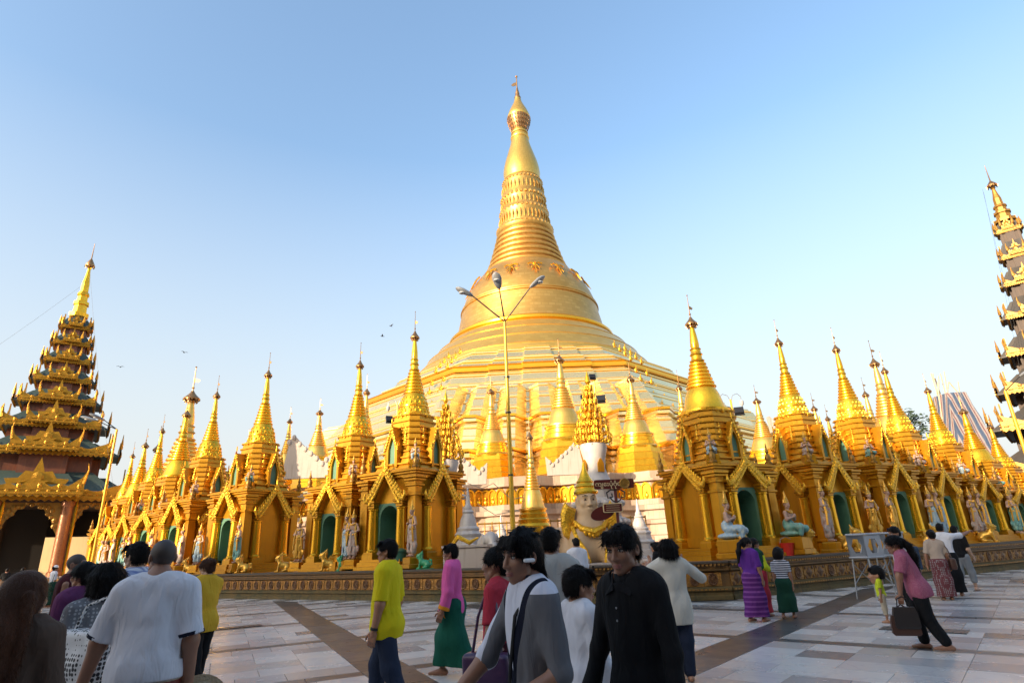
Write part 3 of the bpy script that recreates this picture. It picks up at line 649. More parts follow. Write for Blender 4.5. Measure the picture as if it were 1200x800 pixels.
def make_shrine(name, zc, zb, r0, zt, kind, half=1.18):
    """zc cornice height, zb base of the bell, r0 bell radius, zt umbrella tip (all above the platform)"""
    t = thing(name, 'gilded shrine', 'shrine')
    P = half + 0.28              # porch front plane
    pw = 0.86                    # half width of a porch
    ch = zc - 0.22               # wall top
    # plinth
    q = MB()
    for (e, z0_, z1_) in ((0.14, 0, .16), (0.06, .16, .30), (0.0, .30, .38)):
        q.box((0, 0, (z0_ + z1_) / 2), (2 * half + .3 + 2 * e, 2 * half + .3 + 2 * e, z1_ - z0_))
        for k in range(4):
            c_, s_ = math.cos(k * math.pi / 2), math.sin(k * math.pi / 2)
            q.box((s_ * half, -c_ * half, (z0_ + z1_) / 2 - .004), ((2 * pw + .16 + 2 * e) if k % 2 == 0 else (.9 + 2 * e), (.9 + 2 * e) if k % 2 == 0 else (2 * pw + .16 + 2 * e), z1_ - z0_ - .004))
    q.build('plinth', 'gold_paint', t)
    # core walls (a box with the door side opened by its own recess)
    q = MB(); hw = half
    for k in (1, 2, 3):
        c_, s_ = math.cos(k * math.pi / 2), math.sin(k * math.pi / 2)
        q.box((s_ * (hw - .1), -c_ * (hw - .1), (.38 + ch) / 2), (2 * hw if k % 2 == 0 else .2, .2 if k % 2 == 0 else 2 * hw - .42, ch - .38))
    for s_ in (-1, 1): q.box((s_ * (hw / 2 + .26), -(hw - .1), (.38 + ch) / 2), (hw - .52 + .0, .2, ch - .38))
    q.box((0, -(hw - .1), (2.15 + ch) / 2), (1.06, .2, ch - 2.15))
    q.build('wall', 'gold_paint', t)
    # corner pilasters
    pq_ = MB(); 
    pq_.box((0, 0, (.38 + ch) / 2), (.34, .34, ch - .38), bev=.03)
    for z_, e in ((.46, .05), (ch - .62, .05), (ch - .30, .07), (ch - .12, .10), (ch - .02, .14)): pq_.box((0, 0, z_), (.34 + 2 * e, .34 + 2 * e, .09), bev=.02)
    PM = pq_.mesh('pilaster', 'gold_paint')
    for a in (-1, 1):
        for b in (-1, 1): put('pilaster', PM, t, (a * (hw - .02), b * (hw - .02), 0))
    # columns
    cq = MB(); cb = .60; ct = 2.12
    cq.lathe([(.235, cb), (.235, cb + .06), (.20, cb + .1), (.188, cb + .5), (.172, ct - .12), (.20, ct - .1), (.20, ct - .06), (.18, ct - .04)], 16)
    CM = cq.mesh('column', 'gold_bright', smooth=True)
    bq = MB(); bq.box((0, 0, .36), (.50, .50, .40), bev=.02); bq.box((0, 0, .58), (.44, .44, .06)); BM = bq.mesh('column_base', 'gold_paint')
    kq = MB(); kq.box((0, 0, ct + .02), (.30, .30, .08)); kq.box((0, 0, ct + .10), (.38, .38, .09), bev=.02); kq.box((0, 0, ct + .18), (.46, .46, .08), bev=.02); KM = kq.mesh('capital', 'gold_paint')
    # porch gable: pointed block with carved rakes
    gz = ct + .20; apex = zc + .16
    def porch_block(door):
        g = MB(); fr = lambda u, n_, z: (u, -P + .06 + n_, z)
        arch = pointed(1.02, gz + .02, apex - .34) if not door else pointed(1.02, gz + .02, apex - .34)
        arch = [(x, max(z, gz)) for x, z in arch]
        top = [(-pw - .02, gz), (-pw - .02, gz + .16)] + [(-(pw) * (1 - i / 6), gz + .16 + (apex - gz - .24) * (i / 6) ** 1.12) for i in range(1, 6)] + [(0, apex - .05)]
        outer = top + [(-x, z) for x, z in top[-2::-1]]
        m_ = len(outer); arch_r = []
        L_ = len(arch)
        for i in range(m_):
            f = i / (m_ - 1) * (L_ - 1); k0 = int(f); k1 = min(k0 + 1, L_ - 1); e = f - k0
            arch_r.append((arch[k0][0] * (1 - e) + arch[k1][0] * e, arch[k0][1] * (1 - e) + arch[k1][1] * e))
        dp = P - half + .1
        g.loft([[fr(x, 0, z) for x, z in outer], [fr(x, 0, z) for x, z in arch_r], [fr(x, dp, z) for x, z in arch_r]], False, False, closed=False)
        g.loft([[fr(x, 0, z) for x, z in outer], [fr(x, dp, z) for x, z in outer]], False, False, closed=False)
        return g.mesh('gable', 'gold_paint', fix=True)
    GM = porch_block(True)
    # carved strips along both rakes, with curled ends and a flame at the apex
    cv = MB(); fr = lambda u, n_, z: (u, -P + .02 + n_, z)
    for s_ in (-1, 1):
        pts = [(-(pw + .06) * (1 - i / 10) * s_, gz + .10 + (apex - gz - .06) * (i / 10) ** 1.12) for i in range(11)]
        st = [(x, z) for x, z in pts] + [(x * .78, z - .25) for x, z in pts[::-1]]
        if s_ < 0: st = st[::-1]
        cv.slab(st, .06, lambda u, n_, z: fr(u, n_ - .05, z))
        for i in range(1, 20):
            f = i / 20; x = -(pw - .02) * (1 - f) * s_; z = gz + .02 + (apex - gz - .04) * f ** 1.12
            rr_ = .085 if i % 2 else .06
            cv.ball((x * .99, -P - .04, z - (.03 if i % 2 else -.045)), (rr_, .05, rr_ * 1.2), 6, 4); cv.ball((x * .90, -P - .03, z - .15), (.06, .045, .07), 6, 4)
            if i % 2 == 0: cv.ball((x * 1.05, -P - .02, z + .13), (.04, .03, .085), 5, 4)
        x0 = -(pw + .02) * s_
        cv.tube([(x0 * .86, -P - .03, gz + .08), (x0 * 1.02, -P - .03, gz + .02), (x0 * 1.12, -P - .03, gz + .14), (x0 * 1.08, -P - .02, gz + .30)], [.08, .085, .06, .02], 6)
    cv.ball((0, -P - .02, apex + .02), (.09, .06, .12), 7, 5); cv.ball((0, -P - .01, apex + .20), (.05, .04, .15), 6, 5); cv.ball((0, -P, apex + .40), (.02, .02, .12), 5, 4)
    VM = cv.mesh('gable_carving', 'gold_carved', smooth=True)
    bk = MB(); bk.box((0, -half + .002, (.40 + gz) / 2), (1.12, .02, gz - .40)); bk.box((0, -half - .04, .55), (1.10, .10, .30)); 
    PANELM = bk.mesh('blind_panel', 'gold_paint')
    # green arched doorway with a real recess
    dr = MB(); op = rounded(.86, 1.35, 1.78); fr2 = lambda u, n_, z: (u, -half - .02 + n_, z + .38)
    big = [(-.53, 0), (-.53, 1.0)] + [(-.53 + 1.06 * i / 11, 1.86) for i in range(11)] + [(.53, 1.86), (.53, 1.0), (.53, 0)]
    big = [(-.53, 0)] + [(-.53, 1.2)] + [(-.53 + 1.06 * i / (len(op) - 5), 1.86) for i in range(len(op) - 4)] + [(.53, 1.2), (.53, 0)]
    dr.loft([[fr2(x, 0, z) for x, z in big], [fr2(x, 0, z) for x, z in op], [fr2(x, .95, z) for x, z in op]], False, False, closed=False)
    dr.add([fr2(x, .95, z) for x, z in op], [tuple(range(len(op)))])
    dr.add([fr2(-.43, 0, .0), fr2(.43, 0, .0), fr2(.43, .95, 0.0), fr2(-.43, .95, 0.0)], [(0, 1, 2, 3)])
    DM = dr.mesh('doorway', 'green_niche', fix=True)
    for k in range(4):
        e = put('porch', GM, t, (0, 0, 0), k * math.pi / 2)
        put('gable_carving', VM, e)
        for s_ in (-1, 1):
            c = put('column', CM, e, (s_ * .68, -P + .17, 0)); put('column_base', BM, c); put('capital', KM, c)
            e_ = c
        put('doorway' if k == 0 else 'blind_panel', DM if k == 0 else PANELM, e)
    # flatten the third level: capitals and bases were given to the columns of a porch -> keep three levels only
    # cornice
    q = MB()
    for z_, e, hh in ((ch + .05, .10, .10), (ch + .14, .18, .08), (ch + .215, .26, .07), (ch + .275, .20, .05)): q.box((0, 0, z_), (2 * hw + 2 * e, 2 * hw + 2 * e, hh), bev=.015)
    q.build('cornice', 'gold_paint', t)
    # attic: receding chamfered stages
    q = MB(); z1 = zc + .1; n = 9; rad = lambda f: (hw * .98) * (1 - f) + r0 * 1.06 * f; rings = []
    def chamf(r, k=.30): 
        c = r * k; return [(-r + c, -r), (r - c, -r), (r, -r + c), (r, r - c), (r - c, r), (-r + c, r), (-r, r - c), (-r, -r + c)]
    for i in range(n):
        f0, f1 = i / n, (i + 1) / n; ra, rb = rad(f0 ** .55), rad(f1 ** .55); za = z1 + (zb - z1) * f0; zz_ = z1 + (zb - z1) * f1; h_ = zz_ - za
        for (r_, z_) in ((ra, za), (ra - (ra - rb) * .5, za + h_ * .7), (ra - (ra - rb) * .4 + .06, za + h_ * .74), (ra - (ra - rb) * .4 + .06, za + h_ * .96)):
            rings.append([(x, y, z_) for x, y in chamf(r_, .30 + .12 * f0)])
    q.loft(rings, True, True); at_ = q.build('attic', 'gold_paint', t)
    # small dormers with green openings
    dz = z1 + .10; dh = (zb - z1) * .60; yy = hw * 1.0
    dm = MB(); op = pointed(.34, dh * .5, dh * .86)
    top = [(-.28, 0), (-.28, dh * .55)] + [(-.28 * (1 - i / 5), dh * .55 + dh * .62 * (i / 5) ** 1.1) for i in range(1, 6)]
    outer = top + [(-x, z) for x, z in top[-2::-1]]
    opr = []
    for i in range(len(outer)):
        f = i / (len(outer) - 1) * (len(op) - 1); k0 = int(f); k1 = min(k0 + 1, len(op) - 1); e = f - k0
        opr.append((op[k0][0] * (1 - e) + op[k1][0] * e, op[k0][1] * (1 - e) + op[k1][1] * e))
    f3 = lambda u, n_, z: (u, -yy + n_, dz + z)
    dm.loft([[f3(x, 0, z) for x, z in outer], [f3(x, 0, z) for x, z in opr], [f3(x, .25, z) for x, z in opr]], closed=False)
    dm.loft([[f3(x, 0, z) for x, z in outer], [f3(x, .5, z) for x, z in outer]], closed=False)
    DMM = dm.mesh('dormer', 'gold_paint', fix=True)
    gm = MB(); gm.add([f3(x, .1, z) for x, z in op], [tuple(range(len(op)))]); GMM = gm.mesh('dormer_opening', 'green_niche')
    cv = MB()
    for s_ in (-1, 1):
        for i in range(9):
            f = i / 8; cv.ball((-s_ * .30 * (1 - f), -yy - .02, dz + dh * .5 + dh * .66 * f ** 1.1 + .02), (.05, .04, .065), 6, 4)
        cv.ball((s_ * .33, -yy - .02, dz + dh * .62), (.035, .03, .09), 5, 4)
    cv.ball((0, -yy, dz + dh * 1.3), (.03, .03, .16), 6, 4)
    CVM = cv.mesh('dormer_carving', 'gold_carved', smooth=True)
    for k in range(4):
        e = put('dormer', DMM, t, None, k * math.pi / 2); put('dormer_opening', GMM, e); put('dormer_carving', CVM, e)
    # little finials at the cornice corners
    fq = MB(); fq.lathe([(.13, 0), (.13, .06), (.08, .09), (.11, .2), (.08, .3), (.04, .36), (.07, .42), (.03, .55), (.012, .72)], 10); FM = fq.mesh('corner_finial', 'gold_old', smooth=True)
    for a in (-1, 1):
        for b in (-1, 1): put('corner_finial', FM, t, (a * (hw + .12), b * (hw + .12), zc + .08))
    # a ring of lotus petals and four miniature spires round the foot of the bell
    q = MB(); q.lathe([(.10, 0), (.10, .05), (.06, .08), (.085, .18), (.06, .27), (.03, .33), (.05, .37), (.02, .48), (.008, .62)], 8); AFM = q.mesh('attic_finial', 'gold_carved', smooth=True)
    for k in range(8):
        a = math.pi / 4 * k + math.pi / 8; r_ = rad(.42 ** .55) * 1.04; put('attic_finial', AFM, t, (r_ * math.cos(a), r_ * math.sin(a), z1 + (zb - z1) * .46))
    q = MB()
    for k in range(20):
        a = 2 * math.pi * k / 20; q.ball((r0 * 1.08 * math.cos(a), r0 * 1.08 * math.sin(a), zb - .05), (.10, .10, .10), 6, 4)
    q.build('lotus_petals', 'gold_carved', t, smooth=True)['kind'] = 'stuff'
    spire_parts(t, zb, r0, zt, 24, kind)
    return t
def flatten(root):
    """keep to thing > part > sub-part: columns become parts of the shrine itself"""
    for p in list(root.children):
        for c in list(p.children):
            if list(c.children):
                mw = p.matrix_basis @ c.matrix_basis
                c.parent = root; c.matrix_basis = mw
SH_A = make_shrine('shrine', 3.30, 5.55, 0.60, 9.15, 0); flatten(SH_A)
SH_B = make_shrine('shrine', 2.95, 5.00, 0.78, 8.85, 1); flatten(SH_B)
PLZ = 0.96
# left row: pixel of the spire tip and depth; the doorway looks out over the wall
ROW_L = []; ROW_R = []
rzL = math.atan2(-NL.y, -NL.x) + math.pi / 2; rzR = math.atan2(-NR.y, -NR.x) + math.pi / 2
def row_pos(px, py, A, D, N, off):
    d = ray(px, py); P0 = A + N * off
    # intersection of the view azimuth with the row line
    det = d.x * (-D.y) - (-D.x) * d.y
    s = (P0.x * (-D.y) + D.x * P0.y) / det
    return Vector((d.x * s, d.y * s))
specL = [(484, 540, 485, 388, 'A'), (416, 550, 425, 422, 'A'), (302, 560, 322, 433, 'A'), (240, 570, 262, 458, 'A'), (205, 580, 234, 480, 'B'), (177, 588, 207, 500, 'A'), (158, 596, 187, 517, 'B'), (144, 600, 172, 530, 'A')]
specR = [(838, 560, 799, 372, 'B'), (945, 560, 908, 396, 'A'), (1018, 570, 975, 404, 'A'), (1075, 580, 1031, 430, 'A'), (1125, 590, 1093, 453, 'A'), (1163, 595, 1130, 478, 'B'), (1192, 600, 1160, 497, 'A')]
used = set()
def place(spec, A, D, N, rz, row, words):
    for i, (bx_, by_, tx_, ty_, k) in enumerate(spec):
        p = row_pos(bx_, by_, A, D, N, 2.15); tz = at(tx_, ty_, p.y).z - PLZ
        src, base = (SH_A, 9.15) if k == 'A' else (SH_B, 8.85)
        sz = tz / base; sc = (min(max(sz, .86), 1.12),) * 2 + (sz,)
        lab = words % ORD[i]
        if k in used:
            o = dup(src, (p.x, p.y, PLZ), rz, lab, sc)
        else:
            used.add(k); o = src; o.location = (p.x, p.y, PLZ); o.rotation_euler = (0, 0, rz); o.scale = sc; o['label'] = lab
        o['group'] = 'gilded shrines in rows on the terrace'
        row.append((p, sc, k))
place(specL, WL0, DL, NL, rzL, ROW_L, 'gilded spired shrine with green doorway, %s from the corner in the left row')
place(specR, WR0, DR, NR, rzR, ROW_R, 'gilded spired shrine with green doorway, %s from the corner in the right row')

# ---------------------------------------------------------------- small stupas of the inner ring
def make_small(name, r, zt):
    t = thing(name, 'x', 'stupa'); q = MB(); rings = []
    for f, z in ((1.0, 0), (1.0, .06), (.95, .07), (.95, .12), (.89, .13), (.89, .19), (.83, .20), (.80, .26)): rings.append([(x, y, z * zt) for x, y in ngon(8, r * f * 1.05, math.pi / 8)])
    q.loft(rings, True, True); q.build('base', 'gold_spire', t)
    q = MB(); q.lathe([(r * .80, zt * .24), (r * .82, zt * .26), (r * .74, zt * .28), (r * .74, zt * .31), (r * .68, zt * .32), (r * .68, zt * .35), (r * .63, zt * .36), (r * .63, zt * .38)], 28); q.build('base_rings', 'gold_spire', t, smooth=True)
    spire_parts(t, zt * .38, r * .58, zt, 24, 1, 'stupa_gold', fine=False)
    return t
SM = make_small('small_stupa', 2.6, 12.0)
small = [(575, 455, 60.5, 'slender gold stupa on the white plinth, left of the tall lamp post', 8.0, 1.0), (655, 416, 58, 'tallest gold stupa on the white plinth, behind the lamp post', 8.0, 1.12),
         (738, 440, 58, 'gold stupa on the white plinth, right of the golden tree', 7.7, 1.05), (375, 480, 58, 'pale gold stupa between the second and third left shrines', 7.7, 1.0),
         (340, 490, 64, 'thin gold stupa just right of the third left shrine', 7.7, .8), (291, 515, 62, 'small gold stupa just left of the third left shrine', 6.0, .7),
         (430, 455, 60, 'gold stupa tip showing behind the second left shrine', 7.7, .85), (836, 460, 52, 'gold stupa tip right of the first right shrine spire', 6.0, .75), (795, 450, 60, 'gold stupa tip left of the first right shrine spire', 7.0, .8),
         (886, 466, 46, 'bulbous gold stupa between the first and second right shrines', 5.2, .95), (953, 475, 44, 'small gold stupa behind the second right shrine', 4.5, .75), (969, 487, 46, 'tiny gold stupa behind the third right shrine', 4.5, .65),
         (1013, 458, 42, 'thin gold stupa between the third and fourth right shrines', 4.5, .7), (1023, 420, 37, 'gold stupa spire close behind the fourth right shrine', 4.0, .8),
         (226, 458, 46, 'broad gold stupa towering over the fifth left shrine', 1.0, 1.25), (186, 520, 52, 'gold stupa spire at the far end of the left row', 1.0, .9)]
first = True
for (px, py, Y, lab, z0, kx) in small:
    p = at(px, py, Y); h_ = p.z - z0; s_ = h_ / 12.0; sc = (s_ ** .5 * kx,) * 2 + (s_,)
    if first:
        SM.location = (p.x, p.y, z0); SM.scale = sc; SM['label'] = lab; first = False; SM['group'] = 'small stupas behind the shrines'
    else: dup(SM, (p.x, p.y, z0), 0, lab, sc)
# ================================================================ sculpting: signed distance fields turned into one continuous mesh
V3 = lambda p: np.array(p, float)
def rotm(axis, deg): return np.array(Matrix.Rotation(R(deg), 3, axis))
class SDF:
    def __init__(s, k=0.03): s.p = []; s.k = k
    def cap(s, a, b, ra, rb=None, k=None, op=1): s.p.append(('c', V3(a), V3(b), ra, ra if rb is None else rb, s.k if k is None else k, op)); return s
    def ell(s, c, r, k=None, op=1, rot=None): s.p.append(('e', V3(c), V3(r), rot, None, s.k if k is None else k, op)); return s
    def box(s, c, h, r=0.01, k=None, op=1, rot=None): s.p.append(('b', V3(c), V3(h), rot, r, s.k if k is None else k, op)); return s
    def chain(s, pts, rs, k=None):
        for i in range(len(pts) - 1): s.cap(pts[i], pts[i + 1], rs[i], rs[i + 1], k)
        return s
    def xf(s, M, t, sc=1.0):
        """rotated and moved copy (M 3x3, t offset)"""
        o = SDF(s.k); M = np.array(M, float); t = V3(t)
        for q in s.p:
            if q[0] == 'c': o.p.append(('c', M @ q[1] * sc + t, M @ q[2] * sc + t, q[3] * sc, q[4] * sc, q[5] * sc, q[6]))
            else:
                rot = M if q[3] is None else M @ q[3]
                o.p.append((q[0], M @ q[1] * sc + t, q[2] * sc, rot, None if q[4] is None else q[4] * sc, q[5] * sc, q[6]))
        return o
    def join(s, o): s.p += o.p; return s
    def mesh(s, res, post=None, pad=0.03, grow=0.0):
        lo = np.full(3, 1e9); hi = -lo
        def bb(q):
            if q[0] == 'c': r = max(q[3], q[4]); return np.minimum(q[1], q[2]) - r, np.maximum(q[1], q[2]) + r
            r = q[2] if q[3] is None else np.full(3, np.linalg.norm(q[2]) if q[0] == 'b' else q[2].max())
            return q[1] - r, q[1] + r
        for q in s.p:
            if q[6] > 0: a, b = bb(q); lo = np.minimum(lo, a); hi = np.maximum(hi, b)
        lo = lo - grow - pad; hi = hi + grow + pad; n = np.maximum(np.ceil((hi - lo) / res).astype(int) + 1, 4)
        ax = [lo[i] + res * np.arange(n[i]) for i in range(3)]
        f = np.full(n, 0.5, np.float32)
        for q in s.p:
            a, b = bb(q); m_ = q[5] + grow + 3 * res + 0.02
            i0 = np.clip(np.floor((a - m_ - lo) / res).astype(int), 0, n - 1); i1 = np.clip(np.ceil((b + m_ - lo) / res).astype(int) + 1, 1, n)
            if (i1 <= i0).any(): continue
            sl = tuple(slice(i0[i], i1[i]) for i in range(3))
            X, Y, Z = np.meshgrid(*[ax[i][sl[i]] for i in range(3)], indexing='ij')
            if q[0] == 'c':
                d = q[2] - q[1]; L2 = max(d @ d, 1e-12)
                t = np.clip(((X - q[1][0]) * d[0] + (Y - q[1][1]) * d[1] + (Z - q[1][2]) * d[2]) / L2, 0, 1)
                v = np.sqrt((X - q[1][0] - t * d[0]) ** 2 + (Y - q[1][1] - t * d[1]) ** 2 + (Z - q[1][2] - t * d[2]) ** 2) - (q[3] + t * (q[4] - q[3]))
            else:
                x, y, z = X - q[1][0], Y - q[1][1], Z - q[1][2]
                if q[3] is not None:
                    M = q[3].T; x, y, z = M[0, 0] * x + M[0, 1] * y + M[0, 2] * z, M[1, 0] * x + M[1, 1] * y + M[1, 2] * z, M[2, 0] * x + M[2, 1] * y + M[2, 2] * z
                r = q[2]
                if q[0] == 'e':
                    k0 = np.sqrt((x / r[0]) ** 2 + (y / r[1]) ** 2 + (z / r[2]) ** 2); k1 = np.sqrt((x / r[0] ** 2) ** 2 + (y / r[1] ** 2) ** 2 + (z / r[2] ** 2) ** 2)
                    v = k0 * (k0 - 1) / np.maximum(k1, 1e-6)
                else:
                    qx, qy, qz = np.abs(x) - r[0] + q[4], np.abs(y) - r[1] + q[4], np.abs(z) - r[2] + q[4]
                    v = np.sqrt(np.maximum(qx, 0) ** 2 + np.maximum(qy, 0) ** 2 + np.maximum(qz, 0) ** 2) + np.minimum(np.maximum(qx, np.maximum(qy, qz)), 0) - q[4]
            g = f[sl]; k = max(q[5], 1e-5)
            if q[6] > 0:
                h = np.maximum(k - np.abs(g - v), 0) / k; f[sl] = np.minimum(g, v) - h * h * k * .25
            else:
                v = -v; h = np.maximum(k - np.abs(g - v), 0) / k; f[sl] = np.maximum(g, v) + h * h * k * .25
        if grow: f = f - grow
        if post is not None:
            X, Y, Z = np.meshgrid(*ax, indexing='ij'); f = post(f, X, Y, Z)
        f[0], f[-1], f[:, 0], f[:, -1], f[:, :, 0], f[:, :, -1] = .5, .5, .5, .5, .5, .5
        return surfnets(f, lo, res)
def surfnets(f, lo, h):
    n = f.shape; s = f < 0
    cnt = np.zeros(tuple(x - 1 for x in n), np.int8); acc = np.zeros(cnt.shape + (3,), np.float32); ne = np.zeros(cnt.shape, np.float32)
    def C(a, i, j, k): return a[i:n[0] - 1 + i, j:n[1] - 1 + j, k:n[2] - 1 + k]
    for i in (0, 1):
        for j in (0, 1):
            for k in (0, 1): cnt += C(s, i, j, k)
    act = (cnt > 0) & (cnt < 8)
    for ax_ in range(3):
        for a in (0, 1):
            for b in (0, 1):
                o0 = [0, 0, 0]; oth = [x for x in range(3) if x != ax_]; o0[oth[0]] = a; o0[oth[1]] = b; o1 = list(o0); o1[ax_] = 1
                fa, fb = C(f, *o0), C(f, *o1); cr_ = (fa < 0) != (fb < 0)
                t = np.where(cr_, fa / np.where(cr_, fa - fb, 1), 0)
                for d in range(3): acc[..., d] += np.where(cr_, (t if d == ax_ else o0[d]), 0)
                ne += cr_
    idx = -np.ones(cnt.shape, np.int64); ii = np.argwhere(act); idx[act] = np.arange(len(ii))
    vs = lo + h * (ii + acc[act] / np.maximum(ne[act], 1)[:, None])
    quads = []
    for ax_ in range(3):
        u, v = [(1, 2), (2, 0), (0, 1)][ax_]
        sl0 = [slice(None)] * 3; sl1 = [slice(None)] * 3; sl0[ax_] = slice(0, n[ax_] - 1); sl1[ax_] = slice(1, n[ax_])
        A, B = s[tuple(sl0)], s[tuple(sl1)]; ch = A != B
        e = np.argwhere(ch); m_ = (e[:, u] >= 1) & (e[:, v] >= 1) & (e[:, u] < n[u] - 1) & (e[:, v] < n[v] - 1); e = e[m_]
        inside = A[tuple(e.T)]
        def I(du, dv):
            g = e.copy(); g[:, u] += du; g[:, v] += dv; return idx[tuple(g.T)]
        q = np.stack([I(-1, -1), I(0, -1), I(0, 0), I(-1, 0)], 1)
        q[~inside] = q[~inside][:, ::-1]; quads.append(q)
    q = np.concatenate(quads); q = q[(q >= 0).all(1)]
    return vs, q
def np_mesh(name, parts, mats, smooth=True):
    """parts: list of (verts, quads, material index)"""
    vs = np.concatenate([p[0] for p in parts]); off = 0; fs = []; mi = []
    for p in parts: fs.append(p[1] + off); mi += [p[2]] * len(p[1]); off += len(p[0])
    fs = np.concatenate(fs) if fs else np.zeros((0, 4), int)
    me = bpy.data.meshes.new(name); me.vertices.add(len(vs)); me.vertices.foreach_set('co', vs.astype(np.float32).ravel())
    me.loops.add(4 * len(fs)); me.loops.foreach_set('vertex_index', fs.astype(np.int32).ravel())
    me.polygons.add(len(fs)); me.polygons.foreach_set('loop_start', np.arange(0, 4 * len(fs), 4, dtype=np.int32))
    try: me.polygons.foreach_set('loop_total', np.full(len(fs), 4, np.int32))
    except Exception: pass
    for m in mats: me.materials.append(MATS[m])
    me.polygons.foreach_set('material_index', np.array(mi, np.int32))
    me.update(calc_edges=True); me.validate()
    if smooth: me.polygons.foreach_set('use_smooth', [True] * len(me.polygons))
    return me
def wob(X, Y, Z, amp, sc, seed=0):
    """soft irregular folds"""
    r = np.random.RandomState(seed); o = 0
    for i in range(4):
        d = r.normal(size=3); d /= np.linalg.norm(d); d[2] *= .45
        o = o + np.sin((X * d[0] + Y * d[1] + Z * d[2]) * sc * (1 + .6 * i) + r.uniform(0, 6)) / (1 + .6 * i)
    return o * amp * .6

# ---------------------------------------------------------------- people
for nm, c in (('skin_mid', (0.37, 0.175, 0.095)), ('skin_dark', (0.29, 0.138, 0.080)), ('skin_light', (0.50, 0.30, 0.20))):
    mm_ = mat(nm, c, 0.48, 0, var=(14, 0.35, tuple(x * .78 for x in c)), bump=(140, 0.05, 'noise', 0.004))
    b_ = mm_.node_tree.nodes['Principled BSDF']; b_.inputs['Subsurface Weight'].default_value = 0.12; b_.inputs['Subsurface Radius'].default_value = (0.02, 0.008, 0.004)
mat('lip', (0.30, 0.11, 0.085), 0.4); mat('eye_white', (0.62, 0.58, 0.54), 0.2); mat('eye_dark', (0.012, 0.008, 0.006), 0.12)
mat('hair_black', (0.006, 0.005, 0.005), 0.5, 0, bump=(70, 0.9, 'hair', 0.01), spec=.12)
mat('hair_brown', (0.085, 0.034, 0.017), 0.5, 0, var=(5, .6, (0.026, 0.012, 0.008)), bump=(60, 0.9, 'hair', 0.012), spec=.15)
mat('hair_shaved', (0.05, 0.034, 0.026), 0.6, 0)
def cloth(name, c, c2=None, extra=None, fold=9, strength=.6, rough=.85): return mat(name, c, rough, 0, var=(3.5, .35, c2 or tuple(x * .8 for x in c)), bump=(fold, strength, 'fold', 0.035), extra=extra, spec=.15)

def head_sdf(fem=False):
    h = SDF(.02)
    h.ell((0, -.012, .032), (.076, .094, .088)); h.ell((0, .022, -.028), (.060, .070, .082))
    h.ell((0, .050, -.088), (.030, .030, .024)); h.cap((-.042, .02, -.068), (.0, .055, -.09), .026, .022); h.cap((.042, .02, -.068), (.0, .055, -.09), .026, .022)
    h.ell((-.042, .060, -.018), (.024, .022, .024)); h.ell((.042, .060, -.018), (.024, .022, .024))
    h.cap((-.036, .074, .034), (.036, .074, .034), .013, k=.015)
    for s_ in (-1, 1): h.ell((s_ * .032, .100, .012), (.020, .020, .011), k=.012, op=-1)
    h.cap((0, .086, .022), (0, .106, -.026), .0075, .012, k=.010); h.ell((-.012, .096, -.030), (.010, .010, .008), k=.008); h.ell((.012, .096, -.030), (.010, .010, .008), k=.008)
    h.ell((0, .090, -.058), (.024, .012, .006), k=.006); h.ell((0, .087, -.070), (.020, .013, .0075), k=.006)
    for s_ in (-1, 1): h.ell((s_ * .079, -.010, .0), (.010, .021, .032), k=.008, rot=rotm('Z', s_ * 14)); h.ell((s_ * .087, -.004, .004), (.006, .010, .018), k=.006, op=-1)
    return h
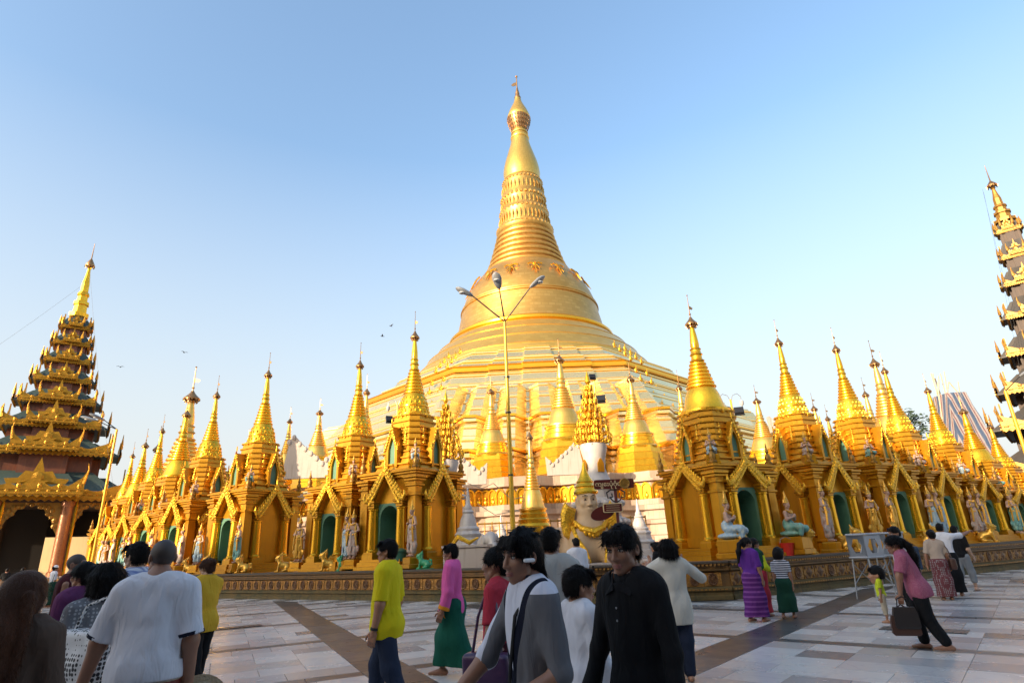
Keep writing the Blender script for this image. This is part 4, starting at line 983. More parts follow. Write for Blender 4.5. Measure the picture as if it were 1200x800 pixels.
def hair_sdf(kind, seed=0):
    h = SDF(.03); r = random.Random(seed)
    h.ell((0, -.014, .040), (.086, .104, .096))
    if kind in ('short', 'spiky', 'boy'):
        h.ell((0, -.05, -.01), (.078, .06, .075))
        n = 90 if kind == 'spiky' else 60
        for i in range(n):
            th = r.uniform(0, 2 * math.pi); ph = r.uniform(0.0, 1.35); d = V3((math.sin(ph) * math.cos(th), math.sin(ph) * math.sin(th), math.cos(ph)))
            a = V3((0, -.014, .040)) + d * V3((.080, .098, .092)); ln = r.uniform(.008, .028) if kind == 'spiky' else r.uniform(.005, .016)
            b = a + (d * .6 + V3((r.uniform(-.6, .6), r.uniform(-.9, .5), r.uniform(-.2, .3)))) * ln
            h.cap(a, b, .013, .003, k=.010)
        for i in range(9):   # fringe
            x = -.055 + .0137 * i; h.cap((x, .070, .100), (x * 1.05 + r.uniform(-.01, .01), .098, .058 + r.uniform(-.012, .012)), .014, .005, k=.012)
        if kind == 'spiky':
            for s_ in (-1, 1):
                h.cap((s_ * .078, .03, .05), (s_ * .082, .048, -.005), .013, .006, k=.012)
            for i in range(14): h.cap((r.uniform(-.06, .06), -.085, .0), (r.uniform(-.055, .055), -.095, -.085 - r.uniform(0, .02)), .018, .005, k=.015)
    elif kind == 'bob':
        h.ell((0, -.03, -.015), (.092, .088, .100)); h.ell((0, -.05, .02), (.092, .082, .096))
        for i in range(46):
            th = r.uniform(-.35, math.pi + .35) + math.pi; c_, s_ = math.cos(th), math.sin(th); k_ = r.uniform(.95, 1.06)
            h.chain([(.05 * c_, -.03 + .06 * s_, .118), (.094 * c_ * k_, -.03 + .094 * s_ * k_, .05), (.100 * c_ * k_, -.035 + .096 * s_ * k_, -.06), (.094 * c_, -.04 + .09 * s_, -.088 + r.uniform(-.02, .01))], [.012, .016, .014, .004], k=.008)
        for i in range(8): x = -.056 + .016 * i; h.cap((x, .070, .100), (x * 1.1, .098, .055), .016, .008, k=.012)
    elif kind == 'long':
        h.ell((0, -.03, .0), (.098, .095, .115)); h.chain([(0, -.06, -.02), (0, -.10, -.16), (0, -.12, -.32), (0.01, -.12, -.42)], [.085, .105, .11, .06])
        for i in range(60):
            x = r.uniform(-.11, .11); h.chain([(x * .8, -.05 - r.uniform(0, .04), .02), (x * 1.1, -.11, -.18), (x * 1.25 + r.uniform(-.02, .02), -.15 + r.uniform(-.02, .02), -.40 - r.uniform(0, .08))], [.020, .022, .005], k=.008)
    elif kind in ('pony', 'bun'):
        h.ell((0, -.04, .0), (.084, .075, .09))
        for i in range(30):
            th = r.uniform(0, math.pi) ; x0 = .088 * math.cos(th); z0_ = .03 + .095 * math.sin(th) * .9
            h.chain([(x0 * .86, .05, .03 + .07 * math.sin(th)), (x0 * 1.02, -.02, z0_), (x0 * .4, -.112, .04 + .03 * math.sin(th))], [.007, .012, .010], k=.007)
        if kind == 'bun': h.ell((0, -.115, .05), (.045, .04, .045))
        else:
            h.ell((0, -.12, .03), (.028, .028, .028)); h.chain([(0, -.12, .03), (0, -.165, -.04), (0.0, -.175, -.18), (0, -.16, -.38)], [.030, .042, .05, .018])
    return h
def hair_cut(kind):
    def f(g, X, Y, Z):
        def E(c, r):
            x, y, z = (X - c[0]) / r[0], (Y - c[1]) / r[1], (Z - c[2]) / r[2]; k0 = np.sqrt(x * x + y * y + z * z); return (k0 - 1) * min(r)
        face = E((0, .125, -.055), (.074 if kind in ('bob', 'long') else .082, .110, .118)); g = np.maximum(g, -face)
        if kind in ('short', 'boy', 'shaved'): g = np.maximum(g, np.where(Y > -.03, -(Z - .012), -(Z + .050)))
        elif kind == 'spiky': g = np.maximum(g, (-(Z + .002)) * (Y > .0) + (-(Z + .11)) * (Y <= .0))
        elif kind == 'bob': g = np.maximum(g, -(Z + .085))
        elif kind in ('pony', 'bun'): g = np.where(Y > -.06, np.maximum(g, -(Z + .0)), g)
        return g
    return f
HEAD_CACHE = {}
def strands(v, q, kind, n=3200):
    """loose strands rooted all over a hair surface, combed away from the crown"""
    r = np.random.RandomState(5); fi = r.randint(0, len(q), n); P_ = v[q[fi]].mean(1); e1 = v[q[fi][:, 1]] - v[q[fi][:, 0]]; e2 = v[q[fi][:, 3]] - v[q[fi][:, 0]]
    N_ = np.cross(e1, e2); N_ /= np.maximum(np.linalg.norm(N_, axis=1), 1e-9)[:, None]
    flow = P_ - V3((0, -.03, .16)); flow /= np.linalg.norm(flow, axis=1)[:, None]; flow = flow + r.normal(size=flow.shape) * .35; flow[:, 2] -= .25
    flow -= N_ * (flow * N_).sum(1)[:, None]; flow /= np.maximum(np.linalg.norm(flow, axis=1), 1e-9)[:, None]
    ln = r.uniform(.018, .055, n) * (1.6 if kind in ('long', 'bob', 'pony') else 1.0); m = MB()
    for i in range(n):
        a = P_[i] - N_[i] * .002; b = a + flow[i] * ln[i] * .5 + N_[i] * ln[i] * .10; c = a + flow[i] * ln[i] + N_[i] * ln[i] * r.uniform(-.02, .22); s_ = np.cross(flow[i], N_[i]) * .0012
        m.add([a - s_ * 1.6, a + s_ * 1.6, b + s_, b - s_, c], [(0, 1, 2, 3), (3, 2, 4)])
    return m.mesh('loose_hair', 'hair_black')
def hand_sdf(curl=.5, s=1.0):
    """right hand hanging down -z: fingers along -z, palm facing -x side (towards the thigh), thumb forward +y"""
    h = SDF(.010)
    h.box((0, 0, -.045), (.014, .040, .045), .013, k=.012); h.cap((0, 0, .01), (0, 0, -.02), .023, .026)
    for i, (y, L_) in enumerate(((.030, .072), (.010, .080), (-.010, .075), (-.029, .058))):
        a = V3((0, y, -.086)); c1 = curl * .9; d1 = V3((-math.sin(c1), y * .6, -math.cos(c1))); b = a + d1 * L_ * .5
        c2 = curl * 2.1; d2 = V3((-math.sin(c2), 0, -math.cos(c2))); c = b + d2 * L_ * .5
        h.cap(a, b, .0095, .009, k=.006); h.cap(b, c, .009, .0075, k=.006)
    a = V3((0, .036, -.022)); b = a + V3((-.014, .026, -.030)); c = b + V3((-.014, .006, -.030))
    h.cap(a, b, .014, .011, k=.010); h.cap(b, c, .011, .0085, k=.006)
    return h
def nv(v): v = V3(v); return v / np.linalg.norm(v)
def frame(z, y):
    z = nv(z); x = nv(np.cross(V3(y), z)); y = np.cross(z, x); return np.stack([x, y, z], 1)
FIG = []
def person(name, label, loc, heading, Ht, top, bottom, hair='short', skin='skin_mid', arms=None, legs=None, lean=0, twist=0, head=(0, 0, 0), build=1.0, res=.014,
           sleeve=.45, hem=-.02, loose=.012, mats=None, bot_len=.95, hairmat='hair_black', fine=True, group=None, curl=(.5, .5), collar=None, belly=0.0, cat='person', neckcut=.0, handrot=(0, 0), z0=0.0, hat=None, robe=None, child=False, face=True):
    """local frame: +y forward, +x the figure's right.  arms / legs: ((upper dir),(lower dir)) for right then left"""
    H_ = Ht; B = build
    hs = 1.30 if child else (1.06 if H_ < 1.62 else 1.0)       # head a little larger in small figures
    hu = .0
    lean_ = R(lean)
    Lm = np.array(Euler((-lean_, 0, R(twist)), 'XYZ').to_matrix())
    hipz = .525 * H_
    legs = legs or (((.0, .0, -1), (0, 0, -1)), ((-.0, .0, -1), (0, 0, -1)))
    arms = arms or (((.12, .05, -1), (.02, .12, -1)), ((-.12, .05, -1), (-.02, .12, -1)))
    thL, shL, ftH = .245 * H_, .235 * H_, .045 * H_
    feet = []; joints = {}
    low = 1e9
    for sd_, (th, sh) in zip((1, -1), legs):
        hp = V3((sd_ * .052 * H_ * B, 0, 0)); kn = hp + nv(th) * thL; an = kn + nv(sh) * shL; joints[sd_] = [hp, kn, an]; low = min(low, an[2])
    dz = ftH - low
    for sd_ in (1, -1): joints[sd_] = [p + V3((0, 0, dz)) for p in joints[sd_]]
    pel = V3((0, 0, dz + .01 * H_))
    def T(x, y, z): return pel + Lm @ (V3((x, y, z)) * H_)     # torso frame, z measured from the pelvis
    Cw, Sh, Nk, Hd = T(0, 0, .09), T(0, 0, .275), T(0, -.004, .315), T(0, .012, .398)
    shR = {s_: T(s_ * .103 * B, -.004, .280) for s_ in (1, -1)}
    arm = {}
    for s_, (u, f_) in zip((1, -1), arms):
        e = shR[s_] + nv(u) * .178 * H_; w_ = e + nv(f_) * .152 * H_; arm[s_] = [shR[s_], e, w_]
    Hm = np.array(Euler((R(head[0]), R(head[2]), R(head[1])), 'XYZ').to_matrix())
    # ---- fields
    torso = SDF(.05 * H_)
    torso.ell(T(0, -.006, .0), V3((.098 * B, .072 * B, .075)) * H_, rot=Lm); torso.ell(T(0, .004 + belly * .3, .085), V3((.088 * B + belly * .3, .064 * B + belly, .095)) * H_, rot=Lm)
    torso.ell(T(0, .0, .20), V3((.098 * B, .068 * B, .105)) * H_, rot=Lm); torso.cap(T(-.080 * B, -.004, .272), T(.080 * B, -.004, .272), .040 * H_)
    torso.cap(T(-.06 * B, -.008, .30), Nk, .03 * H_, .03 * H_); torso.cap(T(.06 * B, -.008, .30), Nk, .03 * H_, .03 * H_)
    nk_ = SDF(.03 * H_); nk_.cap(T(0, -.008, .29), Hd + Hm @ V3((0, -.02, -.05)) * hs, .0315 * H_ * B ** .5, .0285 * H_ * B ** .5)
    armS = SDF(.02 * H_); slv = SDF(.018 * H_)
    for s_ in (1, -1):
        a, e, w_ = arm[s_]; armS.cap(a, e, .033 * H_ * B, .0265 * H_ * B); armS.cap(e, w_, .0275 * H_ * B, .0185 * H_)
        if sleeve > 0:
            if sleeve <= .55: f_ = sleeve / .55; slv.cap(a, a + (e - a) * f_, .034 * H_ * B, (.034 if sleeve > .3 else .033) * H_ * B)
            else: slv.cap(a, e, .034 * H_ * B, .029 * H_ * B); slv.cap(e, e + (w_ - e) * min(1, (sleeve - .55) / .45), .029 * H_ * B, .0235 * H_ * B)
    legS = SDF(.03 * H_)
    for s_ in (1, -1):
        hp, kn, an = joints[s_]; legS.cap(hp, kn, .056 * H_ * B, .036 * H_ * B); legS.cap(kn, kn * .55 + an * .45 + V3((0, -.008 * H_, 0)), .035 * H_ * B, .030 * H_ * B); legS.cap(kn * .55 + an * .45 + V3((0, -.008 * H_, 0)), an, .030 * H_ * B, .021 * H_)
        d = nv(an - kn); fd = V3((0, 1, 0)) if abs(d[2]) > .7 else nv(V3((0, 1, .0)))
        tilt = V3((0, 1, -.0)) if an[2] - ftH < .03 else V3((0, .75, -.66))
        tilt = nv(tilt); toe = an + tilt * .105 * H_ + V3((0, 0, -.030 * H_ if tilt[2] > -.1 else -.03 * H_)); heel = an - tilt * .028 * H_ + V3((0, 0, -.022 * H_))
        legS.cap(heel, an, .021 * H_, .020 * H_, k=.02); legS.cap(an + V3((0, 0, -.012 * H_)), toe, .022 * H_, .013 * H_, k=.02)
        legS.cap(heel, an + tilt * .06 * H_ + V3((s_ * .008, 0, -.028 * H_)), .019 * H_, .016 * H_, k=.02)
    full = SDF(.04 * H_); full.p = torso.p + nk_.p + armS.p + legS.p
    root = thing(name, label, cat, (loc[0], loc[1], z0), R(heading), group)
    mats = mats or {}
    parts = []
    v, q = full.mesh(res, post=lambda f, X, Y, Z: f); parts.append((v, q, 0))
    # head (fine grid) in the same mesh
    hkey = ('head', round(hs, 2), fine)
    if hkey not in HEAD_CACHE:
        hh = head_sdf(); hh.cap((0, -.016, -.02), (0, -.022, -.10), .048, .047, k=.02)
        HEAD_CACHE[hkey] = hh.mesh(.0042 if fine else .009)
    v, q = HEAD_CACHE[hkey]; vw = (Hm @ (v * hs).T).T + Hd; parts.append((vw, q, 0))
    ctr = v[q].mean(1); 
    # lips get their own colour
    lipm = (np.abs(ctr[:, 0]) < .023) & (ctr[:, 1] > .078) & (ctr[:, 2] < -.0535) & (ctr[:, 2] > -.0765)
    vq = q[lipm]
    parts[-1] = (vw, q[~lipm], 0); parts.append((vw, vq, 1))
    for s_, cu, hr_ in ((1, curl[0], handrot[0]), (-1, curl[1], handrot[1])):
        hk = ('hand', round(cu, 2), fine)
        if hk not in HEAD_CACHE: HEAD_CACHE[hk] = hand_sdf(cu).mesh(.0045 if fine else .008)
        v, q = HEAD_CACHE[hk]; a, e, w_ = arm[s_]; z_ = nv(e - w_)
        fwd = V3((0, 1, 0.02)) if abs(z_[1]) < .9 else V3((0, 0, 1))
        F_ = frame(z_, fwd) @ np.array(Matrix.Rotation(R(hr_), 3, 'Z'))
        k_ = .62 * H_ if not child else .68 * H_
        vv = v.copy(); qq = q
        if s_ < 0: vv[:, 0] *= -1; qq = q[:, ::-1]
        parts.append(((F_ @ (vv * k_).T).T + w_, qq, 0))
    put('body', np_mesh('body', parts, [skin, 'lip']), root)
    # eyes and brows
    if face:
        e = MB()
        for s_ in (-1, 1):
            e.cur = 0; e.ball((s_ * .031, .074, .012), (.0150, .0105, .0085), 10, 6); e.cur = 1; e.ball((s_ * .031, .0805, .0118), (.0072, .0055, .0072), 8, 6)
            e.tube([(s_ * .047, .071, .0165), (s_ * .031, .0875, .0215), (s_ * .016, .084, .0150)], [.0018, .0028, .0015], 5)
            e.tube([(s_ * .052, .074, .036), (s_ * .034, .0905, .042), (s_ * .014, .092, .036)], [.0022, .0042, .0030], 5)
        me = e.mesh('eyes', ['eye_white', 'eye_dark'], smooth='all')
        o = put('eyes', me, root); o.matrix_basis = Matrix.Translation(Hd) @ Matrix(Hm.tolist()).to_4x4() @ Matrix.Scale(hs, 4)
    # hair
    if hair:
        if hair == 'shaved':
            hk = ('hair', hair)
            if hk not in HEAD_CACHE:
                h = SDF(.02); h.ell((0, -.012, .033), (.0785, .0965, .0905)); HEAD_CACHE[hk] = h.mesh(.006, post=hair_cut('short'))
        else:
            hk = ('hair', hair, len(HEAD_CACHE) % 3 if fine else 0)
            if hk not in HEAD_CACHE: HEAD_CACHE[hk] = hair_sdf(hair, hk[2]).mesh(.0055 if fine else .010, post=hair_cut(hair))
        v, q = HEAD_CACHE[hk]; hm_ = np_mesh('hair', [(v, q, 0)], [hairmat])
        o = put('hair', hm_, root)
        if fine and hair not in ('shaved',):
            sk = ('strands', hair)
            if sk not in HEAD_CACHE: HEAD_CACHE[sk] = strands(v, q, hair)
            st_ = put('loose_hair', HEAD_CACHE[sk] if HEAD_CACHE[sk].materials and HEAD_CACHE[sk].materials[0] == MATS[hairmat] else HEAD_CACHE[sk].copy(), o); st_['kind'] = 'stuff'
            st_.data.materials.clear(); st_.data.materials.append(MATS[hairmat])
        o.matrix_basis = Matrix.Translation(Hd) @ Matrix(Hm.tolist()).to_4x4() @ Matrix.Scale(hs, 4)
    sd = abs(hash(label)) % 1000 if False else sum(map(ord, label)) % 1000
    # top garment
    if top:
        sh_ = SDF(.045 * H_); sh_.p = list(torso.p) + list(slv.p)
        na = T(0, -.006, .30); nd = (Hd - na) / max((Hd - na)[2], .05); zt_ = T(0, 0, hem); up = Lm @ V3((0, 0, 1)); nkp = T(0, .0, .318); lowf = loose
        if hem < -.03: sh_.ell(T(0, 0, hem * .6), V3((.100 * B, .076 * B, abs(hem) + .03)) * H_, rot=Lm)
        def post(f, X, Y, Z):
            hz = ((X - zt_[0]) * up[0] + (Y - zt_[1]) * up[1] + (Z - zt_[2]) * up[2])
            f = f - loose * (.62 + .75 * np.clip(.18 * H_ - hz, 0, .2) / .2) + np.minimum(wob(X, Y, Z, .0095, 22 / H_, sd) + wob(X, Y, Z, .0055, 50 / H_, sd + 1), .45 * loose)
            f = np.maximum(f, -hz)
            if sleeve > 0:
                for s_ in (1, -1):
                    a, e, w_ = arm[s_]; a0, b0 = (a, e) if sleeve <= .55 else (e, w_); en = a0 + (b0 - a0) * (sleeve / .55 if sleeve <= .55 else min(1, (sleeve - .55) / .45)); u = nv(b0 - a0)
                    al = (X - en[0]) * u[0] + (Y - en[1]) * u[1] + (Z - en[2]) * u[2]; di = np.sqrt(np.maximum((X - en[0]) ** 2 + (Y - en[1]) ** 2 + (Z - en[2]) ** 2 - al * al, 0))
                    f = np.where((di < .056 * H_ * B) & (al > -.03) & (al < .12) & (np.abs(X - pel[0]) > .106 * B * H_ + loose * .5), np.maximum(f, al), f)
            top_ = ((X - nkp[0]) * up[0] + (Y - nkp[1]) * up[1] + (Z - nkp[2]) * up[2]) - .034 * H_
            rad_ = np.sqrt((X - na[0] - (Z - na[2]) * nd[0]) ** 2 + (Y - na[1] - (Z - na[2]) * nd[1] - (.006 + neckcut) * H_) ** 2)
            f = np.maximum(f, np.minimum((.0395 * H_ * B ** .5 + neckcut) - rad_, (Z - na[2]) + (.004 - neckcut * .6) * H_))
            return np.maximum(f, top_)
        v, q = sh_.mesh(res * .9, post=post, grow=0.0, pad=.06)
        mi = np.zeros(len(q), int); tm = top if isinstance(top, (list, tuple)) else [top]
        if len(tm) > 1:
            c = v[q].mean(1); mi = mats['top'](c, arm, T)
        groups = [(v, q[mi == i], i) for i in range(len(tm))]
        put('shirt' if not robe else 'robe', np_mesh('shirt', groups, tm), root)
    if collar:
        cl = MB(); rings = []
        for (f_, zz_) in ((.054, .304), (.052, .330), (.045, .352), (.041, .346)):
            rings.append([tuple(T(f_ * B ** .5 * math.cos(2 * math.pi * i / 16), -.006 + f_ * .9 * math.sin(2 * math.pi * i / 16) + .012, zz_ - (.02 if math.sin(2 * math.pi * i / 16) > .7 else 0))) for i in range(16)])
        cl.loft(rings); put('collar', cl.mesh('collar', collar, smooth='all'), root)
    # bottom garment
    if bottom:
        kind, bm_ = bottom; bs = SDF(.03 * H_); zw = T(0, 0, .055 if kind != 'skirt' else .06)
        bs.ell(T(0, -.006, .0), V3((.100 * B, .074 * B, .080)) * H_, rot=Lm)
        for s_ in (1, -1):
            hp, kn, an = joints[s_]; L2 = kn + (an - kn) * min(1, max(0, (bot_len - .5) / .5))
            if kind == 'trousers': bs.cap(hp, kn, .064 * H_ * B, .050 * H_ * B); bs.cap(kn, L2, .050 * H_ * B, .040 * H_ * B if bot_len > .9 else .042 * H_ * B)
            else: bs.cap(hp, kn, .068 * H_ * B, .060 * H_ * B, k=.07 * H_); bs.cap(kn, L2, .062 * H_ * B, .058 * H_ * B, k=.07 * H_)
        if kind == 'skirt':
            k0 = (joints[1][1] + joints[-1][1]) / 2; a0 = (joints[1][2] + joints[-1][2]) / 2; L2 = k0 + (a0 - k0) * min(1, max(0, (bot_len - .5) / .5))
            bs.cap(T(0, -.004, -.02), k0, .085 * H_ * B, .072 * H_ * B, k=.08 * H_); bs.cap(k0, L2, .072 * H_ * B, .060 * H_ * B, k=.08 * H_)
            for s_ in (1, -1):
                bs.cap(k0, joints[s_][1] + (joints[s_][2] - joints[s_][1]) * min(1, max(0, (bot_len - .5) / .5)), .06 * H_, .05 * H_, k=.08 * H_)
        zlow = min(joints[1][2][2], joints[-1][2][2]) + (1 - bot_len) * .4 * H_ - .012 * H_
        up = Lm @ V3((0, 0, 1))
        def post(f, X, Y, Z):
            hz = ((X - zw[0]) * up[0] + (Y - zw[1]) * up[1] + (Z - zw[2]) * up[2])
            f = f + np.minimum(wob(X, Y, Z, .008 if kind == 'skirt' else .007, 24 / H_, sd + 2), .0035 if kind == 'skirt' else -.002)
            f = np.maximum(f, hz)
            return np.maximum(f, zlow - Z) if kind == 'skirt' or bot_len < .9 else f
        v, q = bs.mesh(res, post=post, pad=.05); put({'skirt': 'skirt', 'trousers': 'trousers'}[kind], np_mesh('bottom', [(v, q, 0)], [bm_]), root)
    info = dict(root=root, T=T, arm=arm, Hd=Hd, Hm=Hm, hs=hs, H=H_, joints=joints); FIG.append(info)
    return info
def world_of(info, p):
    r = info['root']; return Matrix.Translation(r.location) @ r.rotation_euler.to_matrix().to_4x4() @ Vector(p)
mat('shade_black', (.014, .010, .008), .7)  # near-black colour that paints the shade inside the open pavilion
# ================================================================ tiered pavilions
def carved_board(half, hgt, th=.12, n=48, peak=.35, corner=.5, mtl='gold_carved', drop=.0):
    q = MB(); top = []; 
    for i in range(n + 1):
        u = -1 + 2 * i / n
        h = .42 + corner * abs(u) ** 7 + peak * math.exp(-(u / .13) ** 2) + .16 * abs(math.sin(3 * math.pi * u)) ** 2 * (1 - abs(u) ** 6) + .06 * abs(math.sin(n * .5 * math.pi * u))
        top.append((u * half, h * hgt))
    bot = [(half * (1 - 2 * i / n), -.12 * hgt * (i % 2)) for i in range(n + 1)]
    ff = lambda u, k, z: (u, k, z)
    q.loft([[ff(x, 0, z) for x, z in top], [ff(x, 0, z) for x, z in bot[::-1]]], closed=False)
    q.loft([[ff(x, th, z) for x, z in top], [ff(x, th, z) for x, z in bot[::-1]]], closed=False)
    q.loft([[ff(x, 0, z) for x, z in top], [ff(x, th, z) for x, z in top]], closed=False); q.loft([[ff(x, 0, z) for x, z in bot], [ff(x, th, z) for x, z in bot]], closed=False)
    q.box((0, -.03, .10 * hgt), (2 * half, .08, .12 * hgt)); q.box((0, -.03, .30 * hgt), (2 * half, .06, .06 * hgt))
    k = max(4, int(half * 2 / .55))
    for i in range(k):
        u = -half + (i + .5) * 2 * half / k; q.ball((u, -.02, .2 * hgt), (.16, .06, .08 * hgt), 6, 4)
        if i % 2: q.ball((u, 0, .46 * hgt), (.14, .06, .14 * hgt), 6, 4)
    for s_ in (-1, 1):
        q.tube([(s_ * half * .97, .05, .6 * hgt), (s_ * half * 1.0, .05, 1.0 * hgt), (s_ * half * 1.03, .05, 1.35 * hgt), (s_ * half * 1.0, .05, 1.7 * hgt)], [.12, .10, .05, .02], 6)
    return q.mesh('eave_board', mtl, smooth=False, fix=False)
def pyatthat(name, label, loc, rz, tiers, zsp, zt, roofm, wallm, boardm, base_h):
    t = thing(name, label, 'pavilion', (loc[0], loc[1], 0), rz)
    prev_top = base_h; prev_half = None
    for i, (z, hw) in enumerate(tiers):
        nxt = tiers[i + 1][1] if i + 1 < len(tiers) else .55
        nz = tiers[i + 1][0] if i + 1 < len(tiers) else zsp
        hg = .42 + .16 * hw; rise = (nz - z) * .62
        if i > 0:
            q = MB(); w_ = hw * .74; q.box((0, 0, (prev_top + z + .1) / 2), (2 * w_, 2 * w_, z + .1 - prev_top + .3))
            for s_ in (-1, 1):
                for e_ in (-1, 1): q.box((s_ * w_, e_ * w_, (prev_top + z) / 2), (.16, .16, z - prev_top + .25))
            q.box((0, 0, (prev_top + z + .1) / 2), (1.0 * w_, 2 * w_ * 1.22, z + .1 - prev_top + .3)); q.box((0, 0, (prev_top + z + .1) / 2), (2 * w_ * 1.22, 1.0 * w_, z + .1 - prev_top + .3))
            q.build('drum', wallm, t)
        r_ = MB(); hi = max(nxt * .80, .4)
        r_.loft([[(x * hw, y * hw, z + .02) for x, y in ((-1, -1), (1, -1), (1, 1), (-1, 1))], [(x * hw, y * hw, z + .12) for x, y in ((-1, -1), (1, -1), (1, 1), (-1, 1))],
                 [(x * (hw * .55 + hi * .45), y * (hw * .55 + hi * .45), z + .12 + rise * .45) for x, y in ((-1, -1), (1, -1), (1, 1), (-1, 1))], [(x * hi, y * hi, z + .1 + rise) for x, y in ((-1, -1), (1, -1), (1, 1), (-1, 1))]], True, True)
        for k in range(4):
            c_, s_ = math.cos(k * math.pi / 2), math.sin(k * math.pi / 2); bw = hw * .50; pj = hw * 1.20
            def rt(x, y): return (x * c_ - y * s_, x * s_ + y * c_)
            rg = []
            for (x0, y1, zz_) in ((bw, pj, z + .24), (bw, pj, z + .34), (bw * .62, hw * .75, z + .3 + rise * .8)):
                rg.append([(*rt(-x0, -y1), zz_), (*rt(x0, -y1), zz_), (*rt(x0, 0), zz_), (*rt(-x0, 0), zz_)])
            r_.loft(rg, True, True)
        # standing seams on the roof planes
        for k in range(4):
            c_, s_ = math.cos(k * math.pi / 2), math.sin(k * math.pi / 2)
            nse = int(hw * 2 / .5)
            for j in range(nse):
                u = -1 + 2 * (j + .5) / nse; a = (u * hw * .97, -hw * .98, z + .15); b = (u * (hw * .55 + hi * .45), -(hw * .55 + hi * .45), z + .15 + rise * .45)
                r_.tube([(a[0] * c_ - a[1] * s_, a[0] * s_ + a[1] * c_, a[2]), (b[0] * c_ - b[1] * s_, b[0] * s_ + b[1] * c_, b[2])], .035, 4)
        ro = r_.build('roof', roofm, t, fix=True)
        EB = carved_board(hw * 1.01, hg, mtl=boardm, peak=.10, corner=.75); BB = carved_board(hw * .52, hg * 1.05, n=24, mtl=boardm, peak=.45, corner=.8)
        og = MB(); og.slab([(-hw * .28, 0), (-hw * .34, hg * .5), (-hw * .2, hg * .55), (-hw * .14, hg * .95), (-hw * .06, hg * .9), (0, hg * 1.7), (hw * .06, hg * .9), (hw * .14, hg * .95), (hw * .2, hg * .55), (hw * .34, hg * .5), (hw * .28, 0)], .1, lambda u, k_, v: (u, k_, v))
        for s_ in (-1, 1): og.tube([(0, -.03, hg * .2), (s_ * hw * .12, -.03, hg * .35), (s_ * hw * .22, -.03, hg * .25)], [.1, .09, .03], 6)
        og.ball((0, -.03, hg * .6), (hw * .07, .08, hg * .3), 7, 5); OG = og.mesh('gable_ornament', boardm, fix=True)
        for k in range(4):
            c_, s_ = math.cos(k * math.pi / 2), math.sin(k * math.pi / 2)
            put('eave_board', EB, t, (hw * 1.02 * s_, -hw * 1.02 * c_, z), k * math.pi / 2)
            b = put('bay_board', BB, t, (hw * 1.22 * s_, -hw * 1.22 * c_, z + .22), k * math.pi / 2)
            put('gable_ornament', OG, t, (hw * 1.0 * s_, -hw * 1.0 * c_, z + .42 + hg * .3), k * math.pi / 2)
        prev_top = z + rise * .9; prev_half = hw
    q = MB(); Hh = zt - zsp
    rg = []
    for f, r in ((0, .75), (.06, .78), (.07, .55), (.2, .5), (.21, .62), (.26, .6), (.28, .42), (.36, .40), (.38, .50), (.42, .44), (.44, .33), (.6, .30), (.72, .2), (.86, .12), (.88, .2), (.9, .1)):
        rg.append([(x, y, zsp - .3 + Hh * f) for x, y in ngon(8, r, math.pi / 8)])
    q.loft(rg, True, True); sp = q.build('spire', 'gold_bright' if boardm == 'gold_eave' else 'gold_old', t)
    q = MB(); q.lathe([(.36, zsp + Hh * .86), (.38, zsp + Hh * .88), (.28, zsp + Hh * .92), (.14, zsp + Hh * .97), (.05, zt), (.02, zt + 1.6)], 12)
    for k in range(10): t_ = 2 * math.pi * k / 10; q.box((.37 * math.cos(t_), .37 * math.sin(t_), zsp + Hh * .85), (.06, .06, .2), rz=t_)
    q.build('umbrella_crown', 'crown_metal', t, smooth=True)
    return t
